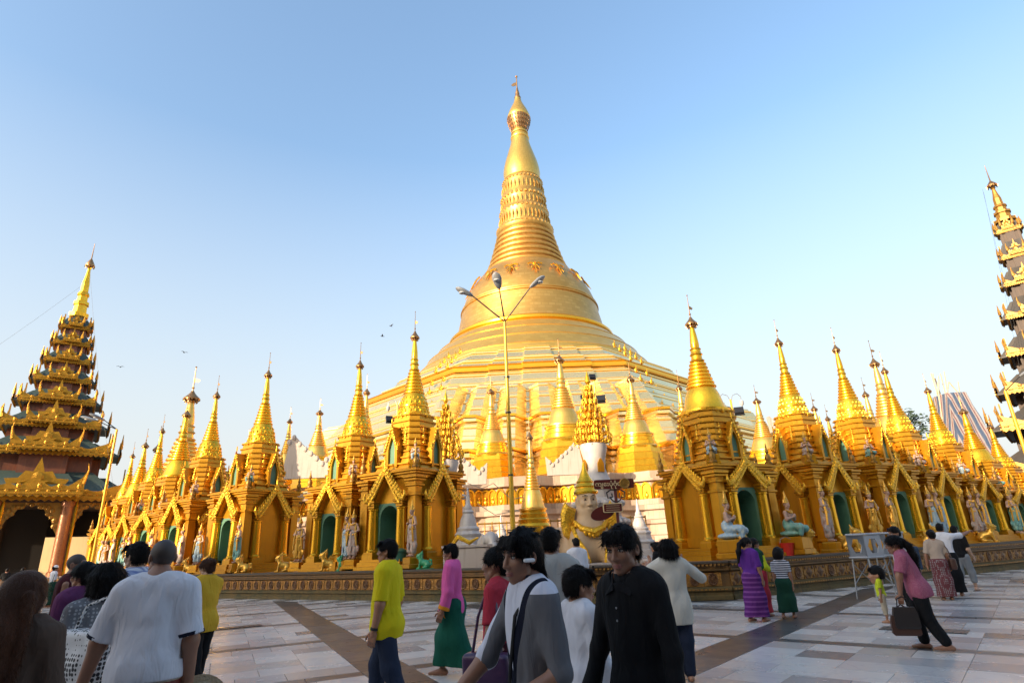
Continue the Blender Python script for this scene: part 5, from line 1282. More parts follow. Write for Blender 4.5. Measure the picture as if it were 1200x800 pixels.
def pav_base(t, hw, z1, step_h, colm, open_=True, wallm='cream_wall'):
    q = MB()
    for i in range(3): q.box((0, 0, step_h * (i + .5) / 3), (2 * hw + 1.6 - .5 * i, 2 * hw + 1.6 - .5 * i, step_h / 3 - .004))
    q.build('platform', 'plaster_white', t)
    cq = MB(); cq.lathe([(.50, step_h), (.50, step_h + .3), (.40, step_h + .42), (.38, z1 - .5), (.46, z1 - .4), (.46, z1 - .1)], 14); CM = cq.mesh('column', colm, smooth=True)
    us = (-1, -.42, .42, 1)
    for a in us:
        for b in us:
            if max(abs(a), abs(b)) < 1: continue
            put('column', CM, t, (a * hw, b * hw, 0))
    gp = MB(); gp.tube([(0, 0, step_h), (0, 0, z1)], .09, 6); GP = gp.mesh('gilt_post', 'gold_bright')
    for a in us:
        put('gilt_post', GP, t, (a * hw + .55, -hw - .1, 0))
    # carved valances hanging between the columns
    for k in range(4):
        c_, s_ = math.cos(k * math.pi / 2), math.sin(k * math.pi / 2)
        for a, b in zip(us[:-1], us[1:]):
            x0, x1 = a * hw + .38, b * hw - .38; n = 14; q = MB(); mid = (x0 + x1) / 2; hw_ = (x1 - x0) / 2
            lo = [(x0 + (x1 - x0) * i / n, z1 - (.35 + 2.1 * abs(1 - 2 * abs(i / n - 0)) ** 1 * 0 + 2.2 * abs(2 * i / n - 1) ** 2.2 + .18 * (i % 2))) for i in range(n + 1)]
            up = [(x0 + (x1 - x0) * i / n, z1) for i in range(n + 1)]
            q.loft([[(x, 0, z) for x, z in lo], [(x, 0, z) for x, z in up]], closed=False); q.loft([[(x, .1, z) for x, z in lo], [(x, .1, z) for x, z in up]], closed=False); q.loft([[(x, 0, z) for x, z in lo], [(x, .1, z) for x, z in lo]], closed=False)
            for i in range(1, n):
                q.ball((lo[i][0], -.02, lo[i][1] + .16), (.15, .07, .17), 6, 4)
                if abs(2 * i / n - 1) > .5: q.ball((lo[i][0], -.02, lo[i][1] + .6), (.17, .07, .2), 6, 4)
            o = q.build('valance', 'gold_old', t); o.location = (hw * s_, -hw * c_, 0); o.rotation_euler = (0, 0, k * math.pi / 2)
    q = MB()
    if open_:
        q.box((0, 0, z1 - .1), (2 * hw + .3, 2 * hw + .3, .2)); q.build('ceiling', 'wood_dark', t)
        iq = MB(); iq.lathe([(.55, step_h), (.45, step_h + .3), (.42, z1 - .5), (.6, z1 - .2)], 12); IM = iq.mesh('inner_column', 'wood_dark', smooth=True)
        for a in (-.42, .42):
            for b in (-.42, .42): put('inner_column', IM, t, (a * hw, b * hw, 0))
        iq = MB(); iq.box((-.12 * hw, .42 * hw, (z1 + step_h) / 2), (hw * .60, .2, z1 - step_h)); iq.box((0, .9 * hw, z1 - 1.2), (hw * 1.9, .2, 2.3)); iq.build('interior_shade', 'shade_black', t)  # added black sheets, standing in for the deep shade of the interior
    else:
        q.box((0, 0, (step_h + z1) / 2), (hw * 1.86, hw * 1.86, z1 - step_h - .02)); q.build('inner_wall', wallm, t)
        for k in range(4):
            c_, s_ = math.cos(k * math.pi / 2), math.sin(k * math.pi / 2)
            for a in (-.6, 0, .6):
                w2 = MB(); w2.box((0, -.03, 0), (1.5, .1, 1.0)); 
                o = w2.build('window', 'wood_dark', t); yy = hw * .93 + .02; o.location = (a * hw * c_ + yy * s_, a * hw * s_ - yy * c_, z1 - 1.6); o.rotation_euler = (0, 0, k * math.pi / 2)
                w3 = MB()
                for j in range(4): w3.box((-.56 + j * .375, -.1, 0), (.06, .06, 1.0))
                for zz_ in (-.5, .5): w3.box((0, -.1, zz_), (1.6, .08, .08))
                o2 = w3.build('window_bars', 'wood_red', o)
PL = pyatthat('tiered_pavilion', 'gold-trimmed tiered pavilion with green roofs and a spire at the far left', (-39.4, 48.6), R(36), [(6.4, 5.7), (10.0, 4.15), (12.3, 3.2), (14.4, 2.5), (16.4, 1.9), (18.2, 1.55), (19.9, 1.25), (21.5, 1.0)], 23.2, 28.9, 'roof_green', 'wood_red', 'gold_eave', 8.4)
pav_base(PL, 5.2, 6.4, .9, 'mosaic_red')
PR = pyatthat('tiered_pavilion', 'dark-roofed tiered pavilion with a leaning-looking spire at the far right edge', (42.1, 43.5), R(-42), [(5.0, 5.2), (8.2, 4.3), (11.0, 3.4), (13.9, 2.65), (17.0, 1.95), (19.8, 1.4), (22.2, 1.0), (24.6, .75)], 26.0, 29.8, 'roof_grey', 'wood_brown', 'gold_old', 7.0)
pav_base(PR, 4.7, 5.0, .9, 'gold_old', False)

# cream hall beside the left pavilion
t = thing('hall', 'plain cream building with gilt eaves behind the left lamp post', 'building', (-39.5, 62, 0), R(12))
q = MB(); q.box((0, 0, 3.4), (15, 9, 6.8)); q.build('wall', 'cream_wall', t)
q = MB(); q.box((0, -4.55, 4.9), (15.1, .14, .22)); q.box((0, -4.55, 1.0), (15.1, .16, 2.0)); q.build('string_course', 'cream_wall', t)
q = MB(); q.loft([[(x * 8.4, y * 5.4, 6.9) for x, y in ((-1, -1), (1, -1), (1, 1), (-1, 1))], [(x * 8.4, y * 5.4, 7.05) for x, y in ((-1, -1), (1, -1), (1, 1), (-1, 1))], [(x * 6.6, y * 2.6, 9.0) for x, y in ((-1, -1), (1, -1), (1, 1), (-1, 1))]], True, True); q.build('roof', 'roof_green', t)
for k, (hx, yy) in enumerate(((8.4, 5.45), (5.4, 8.45), (8.4, 5.45), (5.4, 8.45))):
    o = put('eave_board', carved_board(hx, 1.0, peak=.3), t, (yy * math.sin(k * math.pi / 2), -yy * math.cos(k * math.pi / 2), 6.6), k * math.pi / 2)

# unseen hall added behind the viewer, its roofs sized to shade the plaza
t = thing('shade_hall', 'unseen long pillared hall with stepped roofs, added behind the viewer to shade the plaza', 'building', (-20, -16, 0), 0)
q = MB(); q.box((0, 0, .4), (104, 18, .8)); q.build('platform', 'plaster_white', t)
cq = MB(); cq.lathe([(.5, .8), (.5, 1.1), (.4, 1.2), (.38, 7.4), (.5, 7.8)], 12); CM = cq.mesh('column', 'mosaic_red', smooth=True)
for i in range(27): put('column', CM, t, (-50.7 + i * 3.9, 8.0, 0))
q = MB(); q.box((0, -5, 4.4), (102, .4, 7.2)); q.build('wall', 'cream_wall', t)
for z0_, hx, hy, z1_ in ((7.8, 52.5, 9.8, 10.6), (11.2, 51, 6.8, 14.4), (15.2, 50, 4.2, 19.0)):
    q = MB(); q.loft([[(x * hx, y * hy, z0_) for x, y in ((-1, -1), (1, -1), (1, 1), (-1, 1))], [(x * hx, y * hy, z0_ + .3) for x, y in ((-1, -1), (1, -1), (1, 1), (-1, 1))], [(x * (hx - 2), y * hy * .45, z1_) for x, y in ((-1, -1), (1, -1), (1, 1), (-1, 1))]], True, True); q.build('roof', 'roof_green', t)
    q = MB(); q.box((0, 0, z1_ + .2), (2 * hx - 5, hy * .8, 1.0)); q.build('drum', 'wood_red', t)
for k in range(7):
    o = put('eave_board', carved_board(7.2, 1.1), t, (-45 + 15 * k, 9.9, 7.7), math.pi)

# ---------------------------------------------------------------- striped tarpaulin round a stupa under repair
t = thing('scaffolded_stupa', 'stupa wrapped in blue and red striped tarpaulin with bamboo poles on top', 'stupa', at(1166, 640, 42).to_2d().to_3d(), 0)
def stripes(n, l, vec, cur, mixin, b):
    s = n.new('ShaderNodeSeparateXYZ'); l(vec, s.inputs[0]); a = n.new('ShaderNodeMath'); a.operation = 'ADD'; l(s.outputs['X'], a.inputs[0]); l(s.outputs['Y'], a.inputs[1])
    mlt = n.new('ShaderNodeMath'); mlt.operation = 'MULTIPLY'; mlt.inputs[1].default_value = 1.9; l(a.outputs[0], mlt.inputs[0])
    fr_ = n.new('ShaderNodeMath'); fr_.operation = 'FRACT'; l(mlt.outputs[0], fr_.inputs[0])
    cr_ = n.new('ShaderNodeValToRGB'); cr_.color_ramp.interpolation = 'CONSTANT'; e = cr_.color_ramp.elements
    e[0].color = (.05, .075, .13, 1); e[1].position = .28; e[1].color = (.26, .22, .21, 1)
    for p, c in ((.45, (.15, .055, .055, 1)), (.58, (.28, .24, .23, 1)), (.82, (.07, .095, .15, 1))): x = e.new(p); x.color = c
    l(fr_.outputs[0], cr_.inputs['Fac']); return cr_.outputs['Color']
mat('tarpaulin', (.4, .3, .3), .6, 0, bump=(2.2, .6, 'fold', .1), extra=stripes)
q = MB(); rg = []; rn = random.Random(3)
zt_ = at(1120, 462, 42).z; zb_ = 3.0
for i in range(9):
    f = i / 8; hw = 1.75 * (1 - f) + .7 * f; z = zb_ + (zt_ - zb_) * f
    rg.append([(x * hw + rn.uniform(-.06, .06), y * hw + rn.uniform(-.06, .06), z) for x, y in ((-1, -1), (-.33, -1.03), (.33, -1.0), (1, -1), (1.02, -.3), (1, .3), (1, 1), (.3, 1), (-.3, 1), (-1, 1), (-1, .3), (-1.02, -.3))])
q.loft(rg, True, True); q.build('tarpaulin', 'tarpaulin', t)
for k in range(10):
    a = rn.uniform(0, 6.28); b = MB(); r_ = .7
    b.tube([(1.8 * math.cos(a), 1.8 * math.sin(a), 2.0), (r_ * 1.05 * math.cos(a), r_ * 1.05 * math.sin(a), zt_), (.6 * math.cos(a) + rn.uniform(-.4, .4), .6 * math.sin(a), zt_ + rn.uniform(.8, 2.0))], .04, 5); b.build('bamboo_pole', 'bamboo', t)
q = MB(); q.box((0, 0, 1.9), (4.2, 4.2, 2.2), taper=.9); q.build('base', 'gold_paint', t)

# ---------------------------------------------------------------- trees beyond the right row
mat('leaf_dark', (0.035, 0.055, 0.022), .6, 0, var=(2, .7, (0.018, 0.03, 0.014)))
mat('bark', (0.07, 0.05, 0.035), .8)
def tree(loc, Ht, rad, label, seed, n=2600):
    t = thing('tree', label, 'tree', loc, 0, 'trees beyond the shrines'); rn = random.Random(seed)
    q = MB(); q.tube([(0, 0, 0), (.1, .1, Ht * .3), (-.1, .1, Ht * .55)], [.4, .32, .2], 8); q.build('trunk', 'bark', t)
    lb = MB()
    cl = []
    for k in range(26):
        a = rn.uniform(0, 6.28); r_ = rad * math.sqrt(rn.random()) * .85; z = Ht * .5 + Ht * .5 * rn.random() * (1 - .5 * (r_ / rad) ** 2); cl.append((r_ * math.cos(a), r_ * math.sin(a), z))
        lb.tube([(0, 0, Ht * .42), (r_ * .5 * math.cos(a), r_ * .5 * math.sin(a), (Ht * .42 + z) / 2 + .3), cl[-1]], [.14, .08, .02], 5)
    lb.build('limbs', 'bark', t)
    c = MB()
    for i in range(n):
        x, y, z = rn.choice(cl); d = Vector((rn.gauss(0, 1), rn.gauss(0, 1), rn.gauss(0, .8))); d.normalize(); d *= rad * .30 * rn.random() ** .4
        p = Vector((x, y, z)) + d; a = Vector((rn.gauss(0, 1), rn.gauss(0, 1), rn.gauss(0, .6))).normalized(); b = a.orthogonal().normalized(); s_ = rn.uniform(.16, .34)
        c.add([p - a * s_, p + b * s_ * .5, p + a * s_, p - b * s_ * .5], [(0, 1, 2, 3)])
    o = c.build('crown', 'leaf_dark', t); return t
p = at(1083, 640, 66); tree((p.x, p.y, 0), 15.4, 3.8, 'dark round tree between the fourth and fifth right shrine spires', 5)
p = at(1066, 640, 72); tree((p.x, p.y, 0), 14.2, 3.4, 'dark tree just left of the round tree, lower', 6)

# ---------------------------------------------------------------- lamp posts
def lamp_head(parent, a, b, ln=.62):
    """street lamp arm from a to b with an oval head"""
    q = MB(); a, b = Vector(a), Vector(b); q.tube([a, b], [.028, .022], 6); q.build('lamp_arm', 'metal_dark', parent)
    d = (b - a).normalized(); d = Vector((d.x, d.y, d.z * .55)).normalized(); side = d.cross(Vector((0, 0, 1))).normalized(); up = side.cross(d)
    q = MB(); rg = []
    for f, w_, h_ in ((-.05, .03, .03), (.0, .06, .05), (.25, .13, .08), (.6, .17, .09), (.85, .14, .07), (1.0, .05, .03)):
        c = b + d * f * ln; rg.append([tuple(c + side * (w_ * math.cos(t_)) + up * (h_ * math.sin(t_))) for t_ in [2 * math.pi * i / 10 for i in range(10)]])
    q.loft(rg, True, True); hd = q.build('lamp_head', 'metal_grey', parent, smooth=True)
    q = MB(); c = b + d * ln * .55 - up * .075; q.ball(c, (.12, .12, .05), 10, 5); q.build('lens', 'glass_lamp', hd, smooth=True)
t = thing('lamp_post', 'tall gold pole with three grey street lamp heads in front of the great stupa', 'lamp post', (0, 0, 0)); Y = 19.0
tp = at(592, 377, Y); bt = at(601, 617, Y); q = MB(); q.tube([(bt.x, Y, .9), (bt.x, Y, 4.5), (bt.x, Y, tp.z)], [.085, .075, .05], 10); q.lathe([(.3, .9), (.3, 1.0), (.16, 1.1), (.09, 1.5)], 10, (bt.x, Y, 0)); q.build('pole', 'pole_gold', t, smooth=True)
q = MB()
for f in (.35, .6, .75): q.lathe([(.09, 0), (.09, .05)], 8, (bt.x, Y, .9 + (tp.z - .9) * f))
q.build('clamp', 'metal_dark', t)
tp.x = bt.x
for (px, py, dy) in ((553, 346, -.3), (585, 338, -.6), (622, 336, -.2)): lamp_head(t, tp, at(px, py, Y + dy))
t.location = (0, 0, 0)
t = thing('lamp_post', 'slanted yellow pole with two lamp heads beside the left pavilion', 'lamp post', (0, 0, 0)); Y = 33.0
tp = at(137, 503, Y); q = MB(); q.tube([(tp.x, Y, 0), (tp.x, Y, tp.z)], [.085, .06], 10); q.build('pole', 'pole_gold', t, smooth=True)
lamp_head(t, tp, at(122, 492, Y - .6), .8); lamp_head(t, tp, at(112, 492, Y - .3), .8)
t = thing('lamp_post', 'yellow pole rising past the dark roofs at the right edge', 'lamp post', (0, 0, 0)); Y = 26.0
tp = at(1178, 458, Y); q = MB(); q.tube([(tp.x, Y, 0), (tp.x, Y, tp.z)], [.10, .07], 10); q.build('pole', 'pole_gold', t, smooth=True); lamp_head(t, tp, at(1196, 440, Y - .5), .7)
def flood(parent, c, rz, tilt=-25, s=.42):
    o = MB(); o.box((0, 0, 0), (s, s * .35, s * .85), bev=.02); o.box((0, -s * .19, 0), (s * .86, .02, s * .7)); o.box((0, .02, -s * .52), (s * 1.1, .05, .05)); x = o.build('floodlight', 'flood_black', parent); x.location = c; x.rotation_euler = (R(tilt), 0, rz); return x
def lantern_post(label, px, py, Y, flds, z0):
    t = thing('lamp_post', label, 'lamp post', (0, 0, 0)); tp = at(px, py, Y); q = MB(); q.tube([(tp.x, Y, z0), (tp.x, Y, tp.z)], [.07, .05], 8); q.build('pole', 'pole_gold', t, smooth=True)
    for s_ in (-1, 1):
        q = MB(); q.tube([(tp.x, Y, tp.z - .1), (tp.x + s_ * .12, Y, tp.z + .2), (tp.x + s_ * .35, Y, tp.z + .28), (tp.x + s_ * .5, Y, tp.z + .12), (tp.x + s_ * .5, Y, tp.z - .05)], .018, 6); q.build('bracket', 'metal_grey', t)
        q = MB(); q.lathe([(.03, .0), (.1, -.06), (.1, -.2), (.05, -.28), (.02, -.32)], 10, (tp.x + s_ * .5, Y, tp.z - .03)); q.build('lantern', 'glass_lamp', t, smooth=True)
    for (fx, fy, rz) in flds: flood(t, at(fx, fy, Y - .15), rz)
    return t
lantern_post('lantern post with two black floodlights right of the first right shrine', 856, 468, 27, ((852, 481, .3), (866, 481, -.3)), .96)
lantern_post('lantern post with a black floodlight behind the first left shrine', 466, 474, 30, ((457, 491, .5), (470, 487, -.2)), .96)
t = thing('floodlight_mast', 'yellow mast carrying black floodlights beside the golden tree', 'floodlight', (0, 0, 0)); Y = 27
tp = at(696, 446, Y); q = MB(); q.tube([(tp.x, Y, .96), (tp.x, Y, tp.z)], .05, 8); q.box((tp.x, Y, at(700, 468, Y).z), (1.0, .05, .05)); q.build('pole', 'pole_gold', t)
flood(t, at(694, 441, Y - .1), .2, s=.3); flood(t, at(704, 467, Y - .15), -.2, s=.42); flood(t, at(685, 466, Y - .1), .3, s=.36)

# ---------------------------------------------------------------- golden trees on white pedestals
def golden_tree(loc, label, z0, zt, rad, zp):
    t = thing('votive_tree', label, 'ornament', loc)
    q = MB(); rg = []; Hh = z0 - zp
    for f, r in ((0, 1.25), (.05, 1.25), (.06, 1.15), (.12, 1.15), (.15, 1.28), (.18, 1.25), (.20, 1.0), (.28, .98), (.31, 1.1), (.34, 1.06), (.36, .86), (.44, .84), (.47, .94), (.50, .9), (.52, .70), (.60, .68), (.63, .78), (.66, .72)):
        rg.append([(x, y, zp + Hh * f) for x, y in ngon(12, r * rad * 1.55, math.pi / 12)])
    q.loft(rg, True, True); pd = q.build('pedestal', 'statue_white', t)
    lp = MB()
    for f, r, n_ in ((.15, 1.26, 22), (.31, 1.08, 20), (.47, .93, 18), (.63, .77, 16)):
        for k in range(n_): a = 2 * math.pi * k / n_; lp.ball((r * rad * 1.55 * math.cos(a), r * rad * 1.55 * math.sin(a), zp + Hh * f), (.13, .13, .12), 6, 4)
    o = lp.build('lotus_petals', 'statue_white', pd, smooth=True); o['kind'] = 'stuff'
    q = MB(); q.lathe([(rad * .95, zp + Hh * .66), (rad * .8, zp + Hh * .70), (rad * .62, zp + Hh * .78), (rad * .7, zp + Hh * .88), (rad * .85, zp + Hh * .97), (rad * .8, z0), (rad * .3, z0 + .02)], 16); vs = q.build('vase', 'statue_white', t, smooth=True)
    for k in range(4):
        a = k * math.pi / 2 + .4; w2 = MB(); w2.slab([(x, z) for x, z in pointed(.28, .32, .55)], .06, lambda u, n_, v: (u, n_ - .03, v)); o = w2.build('vase_niche', 'gold_paint', vs); o.location = (rad * .70 * math.cos(a), rad * .70 * math.sin(a), zp + Hh * .74); o.rotation_euler = (0, 0, a + math.pi / 2)
    q = MB(); q.tube([(0, 0, z0 - .1), (0, 0, zt - .2)], [.10, .04], 8); q.build('stem', 'gold_carved', t)
    T_ = 8
    for i in range(T_):
        f = i / T_; z = z0 + (zt - z0) * (.02 + .80 * f); r = rad * (1.0 - f) ** 1.15 * 1.02 + .09; n_ = max(6, int(16 - 9 * f)); q = MB(); up = (zt - z0) * .13 * (1 - .4 * f)
        for k in range(n_):
            a = 2 * math.pi * (k + .5 * (i % 2)) / n_; c_, s_ = math.cos(a), math.sin(a)
            q.tube([(.05 * c_, .05 * s_, z + up * .3), (r * .6 * c_, r * .6 * s_, z - up * .1), (r * c_, r * s_, z + up * .15), (r * 1.05 * c_, r * 1.05 * s_, z + up * .65), (r * .92 * c_, r * .92 * s_, z + up * 1.0)], [.025, .04, .05, .045, .012], 5)
            q.ball((r * .55 * c_, r * .55 * s_, z + up * .45), (.06, .06, up * .4), 5, 4)
            if i < 3: q.ball((r * 1.02 * c_, r * 1.02 * s_, z - up * .12), (.025, .025, .05), 5, 3)
        q.build('bough_tier', 'gold_carved', t, smooth=True)
    q = MB(); q.lathe([(.05, zt - (zt - z0) * .2), (.13, zt - (zt - z0) * .16), (.10, zt - (zt - z0) * .1), (.05, zt - (zt - z0) * .05), (.015, zt)], 10); q.build('bud', 'gold_bright', t, smooth=True)
    return t
golden_tree((3.15, 24.0, 0), 'golden votive tree on a white tiered pedestal behind the human-headed lion', 5.45, 8.6, .66, .96)
golden_tree((-3.65, 30.0, 0), 'golden votive tree in a white vase right of the first left shrine', 5.9, 9.6, .78, .96)
# white carved pediments on the plinth
def pediment(px, py, Y, label, s=1.0, flip=1):
    p = at(px, py, Y); t = thing('carved_pediment', label, 'pediment', (p.x, Y, p.z), 0); q = MB()
    pts = [(-1.6, 0), (-1.7, 1.6), (-1.35, 1.25), (-1.1, 1.0), (-.7, 1.35), (-.3, 1.7), (.1, 2.0), (.5, 2.35), (.9, 2.8), (1.2, 2.5), (1.35, 1.4), (1.6, 0)]
    pts = [(x * flip * s, z * s) for x, z in pts]
    if flip < 0: pts = pts[::-1]
    q.slab(pts, .5, lambda u, n_, v: (u, n_, v)); q.build('panel', 'plaster_white', t, fix=True)
    q = MB(); rn = random.Random(4)
    for x, z in pts[2:-2]: q.ball((x, -.02, z - .15), (.16 * s, .1, .2 * s), 6, 4)
    q.build('scrollwork', 'plaster_white', t, smooth=True)
pediment(664, 556, 50, 'white carved flame pediment between two gold stupas, left of the golden tree', 1.0)
pediment(545, 568, 47, 'white carved pediment right of the left golden tree', 1.05, -1)
pediment(357, 560, 52, 'pale carved pediment between the second and third left shrines', 1.35, -1)
pediment(925, 505, 40, 'white carved pediment behind the second right shrine', .7, 1)
# small gold stupa in the gap, white miniature stupas
g = at(620, 506, 27); o = dup(SM, (g.x, 27, .96), 0, 'small dark gold stupa right of the lamp post, low behind the front people', (.36, .36, (g.z - .96) / 12.0), 'small stupas behind the shrines')
def white_stupa(px, Y, z0, zt, label, r=.5):
    p = at(px, 640, Y); t = thing('miniature_stupa', label, 'stupa', (p.x, Y, z0)); h = zt - z0
    q = MB(); rg = []
    for f, k in ((0, 1.3), (.1, 1.3), (.11, 1.1), (.2, 1.1), (.24, 1.25), (.28, 1.0), (.36, .9), (.40, 1.0), (.44, .8)): rg.append([(x, y, h * f) for x, y in ngon(8, r * k, math.pi / 8)])
    q.loft(rg, True, True); q.build('base', 'statue_white', t)
    q = MB(); q.lathe([(r * .75, h * .43), (r * .8, h * .47), (r * .62, h * .5), (r * .55, h * .58), (r * .36, h * .66), (r * .42, h * .68), (r * .28, h * .71), (r * .30, h * .74), (r * .18, h * .78), (r * .14, h * .86), (r * .05, h)], 16); q.build('bell', 'statue_white', t, smooth=True)
white_stupa(549, 23.5, .96, 3.9, 'little white stupa just right of the first left shrine', .55)
white_stupa(588, 40, .96, 3.6, 'tiny white stupa at the foot of the pale plinth', .6)
white_stupa(752, 30, .96, 3.6, 'little grey-white stupa left of the first right shrine', .55)
# railing posts and pale blocks along the plinth foot
t = thing('railing', 'low gilt railing along the foot of the pale plinth', 'railing', (0, 0, .96))
q = MB(); a, b = at(560, 640, 36), at(760, 640, 36)
for z in (.9, 2.0): q.tube([(a.x, 36, z), (b.x, 36, z)], .05, 6)
q.build('rail', 'gold_old', t)
pm = MB(); pm.tube([(0, 0, 0), (0, 0, 2.1)], .04, 6); PMM = pm.mesh('post', 'gold_old')
for i in range(24): put('post', PMM, t, (a.x + (b.x - a.x) * i / 23, 36, 0))
# ================================================================ the human-headed lion at the corner
p = at(692, 640, 20.2)
t = thing('human_headed_lion', 'cream human-headed lion statue with gilt flame trim at the terrace corner', 'statue', (p.x, 20.3, .96), R(8))
s = SDF(.22)
s.ell((0, .10, .75), (.74, .62, .85)); s.ell((0, .35, .4), (1.0, .8, .5))
for k in (-1, 1):
    s.cap((k * .42, -.30, .85), (k * .46, -.55, .1), .27, .22); s.ell((k * .48, -.75, .12), (.24, .32, .14), k=.1)
    s.ell((k * 1.15, .75, .58), (.60, .75, .58)); s.ell((k * 1.45, .3, .2), (.3, .42, .2), k=.12); s.cap((k * 1.1, 1.1, .7), (k * .4, .5, .95), .4, .4)
s.cap((0, .05, 1.2), (0, .0, 1.6), .50, .42, k=.15)
hd = head_sdf().xf(rotm('Z', 180), (0, -.04, 1.98), 4.3); s.join(hd)
v, q = s.mesh(.032, pad=.1); put('body', np_mesh('body', [(v, q, 0)], ['statue_cream']), t)
hs_ = 4.3
for k in (-1, 1):
    e = MB(); e.cur = 0; e.ball((k * .031 * hs_, -.04 - .0735 * hs_, 1.98 + .012 * hs_), (.066, .05, .030), 10, 6); e.cur = 1; e.ball((k * .031 * hs_, -.04 - .0835 * hs_, 1.98 + .012 * hs_), (.030, .022, .028), 8, 6)
    e.tube([(k * .052 * hs_, -.04 - .076 * hs_, 1.98 + .036 * hs_), (k * .034 * hs_, -.04 - .092 * hs_, 1.98 + .043 * hs_), (k * .012 * hs_, -.04 - .093 * hs_, 1.98 + .036 * hs_)], [.006, .013, .007], 6)
    e.build('eye', ['statue_cream', 'eye_dark'], t, smooth='all')
hat = MB(); hat.lathe([(.40, 2.22), (.43, 2.30), (.39, 2.36), (.34, 2.44), (.37, 2.48), (.28, 2.60), (.30, 2.64), (.20, 2.78), (.15, 2.90), (.08, 3.05), (.03, 3.3)], 18, (0, .02, 0)); hat.build('crown', 'gold_bright', t, smooth=True)
for k in (-1, 1):
    tr = MB()
    for j in range(11):
        f = j / 10; x = k * (.62 + .10 * math.sin(f * 3.1)); z = .85 + .85 * f; ln = .40 * (1 - .35 * f)
        tr.tube([(x * .8, -.08, z - .06), (x + k * ln * .5, -.16, z + ln * .35), (x + k * ln * .62, -.14, z + ln * 1.15)], [.15, .11, .012], 6)
    tr.build('flame_wing', 'gold_carved', t, smooth=True)
    tr = MB(); tr.tube([(k * .62, -.36, 1.15), (k * .54, -.52, .8), (k * .34, -.74, .45), (k * .26, -.84, .1)], [.07, .07, .06, .05], 7)
    for j in range(12): f = j / 11; tr.ball((k * (.63 - .36 * f), -.38 - .46 * f, 1.15 - 1.05 * f), (.07, .075, .085), 6, 4)
    tr.build('leg_trim', 'gold_carved', t, smooth=True)
tr = MB(); tr.tube([(-.55, -.30, 1.35), (-.35, -.50, 1.12), (0, -.60, 1.0), (.35, -.50, 1.12), (.55, -.30, 1.35)], [.06, .10, .13, .10, .06], 8)
for j in range(9): f = j / 8 * 2 - 1; tr.ball((f * .5, -.62 + .26 * f * f, .92 + .3 * f * f), (.075, .06, .11), 7, 5)
tr.build('collar', 'gold_carved', t, smooth=True)
b = MB(); b.box((0, .3, .03), (3.6, 3.0, .08)); b.build('base', 'plaster_white', t)

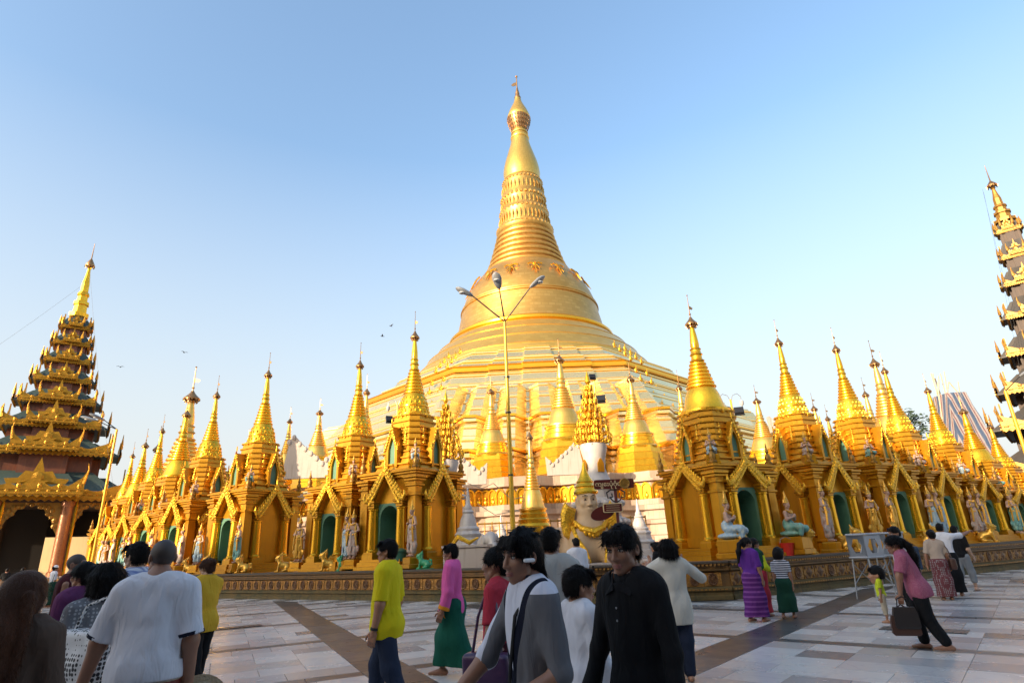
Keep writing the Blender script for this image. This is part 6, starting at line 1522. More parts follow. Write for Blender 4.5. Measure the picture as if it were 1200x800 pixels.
# ================================================================ statues round the shrines
def deity(kind, name='deity_statue'):
    t = thing(name, 'x', 'statue'); s = SDF(.05)
    if kind == 'stand':
        s.ell((0, 0, 1.30), (.16, .105, .17)); s.cap((-.15, 0, 1.42), (.15, 0, 1.42), .065); s.cap((0, 0, 1.45), (0, 0, 1.56), .055); s.ell((0, 0, 1.10), (.125, .09, .12))
        s.cap((.19, 0, 1.40), (.30, -.02, 1.18), .055, .045); s.cap((.30, -.02, 1.18), (.17, -.12, 1.10), .045, .035); s.cap((-.19, 0, 1.40), (-.29, -.03, 1.20), .055, .045); s.cap((-.29, -.03, 1.20), (-.08, -.15, 1.22), .045, .035)
        s.cap((.09, 0, .25), (.09, 0, .06), .06, .05); s.cap((-.09, 0, .25), (-.09, 0, .06), .06, .05); s.cap((.09, 0, .05), (.11, -.13, .04), .05, .035); s.cap((-.09, 0, .05), (-.11, -.13, .04), .05, .035)
        hz = 1.66
        rb = SDF(.06); rb.cap((0, 0, 1.08), (0, 0, .6), .15, .17); rb.cap((.08, 0, .7), (.12, 0, .22), .12, .12); rb.cap((-.08, 0, .7), (-.12, 0, .22), .12, .12); rb.ell((.24, 0, .42), (.09, .07, .14)); rb.ell((-.24, 0, .42), (.09, .07, .14))
        rb.box((0, -.15, .7), (.05, .02, .42), .015, k=.02)
    else:
        s.ell((0, 0, .62), (.155, .11, .17)); s.cap((-.14, 0, .74), (.14, 0, .74), .062); s.cap((0, 0, .78), (0, 0, .88), .052); s.cap((.18, 0, .72), (.25, -.06, .52), .052, .042); s.cap((.25, -.06, .52), (.04, -.19, .60), .042, .035); s.cap((-.18, 0, .72), (-.25, -.06, .52), .052, .042); s.cap((-.25, -.06, .52), (-.04, -.19, .60), .042, .035); s.ell((.0, -.21, .63), (.05, .04, .07))
        hz = .98
        rb = SDF(.06); rb.ell((0, .04, .38), (.19, .17, .18)); rb.cap((.12, 0, .28), (.16, -.42, .24), .13, .10); rb.cap((-.12, 0, .28), (-.16, -.42, .30), .13, .10); rb.cap((.16, -.40, .2), (.14, .2, .08), .09, .08); rb.cap((-.16, -.42, .26), (-.16, -.40, .06), .09, .07); rb.ell((0, 0, .09), (.27, .36, .09))
    s.join(head_sdf().xf(rotm('Z', 180), (0, -.01, hz), 1.0))
    v, q = s.mesh(.017); put('body', np_mesh('body', [(v, q, 0)], ['statue_pink']), t)
    v, q = rb.mesh(.02, post=lambda f, X, Y, Z: f + wob(X, Y, Z, .012, 40, 3)); put('robe', np_mesh('robe', [(v, q, 0)], ['statue_robe' if kind == 'stand' else 'statue_teal']), t)
    c = MB(); c.lathe([(.088, hz + .05), (.10, hz + .07), (.085, hz + .11), (.092, hz + .13), (.065, hz + .18), (.07, hz + .20), (.04, hz + .27), (.03, hz + .33), (.008, hz + .45)], 12)
    for k in (-1, 1): c.tube([(k * .09, 0, hz + .05), (k * .13, -.01, hz + .08), (k * .12, 0, hz + .17)], [.03, .022, .006], 5)
    c.build('crown', 'statue_gold', t, smooth=True)
    j = MB(); zc_ = hz - .22
    for i in range(9): a = math.pi * (1.0 + i / 8); j.ball((.13 * math.cos(a), .11 * math.sin(a) - .02, zc_ + .03 * math.cos(2 * a)), (.035, .03, .04), 6, 4)
    if kind == 'stand':
        for k in (-1, 1):
            j.ball((k * .10, 0, .2), (.075, .07, .03), 7, 4); j.ball((k * .30, -.02, 1.2), (.06, .06, .03), 7, 4); j.tube([(k * .16, -.05, 1.42), (k * .2, -.11, 1.0), (k * .26, -.1, .55)], [.04, .045, .03], 6)
        for i in range(10): a = math.pi * (1 + i / 9); j.ball((.16 * math.cos(a), .14 * math.sin(a), 1.0), (.035, .03, .035), 6, 4)
    j.build('jewellery', 'statue_gold', t, smooth=True)
    b = MB()
    if kind == 'stand': b.box((0, 0, -.14), (.52, .46, .26), bev=.03); b.box((0, 0, -.33), (.62, .56, .16), bev=.02)
    else: b.box((0, -.06, -.2), (.62, .8, .38), bev=.03); b.box((0, -.06, -.46), (.72, .9, .16), bev=.02)
    b.build('pedestal', 'gold_paint', t)
    return t
def lion(name='lion_statue', mt='statue_gold'):
    t = thing(name, 'x', 'statue'); s = SDF(.05)
    s.ell((0, .10, .25), (.15, .24, .17)); s.cap((0, -.05, .28), (0, -.14, .46), .14, .12); s.ell((0, .22, .16), (.19, .17, .16))
    for k in (-1, 1):
        s.cap((k * .09, -.14, .34), (k * .10, -.18, .04), .055, .045); s.ell((k * .10, -.24, .03), (.05, .08, .035), k=.03); s.ell((k * .17, .12, .06), (.05, .13, .055), k=.03)
    s.ell((0, -.17, .60), (.13, .13, .13)); s.ell((0, -.28, .58), (.085, .09, .06), k=.04); s.ell((0, -.27, .50), (.07, .08, .035), k=.03); s.ell((0, -.33, .545), (.06, .05, .015), k=.01, op=-1)
    for k in (-1, 1): s.ell((k * .055, -.275, .655), (.032, .03, .035), k=.02); s.cap((k * .11, -.12, .68), (k * .13, -.08, .79), .035, .012)
    s.cap((0, -.10, .70), (0, -.02, .86), .05, .012); s.chain([(0, .34, .12), (.05, .44, .2), (.06, .42, .38), (0, .33, .40)], [.035, .035, .035, .045])
    v, q = s.mesh(.018); put('body', np_mesh('body', [(v, q, 0)], [mt]), t)
    m_ = MB()
    for i in range(12): a = math.pi * (i / 11) * 1.3 - .5; m_.tube([(.12 * math.cos(a), -.08, .58 + .12 * math.sin(a)), (.17 * math.cos(a), -.03, .58 + .18 * math.sin(a))], [.035, .008], 5)
    m_.build('mane', mt, t, smooth=True)
    e = MB()
    for k in (-1, 1): e.ball((k * .058, -.302, .66), (.016, .01, .016), 6, 4)
    e.build('eyes', 'eye_dark', t)
    b = MB(); b.box((0, .08, -.03), (.42, .82, .07)); b.build('base', mt, t); return t
ST = deity('stand'); SE = deity('sit'); LI = lion()
LG = lion('lion_statue', 'statue_green')
src_used = {}
def statue(src, key, loc, rz, label, sc=1.0, robe=None, group=None):
    if key not in src_used:
        src_used[key] = 1; o = src; o.location = loc; o.rotation_euler = (0, 0, rz); o.scale = (sc,) * 3; o['label'] = label
    else: o = dup(src, loc, rz, label, sc)
    o['group'] = group or 'statues round the shrines'
    if robe:
        for ch in o.children:
            if ch.name.startswith('robe'):
                ch.data = ch.data.copy(); ch.data.materials[0] = MATS[robe]
    return o
def loc_of(row, i, x, y, z, rz):
    p, sc, k = row[i]; c_, s_ = math.cos(rz), math.sin(rz); x *= sc[0]; y *= sc[0]
    return (p.x + x * c_ - y * s_, p.y + x * s_ + y * c_, PLZ + z * sc[2])
robes = ['statue_robe', 'statue_blue', 'statue_teal', 'statue_robe', 'statue_gold', 'statue_blue', 'statue_robe', 'statue_teal']
n_ = 0
for row, rz, side, near in ((ROW_L, rzL, 'left', 1), (ROW_R, rzR, 'right', -1)):
    for i in range(len(row)):
        # near front corner (towards the corner of the terrace), far front corner
        r1 = robes[(i + (0 if side == 'left' else 2)) % 8]
        if side == 'right' and i == 0:
            statue(SE, 'sit', loc_of(row, i, near * 1.38, -1.62, .62, rz), rz + .5, 'seated teal-robed statue at the near corner of the first right shrine', 1.0)
            statue(SE, 'sit', loc_of(row, i, -near * 1.38, -1.62, .62, rz), rz + .2, 'seated teal-robed statue at the far corner of the first right shrine', 1.0, 'statue_teal')
        else:
            statue(ST, 'stand', loc_of(row, i, near * 1.40, -1.55, .42, rz), rz + near * -.3, 'standing crowned deity statue at the near corner of the %s %s shrine' % (ORD[i], side), .96, r1)
            if i < 6: statue(ST, 'stand', loc_of(row, i, -near * 1.40, -1.55, .42, rz), rz + near * .2, 'standing crowned deity statue at the far corner of the %s %s shrine' % (ORD[i], side), .90, robes[(i + 3) % 8])
        # little seated figure on the cornice corner
        zc_ = 3.30 if row[i][2] == 'A' else 2.95
        if i < 6: statue(SE, 'sit', loc_of(row, i, near * 1.08, -1.08, zc_ + .36, rz), rz + near * .7, 'small seated figure on the cornice corner of the %s %s shrine' % (ORD[i], side), .62, robes[(i + 5) % 8])
# lions and other animals on the wall's edge
def on_wall(A, D, N, s_, off): q = A + D * s_ + N * off; return (q.x, q.y, 1.0)
k = 0
for px, kind, lab in ((285, LI, 'gold lion statue on the wall below the fourth left shrine'), (332, LI, 'gold lion statue with a curled tail below the third left shrine'), (384, LI, 'gold lion statue below the second left shrine doorway'),
                      (402, LG, 'green and gold guardian beast beside the second left shrine'), (496, LG, 'green guardian beast below the standing statue of the first left shrine'), (222, LI, 'gold lion statue low behind the yellow-shirted woman'),
                      (247, LI, 'gold lion statue left of the fourth left shrine'), (868, LI, 'gold lion statue facing out right of the first right doorway'), (946, LI, 'gold lion statue with open mouth below the second right shrine'),
                      (1003, LI, 'gold lion statue right of the second right statue'), (1098, LI, 'gold lion statue below the fourth right shrine'), (1166, LI, 'gold lion statue below the sixth right shrine')):
    left = px < 600; A, D, N = (WL0, DL, NL) if left else (WR0, DR, NR)
    q = row_pos(px, 655, A, D, N, .42)
    statue(kind, 'lion' if kind is LI else 'green', (q.x, q.y, 1.02), (rzL if left else rzR) + (-.9 if left else .3) + random.uniform(-.2, .2), lab, random.uniform(.92, 1.08) * (1 if kind is LI else .72), None, 'animal statues along the wall')
# white elephant in the gap
p = at(574, 655, 22.5); t = thing('elephant_statue', 'white elephant statue half hidden behind the woman in red', 'statue', (p.x, 22.5, .96), R(-160))
s = SDF(.08); s.ell((0, -.4, .75), (.34, .55, .36)); s.ell((0, .15, .95), (.24, .24, .28)); s.chain([(0, .32, .95), (0, .48, .7), (0, .5, .4), (0, .56, .22)], [.13, .10, .07, .05])
for k in (-1, 1):
    s.ell((k * .27, .05, .92), (.05, .17, .24)); s.cap((k * .2, -.1, .5), (k * .2, -.08, .06), .13, .12); s.cap((k * .2, -.7, .5), (k * .2, -.72, .06), .13, .12); s.cap((k * .12, .34, .78), (k * .16, .62, .74), .03, .012, k=.03)
v, q = s.mesh(.025); put('body', np_mesh('body', [(v, q, 0)], ['statue_white']), t)
b = MB(); b.box((0, -.2, .0), (1.0, 1.8, .1)); b.build('base', 'plaster_white', t)
p = at(548, 660, 21.4); t = thing('plaster_pedestal', 'stained white plaster block right of the first left shrine', 'pedestal', (p.x, 21.4, .96), R(-10)); b = MB(); b.box((0, 0, .35), (1.5, .8, .7), bev=.03); b.box((0, 0, .74), (1.6, .9, .08)); b.build('block', 'plaster_white', t)
b = MB(); b.tube([(-.5, -.42, .72), (-.2, -.44, 1.05), (.2, -.44, .85), (.5, -.42, 1.0)], [.06, .1, .08, .03], 7); b.build('gilt_scroll', 'gold_carved', t, smooth=True)
# offering urn, bin, bucket
p = row_pos(468, 655, WL0, DL, NL, .55); t = thing('litter_bin', 'dark green round bin beside the first left shrine doorway', 'bin', (p.x, p.y, .96)); b = MB(); b.lathe([(.22, 0), (.27, .5), (.27, .62), (.30, .64), (.30, .7), (.12, .78)], 16); b.build('bin_body', 'bin_green', t, smooth=True)
p = row_pos(924, 650, WR0, DR, NR, .5); t = thing('bucket', 'red plastic bucket on the wall right of the first right shrine', 'bucket', (p.x, p.y, 1.0)); b = MB(); b.lathe([(.16, 0), (.21, .36), (.22, .38), (.2, .37), (.15, .04)], 16); b.build('bucket_body', 'bucket_red', t, smooth=True)
b = MB(); b.tube([(-.21, 0, .36), (-.15, 0, .5), (0, 0, .56), (.15, 0, .5), (.21, 0, .36)], .01, 5); b.build('handle', 'metal_grey', t)
# ---------------------------------------------------------------- direction sign
Y = 13.5; pt = at(721, 575, Y); t = thing('signpost', 'dark red signpost with Burmese lettering in front of the human-headed lion', 'sign', (pt.x, Y, 0))
zt_ = at(719, 566, Y).z
q = MB(); q.tube([(0, 0, 0), (0, 0, zt_ + .05)], .035, 8); q.lathe([(.16, 0), (.16, .05), (.05, .12)], 10); q.build('post', 'sign_red', t, smooth=True)
def board(nm, cx, cz, w_, h_, mt, th=.05, y=-.06, r_=.04):
    q = MB(); poly = []
    for sx_, sz_, a0 in ((1, -1, -90), (1, 1, 0), (-1, 1, 90), (-1, -1, 180)):
        for k in range(5): a = R(a0 + 90 * k / 4); poly.append((cx + sx_ * (w_ / 2 - r_) + r_ * math.cos(a), cz + sz_ * (h_ / 2 - r_) + r_ * math.sin(a)))
    q.slab(poly, th, lambda u, n, v: (u, y + n, v)); return q.build(nm, mt, t, fix=True)
mid = at(719, 567, Y); pxm = Y / 680 * 1.08
tb = board('name_board', mid.x - pt.x, mid.z, 42 * pxm, 9.5 * pxm, 'sign_red')
def lettering(body, size, loc, mt, parent):
    c = bpy.data.curves.new('lettering', 'FONT'); c.body = body; c.size = size; c.align_x = 'CENTER'; c.align_y = 'CENTER'; c.extrude = .003
    tmp = bpy.data.objects.new('lettering', c); COL.objects.link(tmp)
    dg = bpy.context.evaluated_depsgraph_get(); me = bpy.data.meshes.new_from_object(tmp.evaluated_get(dg)); bpy.data.objects.remove(tmp)
    me.materials.clear(); me.materials.append(MATS[mt]); o = put('lettering', me, parent, loc); o.rotation_euler = (R(90), 0, 0); return o
lettering('• ကျေးပုံဂုံတန်', .135, (mid.x - pt.x - 5 * pxm, -.066, mid.z), 'sign_cream', tb)
q = MB(); q.lathe([(.02, 0), (.115, 0), (.12, .01), (.10, .02), (.085, .012), (.03, .016), (.0, .02)], 18); o = q.build('emblem', 'gold_old', tb, smooth=True); o.location = (mid.x - pt.x + 11 * pxm, -.065, mid.z); o.rotation_euler = (R(90), 0, 0)
q = MB()
for k in (-1, 1):
    q.tube([(0, -.02, mid.z - .13), (k * .10, -.02, mid.z - .12), (k * .20, -.02, mid.z - .18), (k * .18, -.02, mid.z - .30), (k * .08, -.02, mid.z - .28), (k * .09, -.02, mid.z - .2)], .018, 6)
    q.tube([(0, -.02, mid.z - .40), (k * .08, -.02, mid.z - .36), (k * .14, -.02, mid.z - .28)], .016, 6)
q.build('scroll_bracket', 'metal_dark', t)
m2 = at(716, 595, Y); b2 = board('text_board', m2.x - pt.x + .03, m2.z, 20 * pxm, 9 * pxm, 'sign_cream', .04, -.09, .03); b3 = board('text_panel', m2.x - pt.x + .03, m2.z, 18.5 * pxm, 7.5 * pxm, 'sign_red', .03, -.096, .02); b3.parent = b2
q = MB()
for k in range(3): q.box((m2.x - pt.x + .03, -.098, m2.z + (.045 - .045 * k)), (.30, .006, .006))
q.build('text_rule', 'sign_cream', b2)
m3 = at(707, 601, Y); q = MB(); poly = [(m3.x - pt.x + .27 * math.cos(a) - .02, m3.z + .15 * math.sin(a) + .05 * math.cos(a)) for a in [2 * math.pi * k / 20 for k in range(20)]]; q.slab(poly, .03, lambda u, n, v: (u, -.045 + n, v)); q.build('pointing_panel', 'sign_red', t, fix=True)
# ---------------------------------------------------------------- stacked grey plastic chairs / tables near the right wall
def plastic_stack(px, py, label, rz):
    p = gnd(px, py); t = thing('folding_table_frame', label, 'table', (p.x, p.y, 0), rz, 'grey tables by the right wall')
    zt_ = 1.55
    q = MB(); q.box((0, 0, zt_), (.62, .55, .05), bev=.015); q.build('top', 'plastic_grey', t)
    for s_ in (-1, 1):
        q = MB(); z0_, z1_ = 1.0, zt_ - .03; w_ = .58; outer = [(-w_ / 2, z0_), (w_ / 2, z0_), (w_ / 2, z1_), (-w_ / 2, z1_)]; n = 6
        hexa = [(.19 * math.cos(R(60 * k)) , (z0_ + z1_) / 2 + .20 * math.sin(R(60 * k))) for k in range(6)]
        oc = [(w_ / 2, (z0_ + z1_) / 2), (w_ / 2, z1_), (-w_ / 2, z1_), (-w_ / 2, (z0_ + z1_) / 2), (-w_ / 2, z0_), (w_ / 2, z0_)]
        for yy in (s_ * .25, s_ * .25 + .03): q.loft([[(x, yy, z) for x, z in oc], [(x, yy, z) for x, z in hexa]])
        q.loft([[(x, s_ * .25, z) for x, z in hexa], [(x, s_ * .25 + .03, z) for x, z in hexa]]); q.build('side_panel', 'plastic_grey', t, fix=True)
    q = MB(); q.box((0, 0, .99), (.64, .58, .04), bev=.012); q.build('seat', 'plastic_grey', t)
    for a in (-1, 1):
        for b in (-1, 1):
            q = MB(); q.tube([(a * .26, b * .24, .98), (a * .33, b * .30, 0.0)], .018, 6); q.build('leg', 'metal_grey', t)
    q = MB()
    for b in (-1, 1): q.tube([(-.30, b * .28, .35), (.28, b * .26, .85)], .012, 6); q.tube([(.30, b * .28, .35), (-.28, b * .26, .85)], .012, 6)
    q.build('brace', 'metal_grey', t); return t
plastic_stack(1028, 701, 'grey plastic stool stack with hexagon cut-outs, left one by the right wall', R(20)); plastic_stack(1056, 697, 'grey plastic stool stack, right one behind the woman in pink', R(25))
# ---------------------------------------------------------------- luggage cart, birds, wires
p = gnd(38, 686); t = thing('cart', 'low cart with orange cushions near the left pavilion', 'cart', (p.x, p.y, 0), R(-10)); q = MB(); q.box((0, 0, .42), (2.6, .8, .10)); q.build('frame', 'metal_dark', t)
for k in range(3): q = MB(); q.box((-.86 + .86 * k, 0, .78), (.78, .7, .62), bev=.08); q.build('cushion', 'cart_orange', t)
for a in (-1, 1):
    for b in (-1, 1): q = MB(); q.lathe([(.05, -.04), (.19, -.04), (.19, .04), (.05, .04)], 14); o = q.build('wheel', 'metal_dark', t); o.location = (a * 1.0, b * .38, .19); o.rotation_euler = (R(90), 0, 0)
for i, (px, py, Y, lab) in enumerate(((141, 430, 40, 'dark bird flying high left of the left shrines'), (216, 413, 42, 'dark bird flying above the left shrine spires'), (448, 394, 40, 'lower of two dark birds beside the great stupa'), (458, 382, 41, 'upper of two dark birds beside the great stupa'))):
    p = at(px, py, Y); t = thing('bird', lab, 'bird', p, R(40 * i + 20), 'birds in the sky', .6); s = SDF(.02); s.ell((0, 0, 0), (.05, .15, .05)); s.ell((0, .17, .02), (.035, .045, .035)); s.cap((0, -.12, 0), (0, -.26, .0), .035, .02)
    v, q = s.mesh(.014); put('body', np_mesh('body', [(v, q, 0)], ['flood_black']), t)
    for k in (-1, 1): w_ = MB(); w_.loft([[(0, .08, .03), (0, -.08, .03), (0, -.08, .015), (0, .08, .015)], [(k * .2, .07, .12), (k * .2, -.09, .12), (k * .2, -.09, .108), (k * .2, .07, .108)], [(k * .42, -.02, .06 + .04 * i), (k * .42, -.08, .06 + .04 * i), (k * .42, -.08, .055 + .04 * i), (k * .42, -.02, .055 + .04 * i)]], True, True); w_.build('wing', 'flood_black', t, fix=True)
for lab, a, b in (('thin guy wire from the left pavilion spire slanting down to the left', (-39.2, 48.5, 26.5), (-52, 40, 8)), ('thin guy wire hanging right of the left pavilion spire', (-39.2, 48.5, 27.5), (-31, 47, 4)), ('left one of two wires beside the right pavilion spire', (41.0, 43.3, 28.6), (34.5, 40, 3.5)), ('right one of two wires beside the right pavilion spire', (41.0, 43.3, 28.9), (35.6, 40.6, 3.5))):
    q = MB(); a, b = Vector(a), Vector(b); q.tube([a.lerp(b, i / 12) - Vector((0, 0, 1.2 * math.sin(math.pi * i / 12))) for i in range(13)], .007, 4); tag(q.build('guy_wire', 'wire'), lab, 'wire', 'guy wires')
# cables draped over the plinth behind the lamp post
for lab, pts in (('black cable draped over the pale plinth left of the lamp post', [(548, 566, 44), (565, 572, 44), (578, 566, 44), (600, 585, 44), (612, 582, 44)]), ('black cable looping low across the pale plinth', [(560, 590, 44), (580, 603, 44), (605, 598, 44), (622, 590, 44)])):
    q = MB(); q.tube([at(*x) for x in pts], .03, 5); tag(q.build('cable', 'wire'), lab, 'cable', 'cables on the plinth')
# ================================================================ people
def plaid(n, l, vec, cur, mixin, b):
    s = n.new('ShaderNodeSeparateXYZ'); l(vec, s.inputs[0]); outs = []
    ad = n.new('ShaderNodeMath'); ad.operation = 'ADD'; l(s.outputs['X'], ad.inputs[0]); l(s.outputs['Y'], ad.inputs[1])
    for src, f_ in ((ad.outputs[0], 95), (s.outputs['Z'], 95)):
        m1 = n.new('ShaderNodeMath'); m1.operation = 'MULTIPLY'; m1.inputs[1].default_value = f_; l(src, m1.inputs[0]); m2 = n.new('ShaderNodeMath'); m2.operation = 'SINE'; l(m1.outputs[0], m2.inputs[0])
        m3 = n.new('ShaderNodeMath'); m3.operation = 'GREATER_THAN'; m3.inputs[1].default_value = .2; l(m2.outputs[0], m3.inputs[0]); m4 = n.new('ShaderNodeMath'); m4.operation = 'MULTIPLY'; m4.inputs[1].default_value = .6; l(m3.outputs[0], m4.inputs[0]); outs.append(m4.outputs[0])
    cur = mixin(outs[0], (.05, .10, .30), cur); return mixin(outs[1], (.10, .16, .38), cur)
def dots(scale, c2, thr=.5):
    def f(n, l, vec, cur, mixin, b):
        k = n.new('ShaderNodeTexVoronoi'); k.inputs['Scale'].default_value = scale; k.inputs['Randomness'].default_value = .25; l(vec, k.inputs['Vector'])
        g = n.new('ShaderNodeMath'); g.operation = 'LESS_THAN'; g.inputs[1].default_value = thr; l(k.outputs['Distance'], g.inputs[0]); return mixin(g.outputs[0], c2, cur)
    return f
def bands(fz, c2, thr=.0):
    def f(n, l, vec, cur, mixin, b):
        s = n.new('ShaderNodeSeparateXYZ'); l(vec, s.inputs[0]); m1 = n.new('ShaderNodeMath'); m1.operation = 'MULTIPLY'; m1.inputs[1].default_value = fz; l(s.outputs['Z'], m1.inputs[0])
        m2 = n.new('ShaderNodeMath'); m2.operation = 'SINE'; l(m1.outputs[0], m2.inputs[0]); g = n.new('ShaderNodeMath'); g.operation = 'GREATER_THAN'; g.inputs[1].default_value = thr; l(m2.outputs[0], g.inputs[0]); return mixin(g.outputs[0], c2, cur)
    return f
cloth('c_white', (.62, .62, .66)); cloth('c_polo', (.66, .66, .70)); cloth('c_brown', (.085, .055, .040)); cloth('c_grey_floral', (.16, .16, .17), extra=dots(38, (.34, .34, .35), .32)); cloth('c_purple_top', (.13, .035, .10))
cloth('c_maroon', (.055, .008, .012)); cloth('c_plaid', (.55, .58, .66), extra=plaid); cloth('c_yellow', (.60, .36, .03)); cloth('c_black', (.010, .010, .011)); cloth('c_lemon', (.66, .54, .010)); cloth('c_jeans', (.022, .030, .055)); cloth('c_denim', (.05, .075, .12))
cloth('c_pink', (.66, .11, .32)); cloth('c_orange', (.70, .26, .02)); cloth('c_green', (.008, .085, .055)); cloth('c_red', (.42, .035, .055)); cloth('c_flower_skirt', (.055, .010, .018), extra=dots(22, (.45, .30, .25), .28)); cloth('c_grey', (.13, .13, .14)); cloth('c_navy', (.008, .010, .022))
cloth('c_lightgrey', (.40, .39, .36)); cloth('c_cream', (.58, .54, .46)); cloth('c_violet', (.10, .025, .22)); cloth('c_violet_skirt', (.085, .018, .13), extra=bands(70, (.17, .05, .22), .3)); cloth('c_lime', (.55, .62, .03)); cloth('c_stripe', (.55, .56, .60), extra=bands(150, (.03, .035, .06), .0))
cloth('c_rose', (.36, .10, .16), extra=dots(70, (.45, .20, .24), .3)); cloth('c_tan', (.42, .33, .26)); cloth('c_pattern_skirt', (.14, .045, .05), extra=dots(26, (.26, .24, .24), .34)); cloth('c_khaki', (.45, .38, .28)); cloth('c_bluegrey', (.22, .27, .32)); cloth('c_darkgreen', (.01, .05, .03)); cloth('c_greytrouser', (.24, .25, .26))
mat('leather_brown', (.06, .025, .015), .45, 0, bump=(30, .2, 'noise')); mat('leather_purple', (.045, .016, .055), .4, 0, bump=(12, .4, 'noise')); mat('leather_dark', (.022, .016, .014), .45, 0, bump=(25, .2, 'noise')); mat('belt_red', (.13, .02, .015), .4)
mat('bag_print', (.62, .62, .62), .55, 0, extra=dots(34, (.02, .02, .022), .42)); mat('strap_black', (.012, .012, .012), .6); mat('plastic_white', (.75, .75, .74), .25); mat('phone', (.02, .02, .025), .2); mat('straw', (.30, .20, .10), .7, 0, bump=(60, .5, 'noise'))
def P(px, Y): p = at(px, 640, Y); return (p.x, Y)
W = lambda a, b: (a, b)
def sw(a, s_=1): return a
DOWN_R = ((.14, .02, -1), (.05, .14, -1)); DOWN_L = ((-.14, .02, -1), (-.05, .14, -1))
def walk(step=.35, ln=1):
    """legs mid-stride: one forward, one back with the heel lifting"""
    f = ((.02, step, -1), (0.0, step * .25, -1)); b = ((-.02, -step * .7, -1), (-.0, -step * 1.5, -1))
    return (f, b) if ln > 0 else ((( .02, -step * .7, -1), (0, -step * 1.5, -1)), ((-.02, step, -1), (0, step * .25, -1)))

# --- the two young men in front
def vlapel(n, l, vec, cur, mixin, b):
    s = n.new('ShaderNodeSeparateXYZ'); l(vec, s.inputs[0])
    def M(op, a, b_=None):
        m = n.new('ShaderNodeMath'); m.operation = op
        for i, x in enumerate((a, b_)):
            if x is None: continue
            if isinstance(x, (int, float)): m.inputs[i].default_value = x
            else: l(x, m.inputs[i])
        return m.outputs[0]
    ax = M('ABSOLUTE', s.outputs['X']); d = M('SUBTRACT', ax, M('MULTIPLY', M('SUBTRACT', s.outputs['Z'], 1.07), .30)); front = M('GREATER_THAN', s.outputs['Y'], .0)
    white = M('MULTIPLY', M('LESS_THAN', d, 0.0), front); navy = M('MULTIPLY', M('MULTIPLY', M('LESS_THAN', d, .042), M('GREATER_THAN', d, 0.0)), front)
    slv = M('GREATER_THAN', s.outputs['X'], .185); sho = M('MULTIPLY', M('GREATER_THAN', s.outputs['Z'], 1.405), M('GREATER_THAN', s.outputs['Y'], -.055))
    cur = mixin(M('MAXIMUM', M('MAXIMUM', white, slv), sho), (.60, .60, .66), cur); return mixin(navy, (.008, .010, .022), cur)
cloth('c_front', (.13, .13, .14), extra=vlapel)
f1 = person('person', 'young man in front in grey, white and navy shirt with a white earpiece, walking left', P(622, 3.15), 118, 1.70, 'c_front', ('trousers', 'c_jeans'), 'spiky', 'skin_dark',
    arms=(((.22, .55, -1), (.10, .75, -.72)), ((-.22, -.05, -1), (.22, .85, -.35))), legs=walk(.3), lean=3, head=(-6, 8, 0), res=.0085, sleeve=.62, hem=-.10, loose=.014, collar='c_navy', curl=(.6, .9), build=.92)
f2 = person('person', 'young man in black shirt in front, looking down to the left', P(735, 3.4), 134, 1.70, 'c_black', ('trousers', 'c_black'), 'short', 'skin_dark',
    arms=(((.22, .12, -1), (.20, .25, -1)), ((-.24, .05, -1), (-.12, .18, -1))), legs=walk(.22, -1), lean=2, head=(-8, 6, 2), res=.0085, sleeve=1.0, hem=-.10, loose=.018, collar='c_black', curl=(.5, .5), build=.88, neckcut=.014)
T = f2['T']; q = MB()
for z in (.27, .235, .20, .165, .13, .095, .06, .025): c = T(.004, .0, z); q.ball((c[0], c[1] + .125 - .02 * (z > .25) + .004 * math.sin(z * 40), c[2]), (.006, .004, .006), 6, 4)
q.build('buttons', 'metal_grey', f2['root'], smooth=True)['kind'] = 'stuff'
q = MB()
for s_ in (-1, 1):
    a, b, c, d = [T(s_ * x, y, z) for x, y, z in ((.030, .038, .335), (.012, .072, .288), (.048, .066, .272), (.060, .020, .322))]
    q.add([tuple(a), tuple(b), tuple(c), tuple(d), tuple(a + V3((0, -.012, -.004))), tuple(b + V3((0, -.012, 0))), tuple(c + V3((0, -.012, 0))), tuple(d + V3((0, -.012, -.004)))], [(0, 1, 2, 3), (7, 6, 5, 4), (0, 4, 5, 1), (1, 5, 6, 2), (2, 6, 7, 3), (3, 7, 4, 0)])
q.build('collar_flaps', 'c_black', f2['root'], fix=True)
f3 = person('person', 'man in pale grey T-shirt seen from behind between the two young men', P(646, 5.4), 12, 1.76, 'c_lightgrey', ('trousers', 'c_jeans'), 'short', 'skin_dark', head=(0, -38, 0), res=.012, hem=-.08, loose=.016, legs=walk(.2))
f4 = person('person', 'boy in white school shirt looking right beside the man in black', P(673, 4.55), -62, 1.43, 'c_white', ('trousers', 'c_denim'), 'boy', 'skin_mid', head=(-2, -12, 0), res=.011, hem=-.06, loose=.02, sleeve=1.0, collar='c_navy', legs=walk(.2), child=False, arms=(((.1, .15, -1), (.0, .5, -.9)), ((-.1, .1, -1), (0, .6, -.8))))
f5 = person('person', 'woman in red T-shirt with flowered skirt behind the front young man', P(583, 5.0), 70, 1.60, 'c_red', ('skirt', 'c_flower_skirt'), 'bun', 'skin_dark', res=.012, hem=-.06, arms=(((.15, .1, -1), (.1, .35, -1)), ((-.2, -.05, -1), (-.05, .35, -1))), legs=walk(.15))
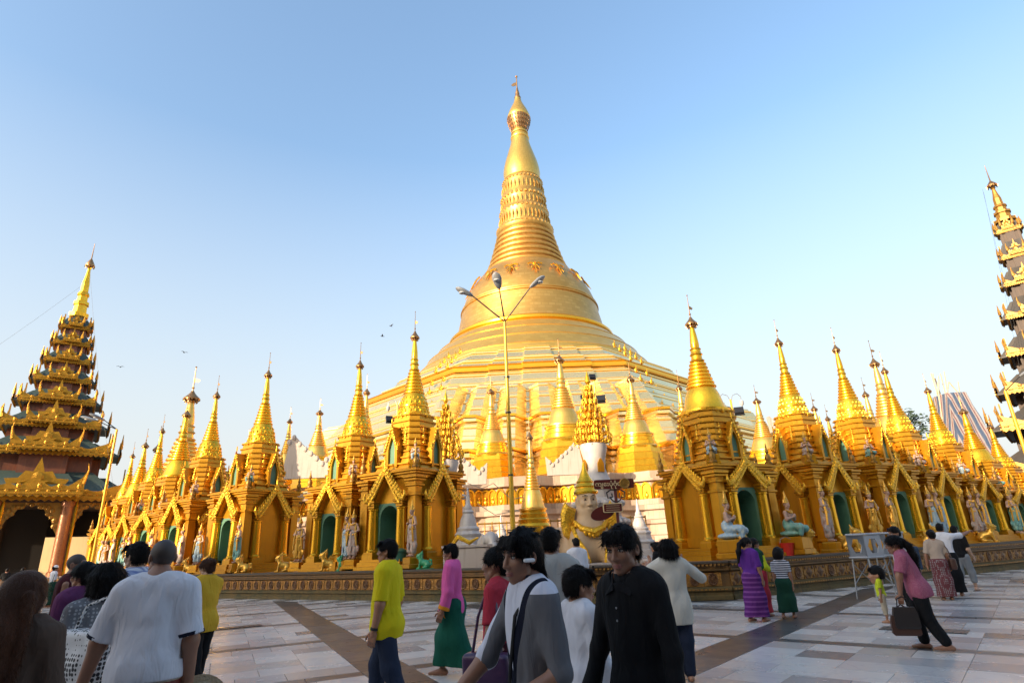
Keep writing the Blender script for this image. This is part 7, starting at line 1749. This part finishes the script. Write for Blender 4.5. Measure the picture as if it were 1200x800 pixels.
# --- group at the left
p1 = person('person', 'woman with long brown hair and brown top in the lower left corner', P(40, 3.3), 8, 1.57, 'c_brown', ('trousers', 'c_black'), 'long', 'skin_light', res=.010, sleeve=.85, hem=-.10, loose=.022, hairmat='hair_brown', arms=(((.2, .12, -1), (.0, .55, -.8)), ((-.35, .05, -1), (-.1, .45, -.9))), head=(0, -8, 0))
p2 = person('person', 'bald man in white polo shirt seen from behind, beige trousers', P(191, 4.2), 14, 1.77, 'c_polo', ('trousers', 'c_khaki'), 'shaved', 'skin_dark', res=.0095, sleeve=.50, hem=-.015, loose=.024, build=1.05, belly=.012, head=(3, 32, 0), hairmat='hair_shaved', collar='c_bluegrey', arms=(((.20, -.02, -1), (.02, .18, -1)), ((-.36, .10, -1), (-.30, .16, -1))), legs=walk(.18))
p3 = person('person', 'woman with short black hair and grey floral vest carrying a printed bag', P(131, 4.75), 62, 1.60, 'c_grey_floral', ('trousers', 'c_black'), 'bob', 'skin_light', res=.011, sleeve=.34, hem=-.10, loose=.02, build=1.1, arms=(((.15, .2, -1), (-.2, .9, .1)), ((-.22, -.05, -1), (.15, .95, .05))))
p4 = person('person', 'woman in plum blouse facing left behind the floral vest', P(106, 5.8), 78, 1.63, 'c_purple_top', ('skirt', 'c_brown'), 'bun', 'skin_mid', res=.012, hem=-.08, loose=.02, sleeve=.5)
p5 = person('person', 'monk with shaved head and bare shoulder in maroon robe', P(92, 7.0), -62, 1.74, 'c_maroon', ('skirt', 'c_maroon'), 'shaved', 'skin_dark', res=.012, sleeve=0, hem=-.25, loose=.035, hairmat='hair_shaved', head=(0, -20, 0), robe=True, neckcut=.02)
p6 = person('person', 'man in blue plaid shirt and glasses looking left', P(164, 5.7), 80, 1.79, 'c_plaid', ('trousers', 'c_jeans'), 'short', 'skin_light', res=.012, sleeve=.5, hem=-.08, loose=.02, head=(0, -6, 0))
p7 = person('person', 'woman in yellow blouse and black cropped trousers holding a phone', P(247, 8.6), 66, 1.63, 'c_yellow', ('trousers', 'c_black'), 'bun', 'skin_light', res=.013, sleeve=.6, hem=-.09, loose=.024, build=1.12, bot_len=.80, hairmat='hair_brown', arms=(((.15, .5, -1), (-.1, .7, .6)), ((-.2, .35, -1), (.15, .8, .5))), legs=walk(.2), head=(-14, 0, 0))
# --- two men walking in the middle
m1 = person('person', 'man in lemon yellow T-shirt and dark jeans walking left', P(456, 6.9), 82, 1.76, 'c_lemon', ('trousers', 'c_jeans'), 'short', 'skin_mid', res=.011, sleeve=.5, hem=-.09, loose=.022, belly=.012, build=1.04, arms=(((.12, -.12, -1), (.03, .25, -1)), ((-.14, .02, -1), (-.02, .22, -1))), legs=walk(.30), head=(4, 4, 0))
def pinkm(c, arm, T):
    mi = np.zeros(len(c), int); z = c[:, 2]
    for s_ in (1, -1):
        w_ = arm[s_][2]; mi[np.linalg.norm(c - w_, axis=1) < .11] = 1
    mi[(z < T(0, 0, -.045)[2]) & (np.abs(c[:, 0]) < .04)] = 1
    return mi
m2 = person('person', 'man in pink jacket with orange cuffs and dark green sarong walking left', (-1.0, 8.9), 84, 1.70, ['c_pink', 'c_orange'], ('skirt', 'c_green'), 'short', 'skin_dark', res=.012, sleeve=.95, hem=-.09, loose=.030, mats={'top': pinkm}, arms=(((.12, .12, -1), (.0, .55, -1)), ((-.2, .0, -1), (-.05, .40, -1))), legs=walk(.34), bot_len=.90, build=1.06, collar='c_orange')
# --- middle distance
d1 = person('person', 'man in white shirt and black trousers standing by the wall, back turned', (1.35, 15.0), 15, 1.74, 'c_white', ('trousers', 'c_black'), 'short', 'skin_dark', res=.018, sleeve=.8, hem=-.01, loose=.024, fine=False, face=False, arms=(((.15, .15, -1), (-.1, .6, -.6)), ((-.15, .15, -1), (.1, .6, -.6))))
d2 = person('person', 'woman in cream blouse and dark trousers raising a camera, seen from behind', P(782, 8.0), -4, 1.60, 'c_cream', ('trousers', 'c_jeans'), 'bob', 'skin_mid', res=.012, sleeve=.75, hem=-.14, loose=.026, build=1.08, arms=(((.75, .35, -.55), (-.62, .55, .75)), ((-.75, .35, -.55), (.62, .55, .75))), face=False)
d3 = person('person', 'small figure in black beside the human-headed lion', (3.55, 16.3), 60, 1.55, 'c_black', ('skirt', 'c_black'), 'bob', 'skin_mid', res=.02, sleeve=.9, fine=False, arms=(((.1, .4, -1), (0, .9, .1)), ((-.1, .3, -1), (0, .9, 0))))
d4 = person('person', 'woman in purple top and striped violet sarong with a ponytail', (4.7, 12.9), -55, 1.58, 'c_violet', ('skirt', 'c_violet_skirt'), 'pony', 'skin_dark', res=.014, sleeve=.5, hem=-.08, loose=.02, fine=False, head=(-14, -20, 0), arms=(((.12, .05, -1), (.02, .2, -1)), ((-.15, .1, -1), (0, .3, -1))), legs=walk(.15), bot_len=.93)
d5 = person('person', 'person in lime top and green shawl behind the woman in purple', (5.15, 13.7), -70, 1.55, ['c_lime', 'c_darkgreen'], ('skirt', 'c_red'), 'bun', 'skin_dark', res=.016, sleeve=.8, hem=-.05, loose=.02, fine=False, mats={'top': lambda c, arm, T: ((c[:, 1] < .0) | (c[:, 2] > T(0, 0, .25)[2])).astype(int)}, arms=(((.1, .2, -1), (.1, .7, -.5)), ((-.1, .5, -1), (0, .9, -.2))))
d6 = person('person', 'child in striped shirt beside the woman in purple', (5.45, 13.2), -40, 1.30, 'c_stripe', ('skirt', 'c_darkgreen'), 'boy', 'skin_dark', res=.016, sleeve=.4, hem=-.06, fine=False, child=True, legs=walk(.2), bot_len=.85)
# --- right
r1 = person('person', 'woman in rose blouse and black trousers hurrying left with bags', (5.75, 9.25), 52, 1.56, 'c_rose', ('trousers', 'c_black'), 'pony', 'skin_dark', res=.011, sleeve=.42, hem=-.09, loose=.02, lean=14, build=1.08, head=(-8, 10, 0), arms=(((.45, -.45, -.8), (.25, .5, -.8)), ((-.12, .28, -1), (-.05, .15, -1))), legs=(((.05, .34, -1), (.02, -.10, -1)), ((-.05, -.10, -1), (.0, -.50, -1))), bot_len=.93)
r2 = person('person', 'man in white shirt with a blue backpack behind the woman in rose', (7.05, 11.6), 75, 1.66, 'c_white', ('trousers', 'c_black'), 'short', 'skin_dark', res=.013, sleeve=.5, hem=-.05, loose=.022, fine=False, head=(-4, 20, 0))
r3 = person('person', 'toddler in pale yellow shirt in front of the grey stools', (6.75, 12.0), 60, .88, 'c_lime', ('trousers', 'c_khaki'), 'boy', 'skin_mid', res=.012, sleeve=.4, fine=False, child=True, bot_len=.7)
r4 = person('person', 'woman with tan top, patterned sarong and brown shoulder bag', (10.1, 15.2), -20, 1.56, 'c_tan', ('skirt', 'c_pattern_skirt'), 'bun', 'skin_dark', res=.014, sleeve=.45, hem=-.05, fine=False, face=False, arms=(((.18, .05, -1), (.1, .1, -1)), ((-.22, .05, -1), (-.08, .12, -1))))
r5 = person('person', 'man in white shirt and dark sarong pointing to the right', (10.9, 16.0), -45, 1.72, 'c_white', ('skirt', 'c_black'), 'short', 'skin_dark', res=.014, sleeve=.55, hem=-.04, fine=False, head=(6, -10, 0), arms=(((.55, .75, .05), (.5, .8, .28)), ((-.12, .05, -1), (0, .2, -1))))
r6 = person('person', 'person in black shirt and grey cropped trousers beside the pointing man', (11.95, 17.0), -60, 1.66, 'c_black', ('trousers', 'c_greytrouser'), 'short', 'skin_light', res=.014, sleeve=.45, fine=False, bot_len=.78, legs=walk(.28), arms=(((.12, .1, -1), (0, .6, -.8)), ((-.12, .1, -1), (0, .6, -.8))))
r7 = person('person', 'person in brown jacket and straw hat at the right edge', (10.55, 11.0), 70, 1.60, 'c_brown', ('trousers', 'c_black'), 'short', 'skin_mid', res=.014, sleeve=.9, hem=-.1, loose=.03, fine=False, arms=(((.15, .35, -1), (0, .95, -.1)), ((-.15, .3, -1), (0, .95, -.1))))
# --- far left, small
far = [(33, 31, 'c_white', 'c_navy', 20, 'far figure in white shirt and navy sarong by the orange cart'), (70, 27, 'c_white', 'c_darkgreen', -30, 'far figure in white behind the monk, left side'), (118, 30, 'c_lime', 'c_black', 120, 'far figure in lime shirt at the foot of the yellow pole'), (132, 31, 'c_black', 'c_brown', 60, 'far figure in dark clothes right of the yellow pole'), (100, 29, 'c_bluegrey', 'c_black', 170, 'far figure in blue-grey between monk and yellow pole'), (104, 34, 'c_cream', 'c_maroon', -90, 'far figure in cream near the left pavilion steps'), (15, 36, 'c_black', 'c_brown', 40, 'far dark figure on the left pavilion steps')]
for i, (px, Y, a, b, hd, lab) in enumerate(far):
    person('person', lab, P(px, Y), hd, 1.62 + .02 * (i % 3), a, ('skirt', b), 'bun' if i % 2 else 'short', 'skin_dark', res=.026, sleeve=.5, fine=False, face=False, arms=(DOWN_R, ((-.2, .3, -1), (0, .8, -.4))))

# ================================================================ what they carry and wear
def wpt(info, q): return world_of(info, q)
# white earpiece on the front man's left ear
t = thing('earpiece', 'white wireless earpiece on the left ear of the front young man', 'earpiece', wpt(f1, f1['Hd'] + f1['Hm'] @ (V3((-.094, .012, -.006)) * f1['hs'])), R(118 + 8)); q = MB(); q.box((0, .012, -.004), (.014, .062, .018), bev=.005); q.build('shell', 'plastic_white', t)
# book in his hand
hw = f1['arm'][-1][2]; t = thing('notebook', 'flat brown notebook in the hand of the front young man', 'book', wpt(f1, hw + V3((.05, .10, .01))), R(100)); q = MB(); q.box((0, 0, 0), (.16, .23, .012)); q.box((0, 0, .008), (.155, .225, .006)); q.build('cover', 'leather_brown', t)
# shoulder bag with strap
def soft_bag(label, info, side, size, mt, drop, fwd=.0, strap=True, cat='bag', xo=.06):
    a = info['arm'][side]; sh = info['T'](side * .09, 0, .30); H_ = info['H']
    c = info['T'](side * (.11 + xo), fwd, drop); o = wpt(info, c)
    t = thing('bag', label, cat, o, info['root'].rotation_euler.z); w_, d_, h_ = size
    s = SDF(.03); s.box((0, 0, -h_ / 2), (d_ / 2, w_ / 2, h_ / 2), .04); s.ell((0, 0, -h_ * .6), (d_ * .62, w_ * .5, h_ * .38))
    v, q = s.mesh(.011, post=lambda f, X, Y, Z: f + wob(X, Y, Z, .005, 28, 5)); put('bag_body', np_mesh('bag_body', [(v, q, 0)], [mt]), t)
    if strap:
        q = MB(); top = wpt(info, sh) - Vector(o); top = Matrix.Rotation(-t.rotation_euler.z, 3, 'Z') @ top; top = top + Vector((0, 0, .035))
        for e in (-1, 1): q.tube([(0, e * w_ * .32, -.02), (top.x * .5 + side * .03, e * w_ * .22, top.z * .5), (top.x, top.y + e * .02, top.z)], .011, 6)
        q.build('strap', mt, t)
    return t
soft_bag('purple leather shoulder bag of the woman in red', f5, -1, (.36, .14, .27), 'leather_purple', .03)
bg_ = soft_bag('white bag with black dot print carried by the woman in the floral vest', p3, -1, (.46, .14, .36), 'bag_print', .14, fwd=.24, xo=.06)
bg_.location = at(101, 737, 4.42)
soft_bag('brown leather shoulder bag of the woman in the patterned sarong', r4, 1, (.34, .13, .26), 'leather_brown', .06)
soft_bag('blue backpack on the man in white behind the woman in rose', r2, -1, (.14, .26, .40), 'c_denim', .26, fwd=-.13, strap=False, xo=-.12)
soft_bag('dark green shoulder bag of the far figure behind the monk', FIG[-6], 1, (.4, .16, .34), 'c_darkgreen', .08)
for k, (dz_, sz) in enumerate(((-.02, (.30, .12, .28)), (-.13, (.34, .10, .26)))):
    hd = r1['arm'][-1][2]; o = wpt(r1, hd + V3((-.02, .03 * k, -.14 + dz_))); t = thing('handbag', ('dark brown handbag in the hand of the woman in rose', 'grey-brown bag hanging below the dark handbag of the woman in rose')[k], 'bag', o, r1['root'].rotation_euler.z + .3)
    q = MB(); q.loft([[(x * sz[1] * .5 * f, y * sz[0] * .5 * f, z) for x, y in ((-1, -1), (1, -1), (1, 1), (-1, 1))] for f, z in ((.9, -sz[2]), (1.05, -sz[2] * .9), (1.0, -sz[2] * .3), (.86, 0))], True, True); q.build('bag_body', ('leather_dark', 'leather_brown')[k], t)
    q = MB(); q.tube([(0, -.08, 0), (0, -.06, .10), (0, 0, .14), (0, .06, .10), (0, .08, 0)], .009, 6); q.build('handle', ('leather_dark', 'leather_brown')[k], t)
# camera strap on the front man, belt and hats, glasses, watch, phone
T = f1['T']; q = MB(); pts = [T(-.055, .02, .318), T(-.035, .068, .25), T(-.01, .082, .12), T(.02, .085, .0), T(.03, .075, -.06)]
q.tube([tuple(x) for x in pts], .009, 6); o = q.build('camera_strap', 'strap_black', f1['root'])
T = p2['T']; q = MB(); rg = []
for (e, z) in ((.0, .010), (.004, .012), (.004, -.010), (.0, -.012)): rg.append([tuple(T((.122 + e) * math.cos(a), -.004 + (.096 + e) * math.sin(a), -.030 + z)) for a in [2 * math.pi * i / 28 for i in range(28)]])
q.loft(rg); q.build('belt', 'belt_red', p2['root'])
for sd_ in (1, -1):   # striped sleeve trim of the polo shirt
    a, e, w_ = p2['arm'][sd_]; c = a + (e - a) * .87; F_ = frame(e - a, (0, 1, .1)); q = MB(); rg = []
    for r_, z in ((.080, -.012), (.088, -.010), (.088, .010), (.080, .012)): rg.append([tuple(c + F_ @ V3((r_ * math.cos(t_), r_ * math.sin(t_), z))) for t_ in [2 * math.pi * i / 18 for i in range(18)]])
    q.loft(rg); q.build('sleeve_trim', 'c_navy', p2['root'], smooth='all')
hd = p2['arm'][1][2]; t = thing('straw_hat', 'brown straw hat held low by the man in the white polo', 'hat', wpt(p2, hd + V3((.06, .10, -.13))), R(20)); q = MB(); q.lathe([(.17, 0), (.175, .008), (.10, .02), (.095, .09), (.07, .11), (.0, .115)], 22); b = q.build('hat_body', 'straw', t, smooth=True); t.rotation_euler = (R(60), R(10), R(30))
t = thing('straw_hat', 'brown brimmed hat on the person at the right edge', 'hat', wpt(r7, r7['Hd'] + V3((0, 0, .075))), 0); q = MB(); q.lathe([(.20, -.02), (.205, -.01), (.11, .015), (.10, .10), (.07, .12), (.0, .125)], 22); q.build('hat_body', 'straw', t, smooth=True)
t = thing('cap', 'white cap on the far figure behind the monk', 'hat', wpt(FIG[-6], FIG[-6]['Hd'] + V3((0, 0, .05))), 0); q = MB(); q.lathe([(.105, 0), (.11, .01), (.10, .06), (.06, .1), (0, .11)], 14); q.build('cap_body', 'plastic_white', t, smooth=True)
g = MB()
for s_ in (-1, 1):
    g.tube([(s_ * .032 + .020 * math.cos(a), .094, .012 + .015 * math.sin(a)) for a in [2 * math.pi * i / 12 for i in range(13)]], .0022, 5); g.tube([(s_ * .052, .092, .015), (s_ * .08, .02, .015)], .002, 5)
g.tube([(-.012, .096, .014), (.012, .096, .014)], .002, 5)
t = thing('glasses', 'thin black glasses on the man in plaid', 'glasses', wpt(p6, p6['Hd']), R(80 - 6)); g.build('frame', 'strap_black', t)
w_ = m1['arm'][1][2]; e = m1['arm'][1][1]; F_ = frame(e - w_, (0, 1, .1)); q = MB()
for sd_ in (-1,):
    w_ = m1['arm'][sd_][2]; e = m1['arm'][sd_][1]; F_ = frame(e - w_, (0, 1, .1)); c = w_ + nv(e - w_) * .03; rg = []
    for r_, z in ((.037, -.014), (.041, -.012), (.041, .012), (.037, .014)): rg.append([tuple(c + F_ @ V3((r_ * math.cos(t_), r_ * math.sin(t_), z))) for t_ in [2 * math.pi * i / 16 for i in range(16)]])
    q.loft(rg)
q.build('wristwatch', 'strap_black', m1['root'])
hd = p7['arm'][1][2]; t = thing('phone', 'dark phone held up by the woman in yellow', 'phone', wpt(p7, hd + V3((-.05, .09, .04))), R(66)); q = MB(); q.box((0, 0, 0), (.075, .012, .15), bev=.004); q.build('case', 'phone', t)
hd = d2['Hd'] + V3((0, .2, .01)); t = thing('compact_camera', 'small camera held up by the woman in the cream blouse', 'camera', wpt(d2, hd), 0); q = MB(); q.box((0, 0, 0), (.12, .03, .07), bev=.006); q.lathe([(.026, .015), (.026, .045), (.02, .05)], 12); q.build('camera_body', 'phone', t)
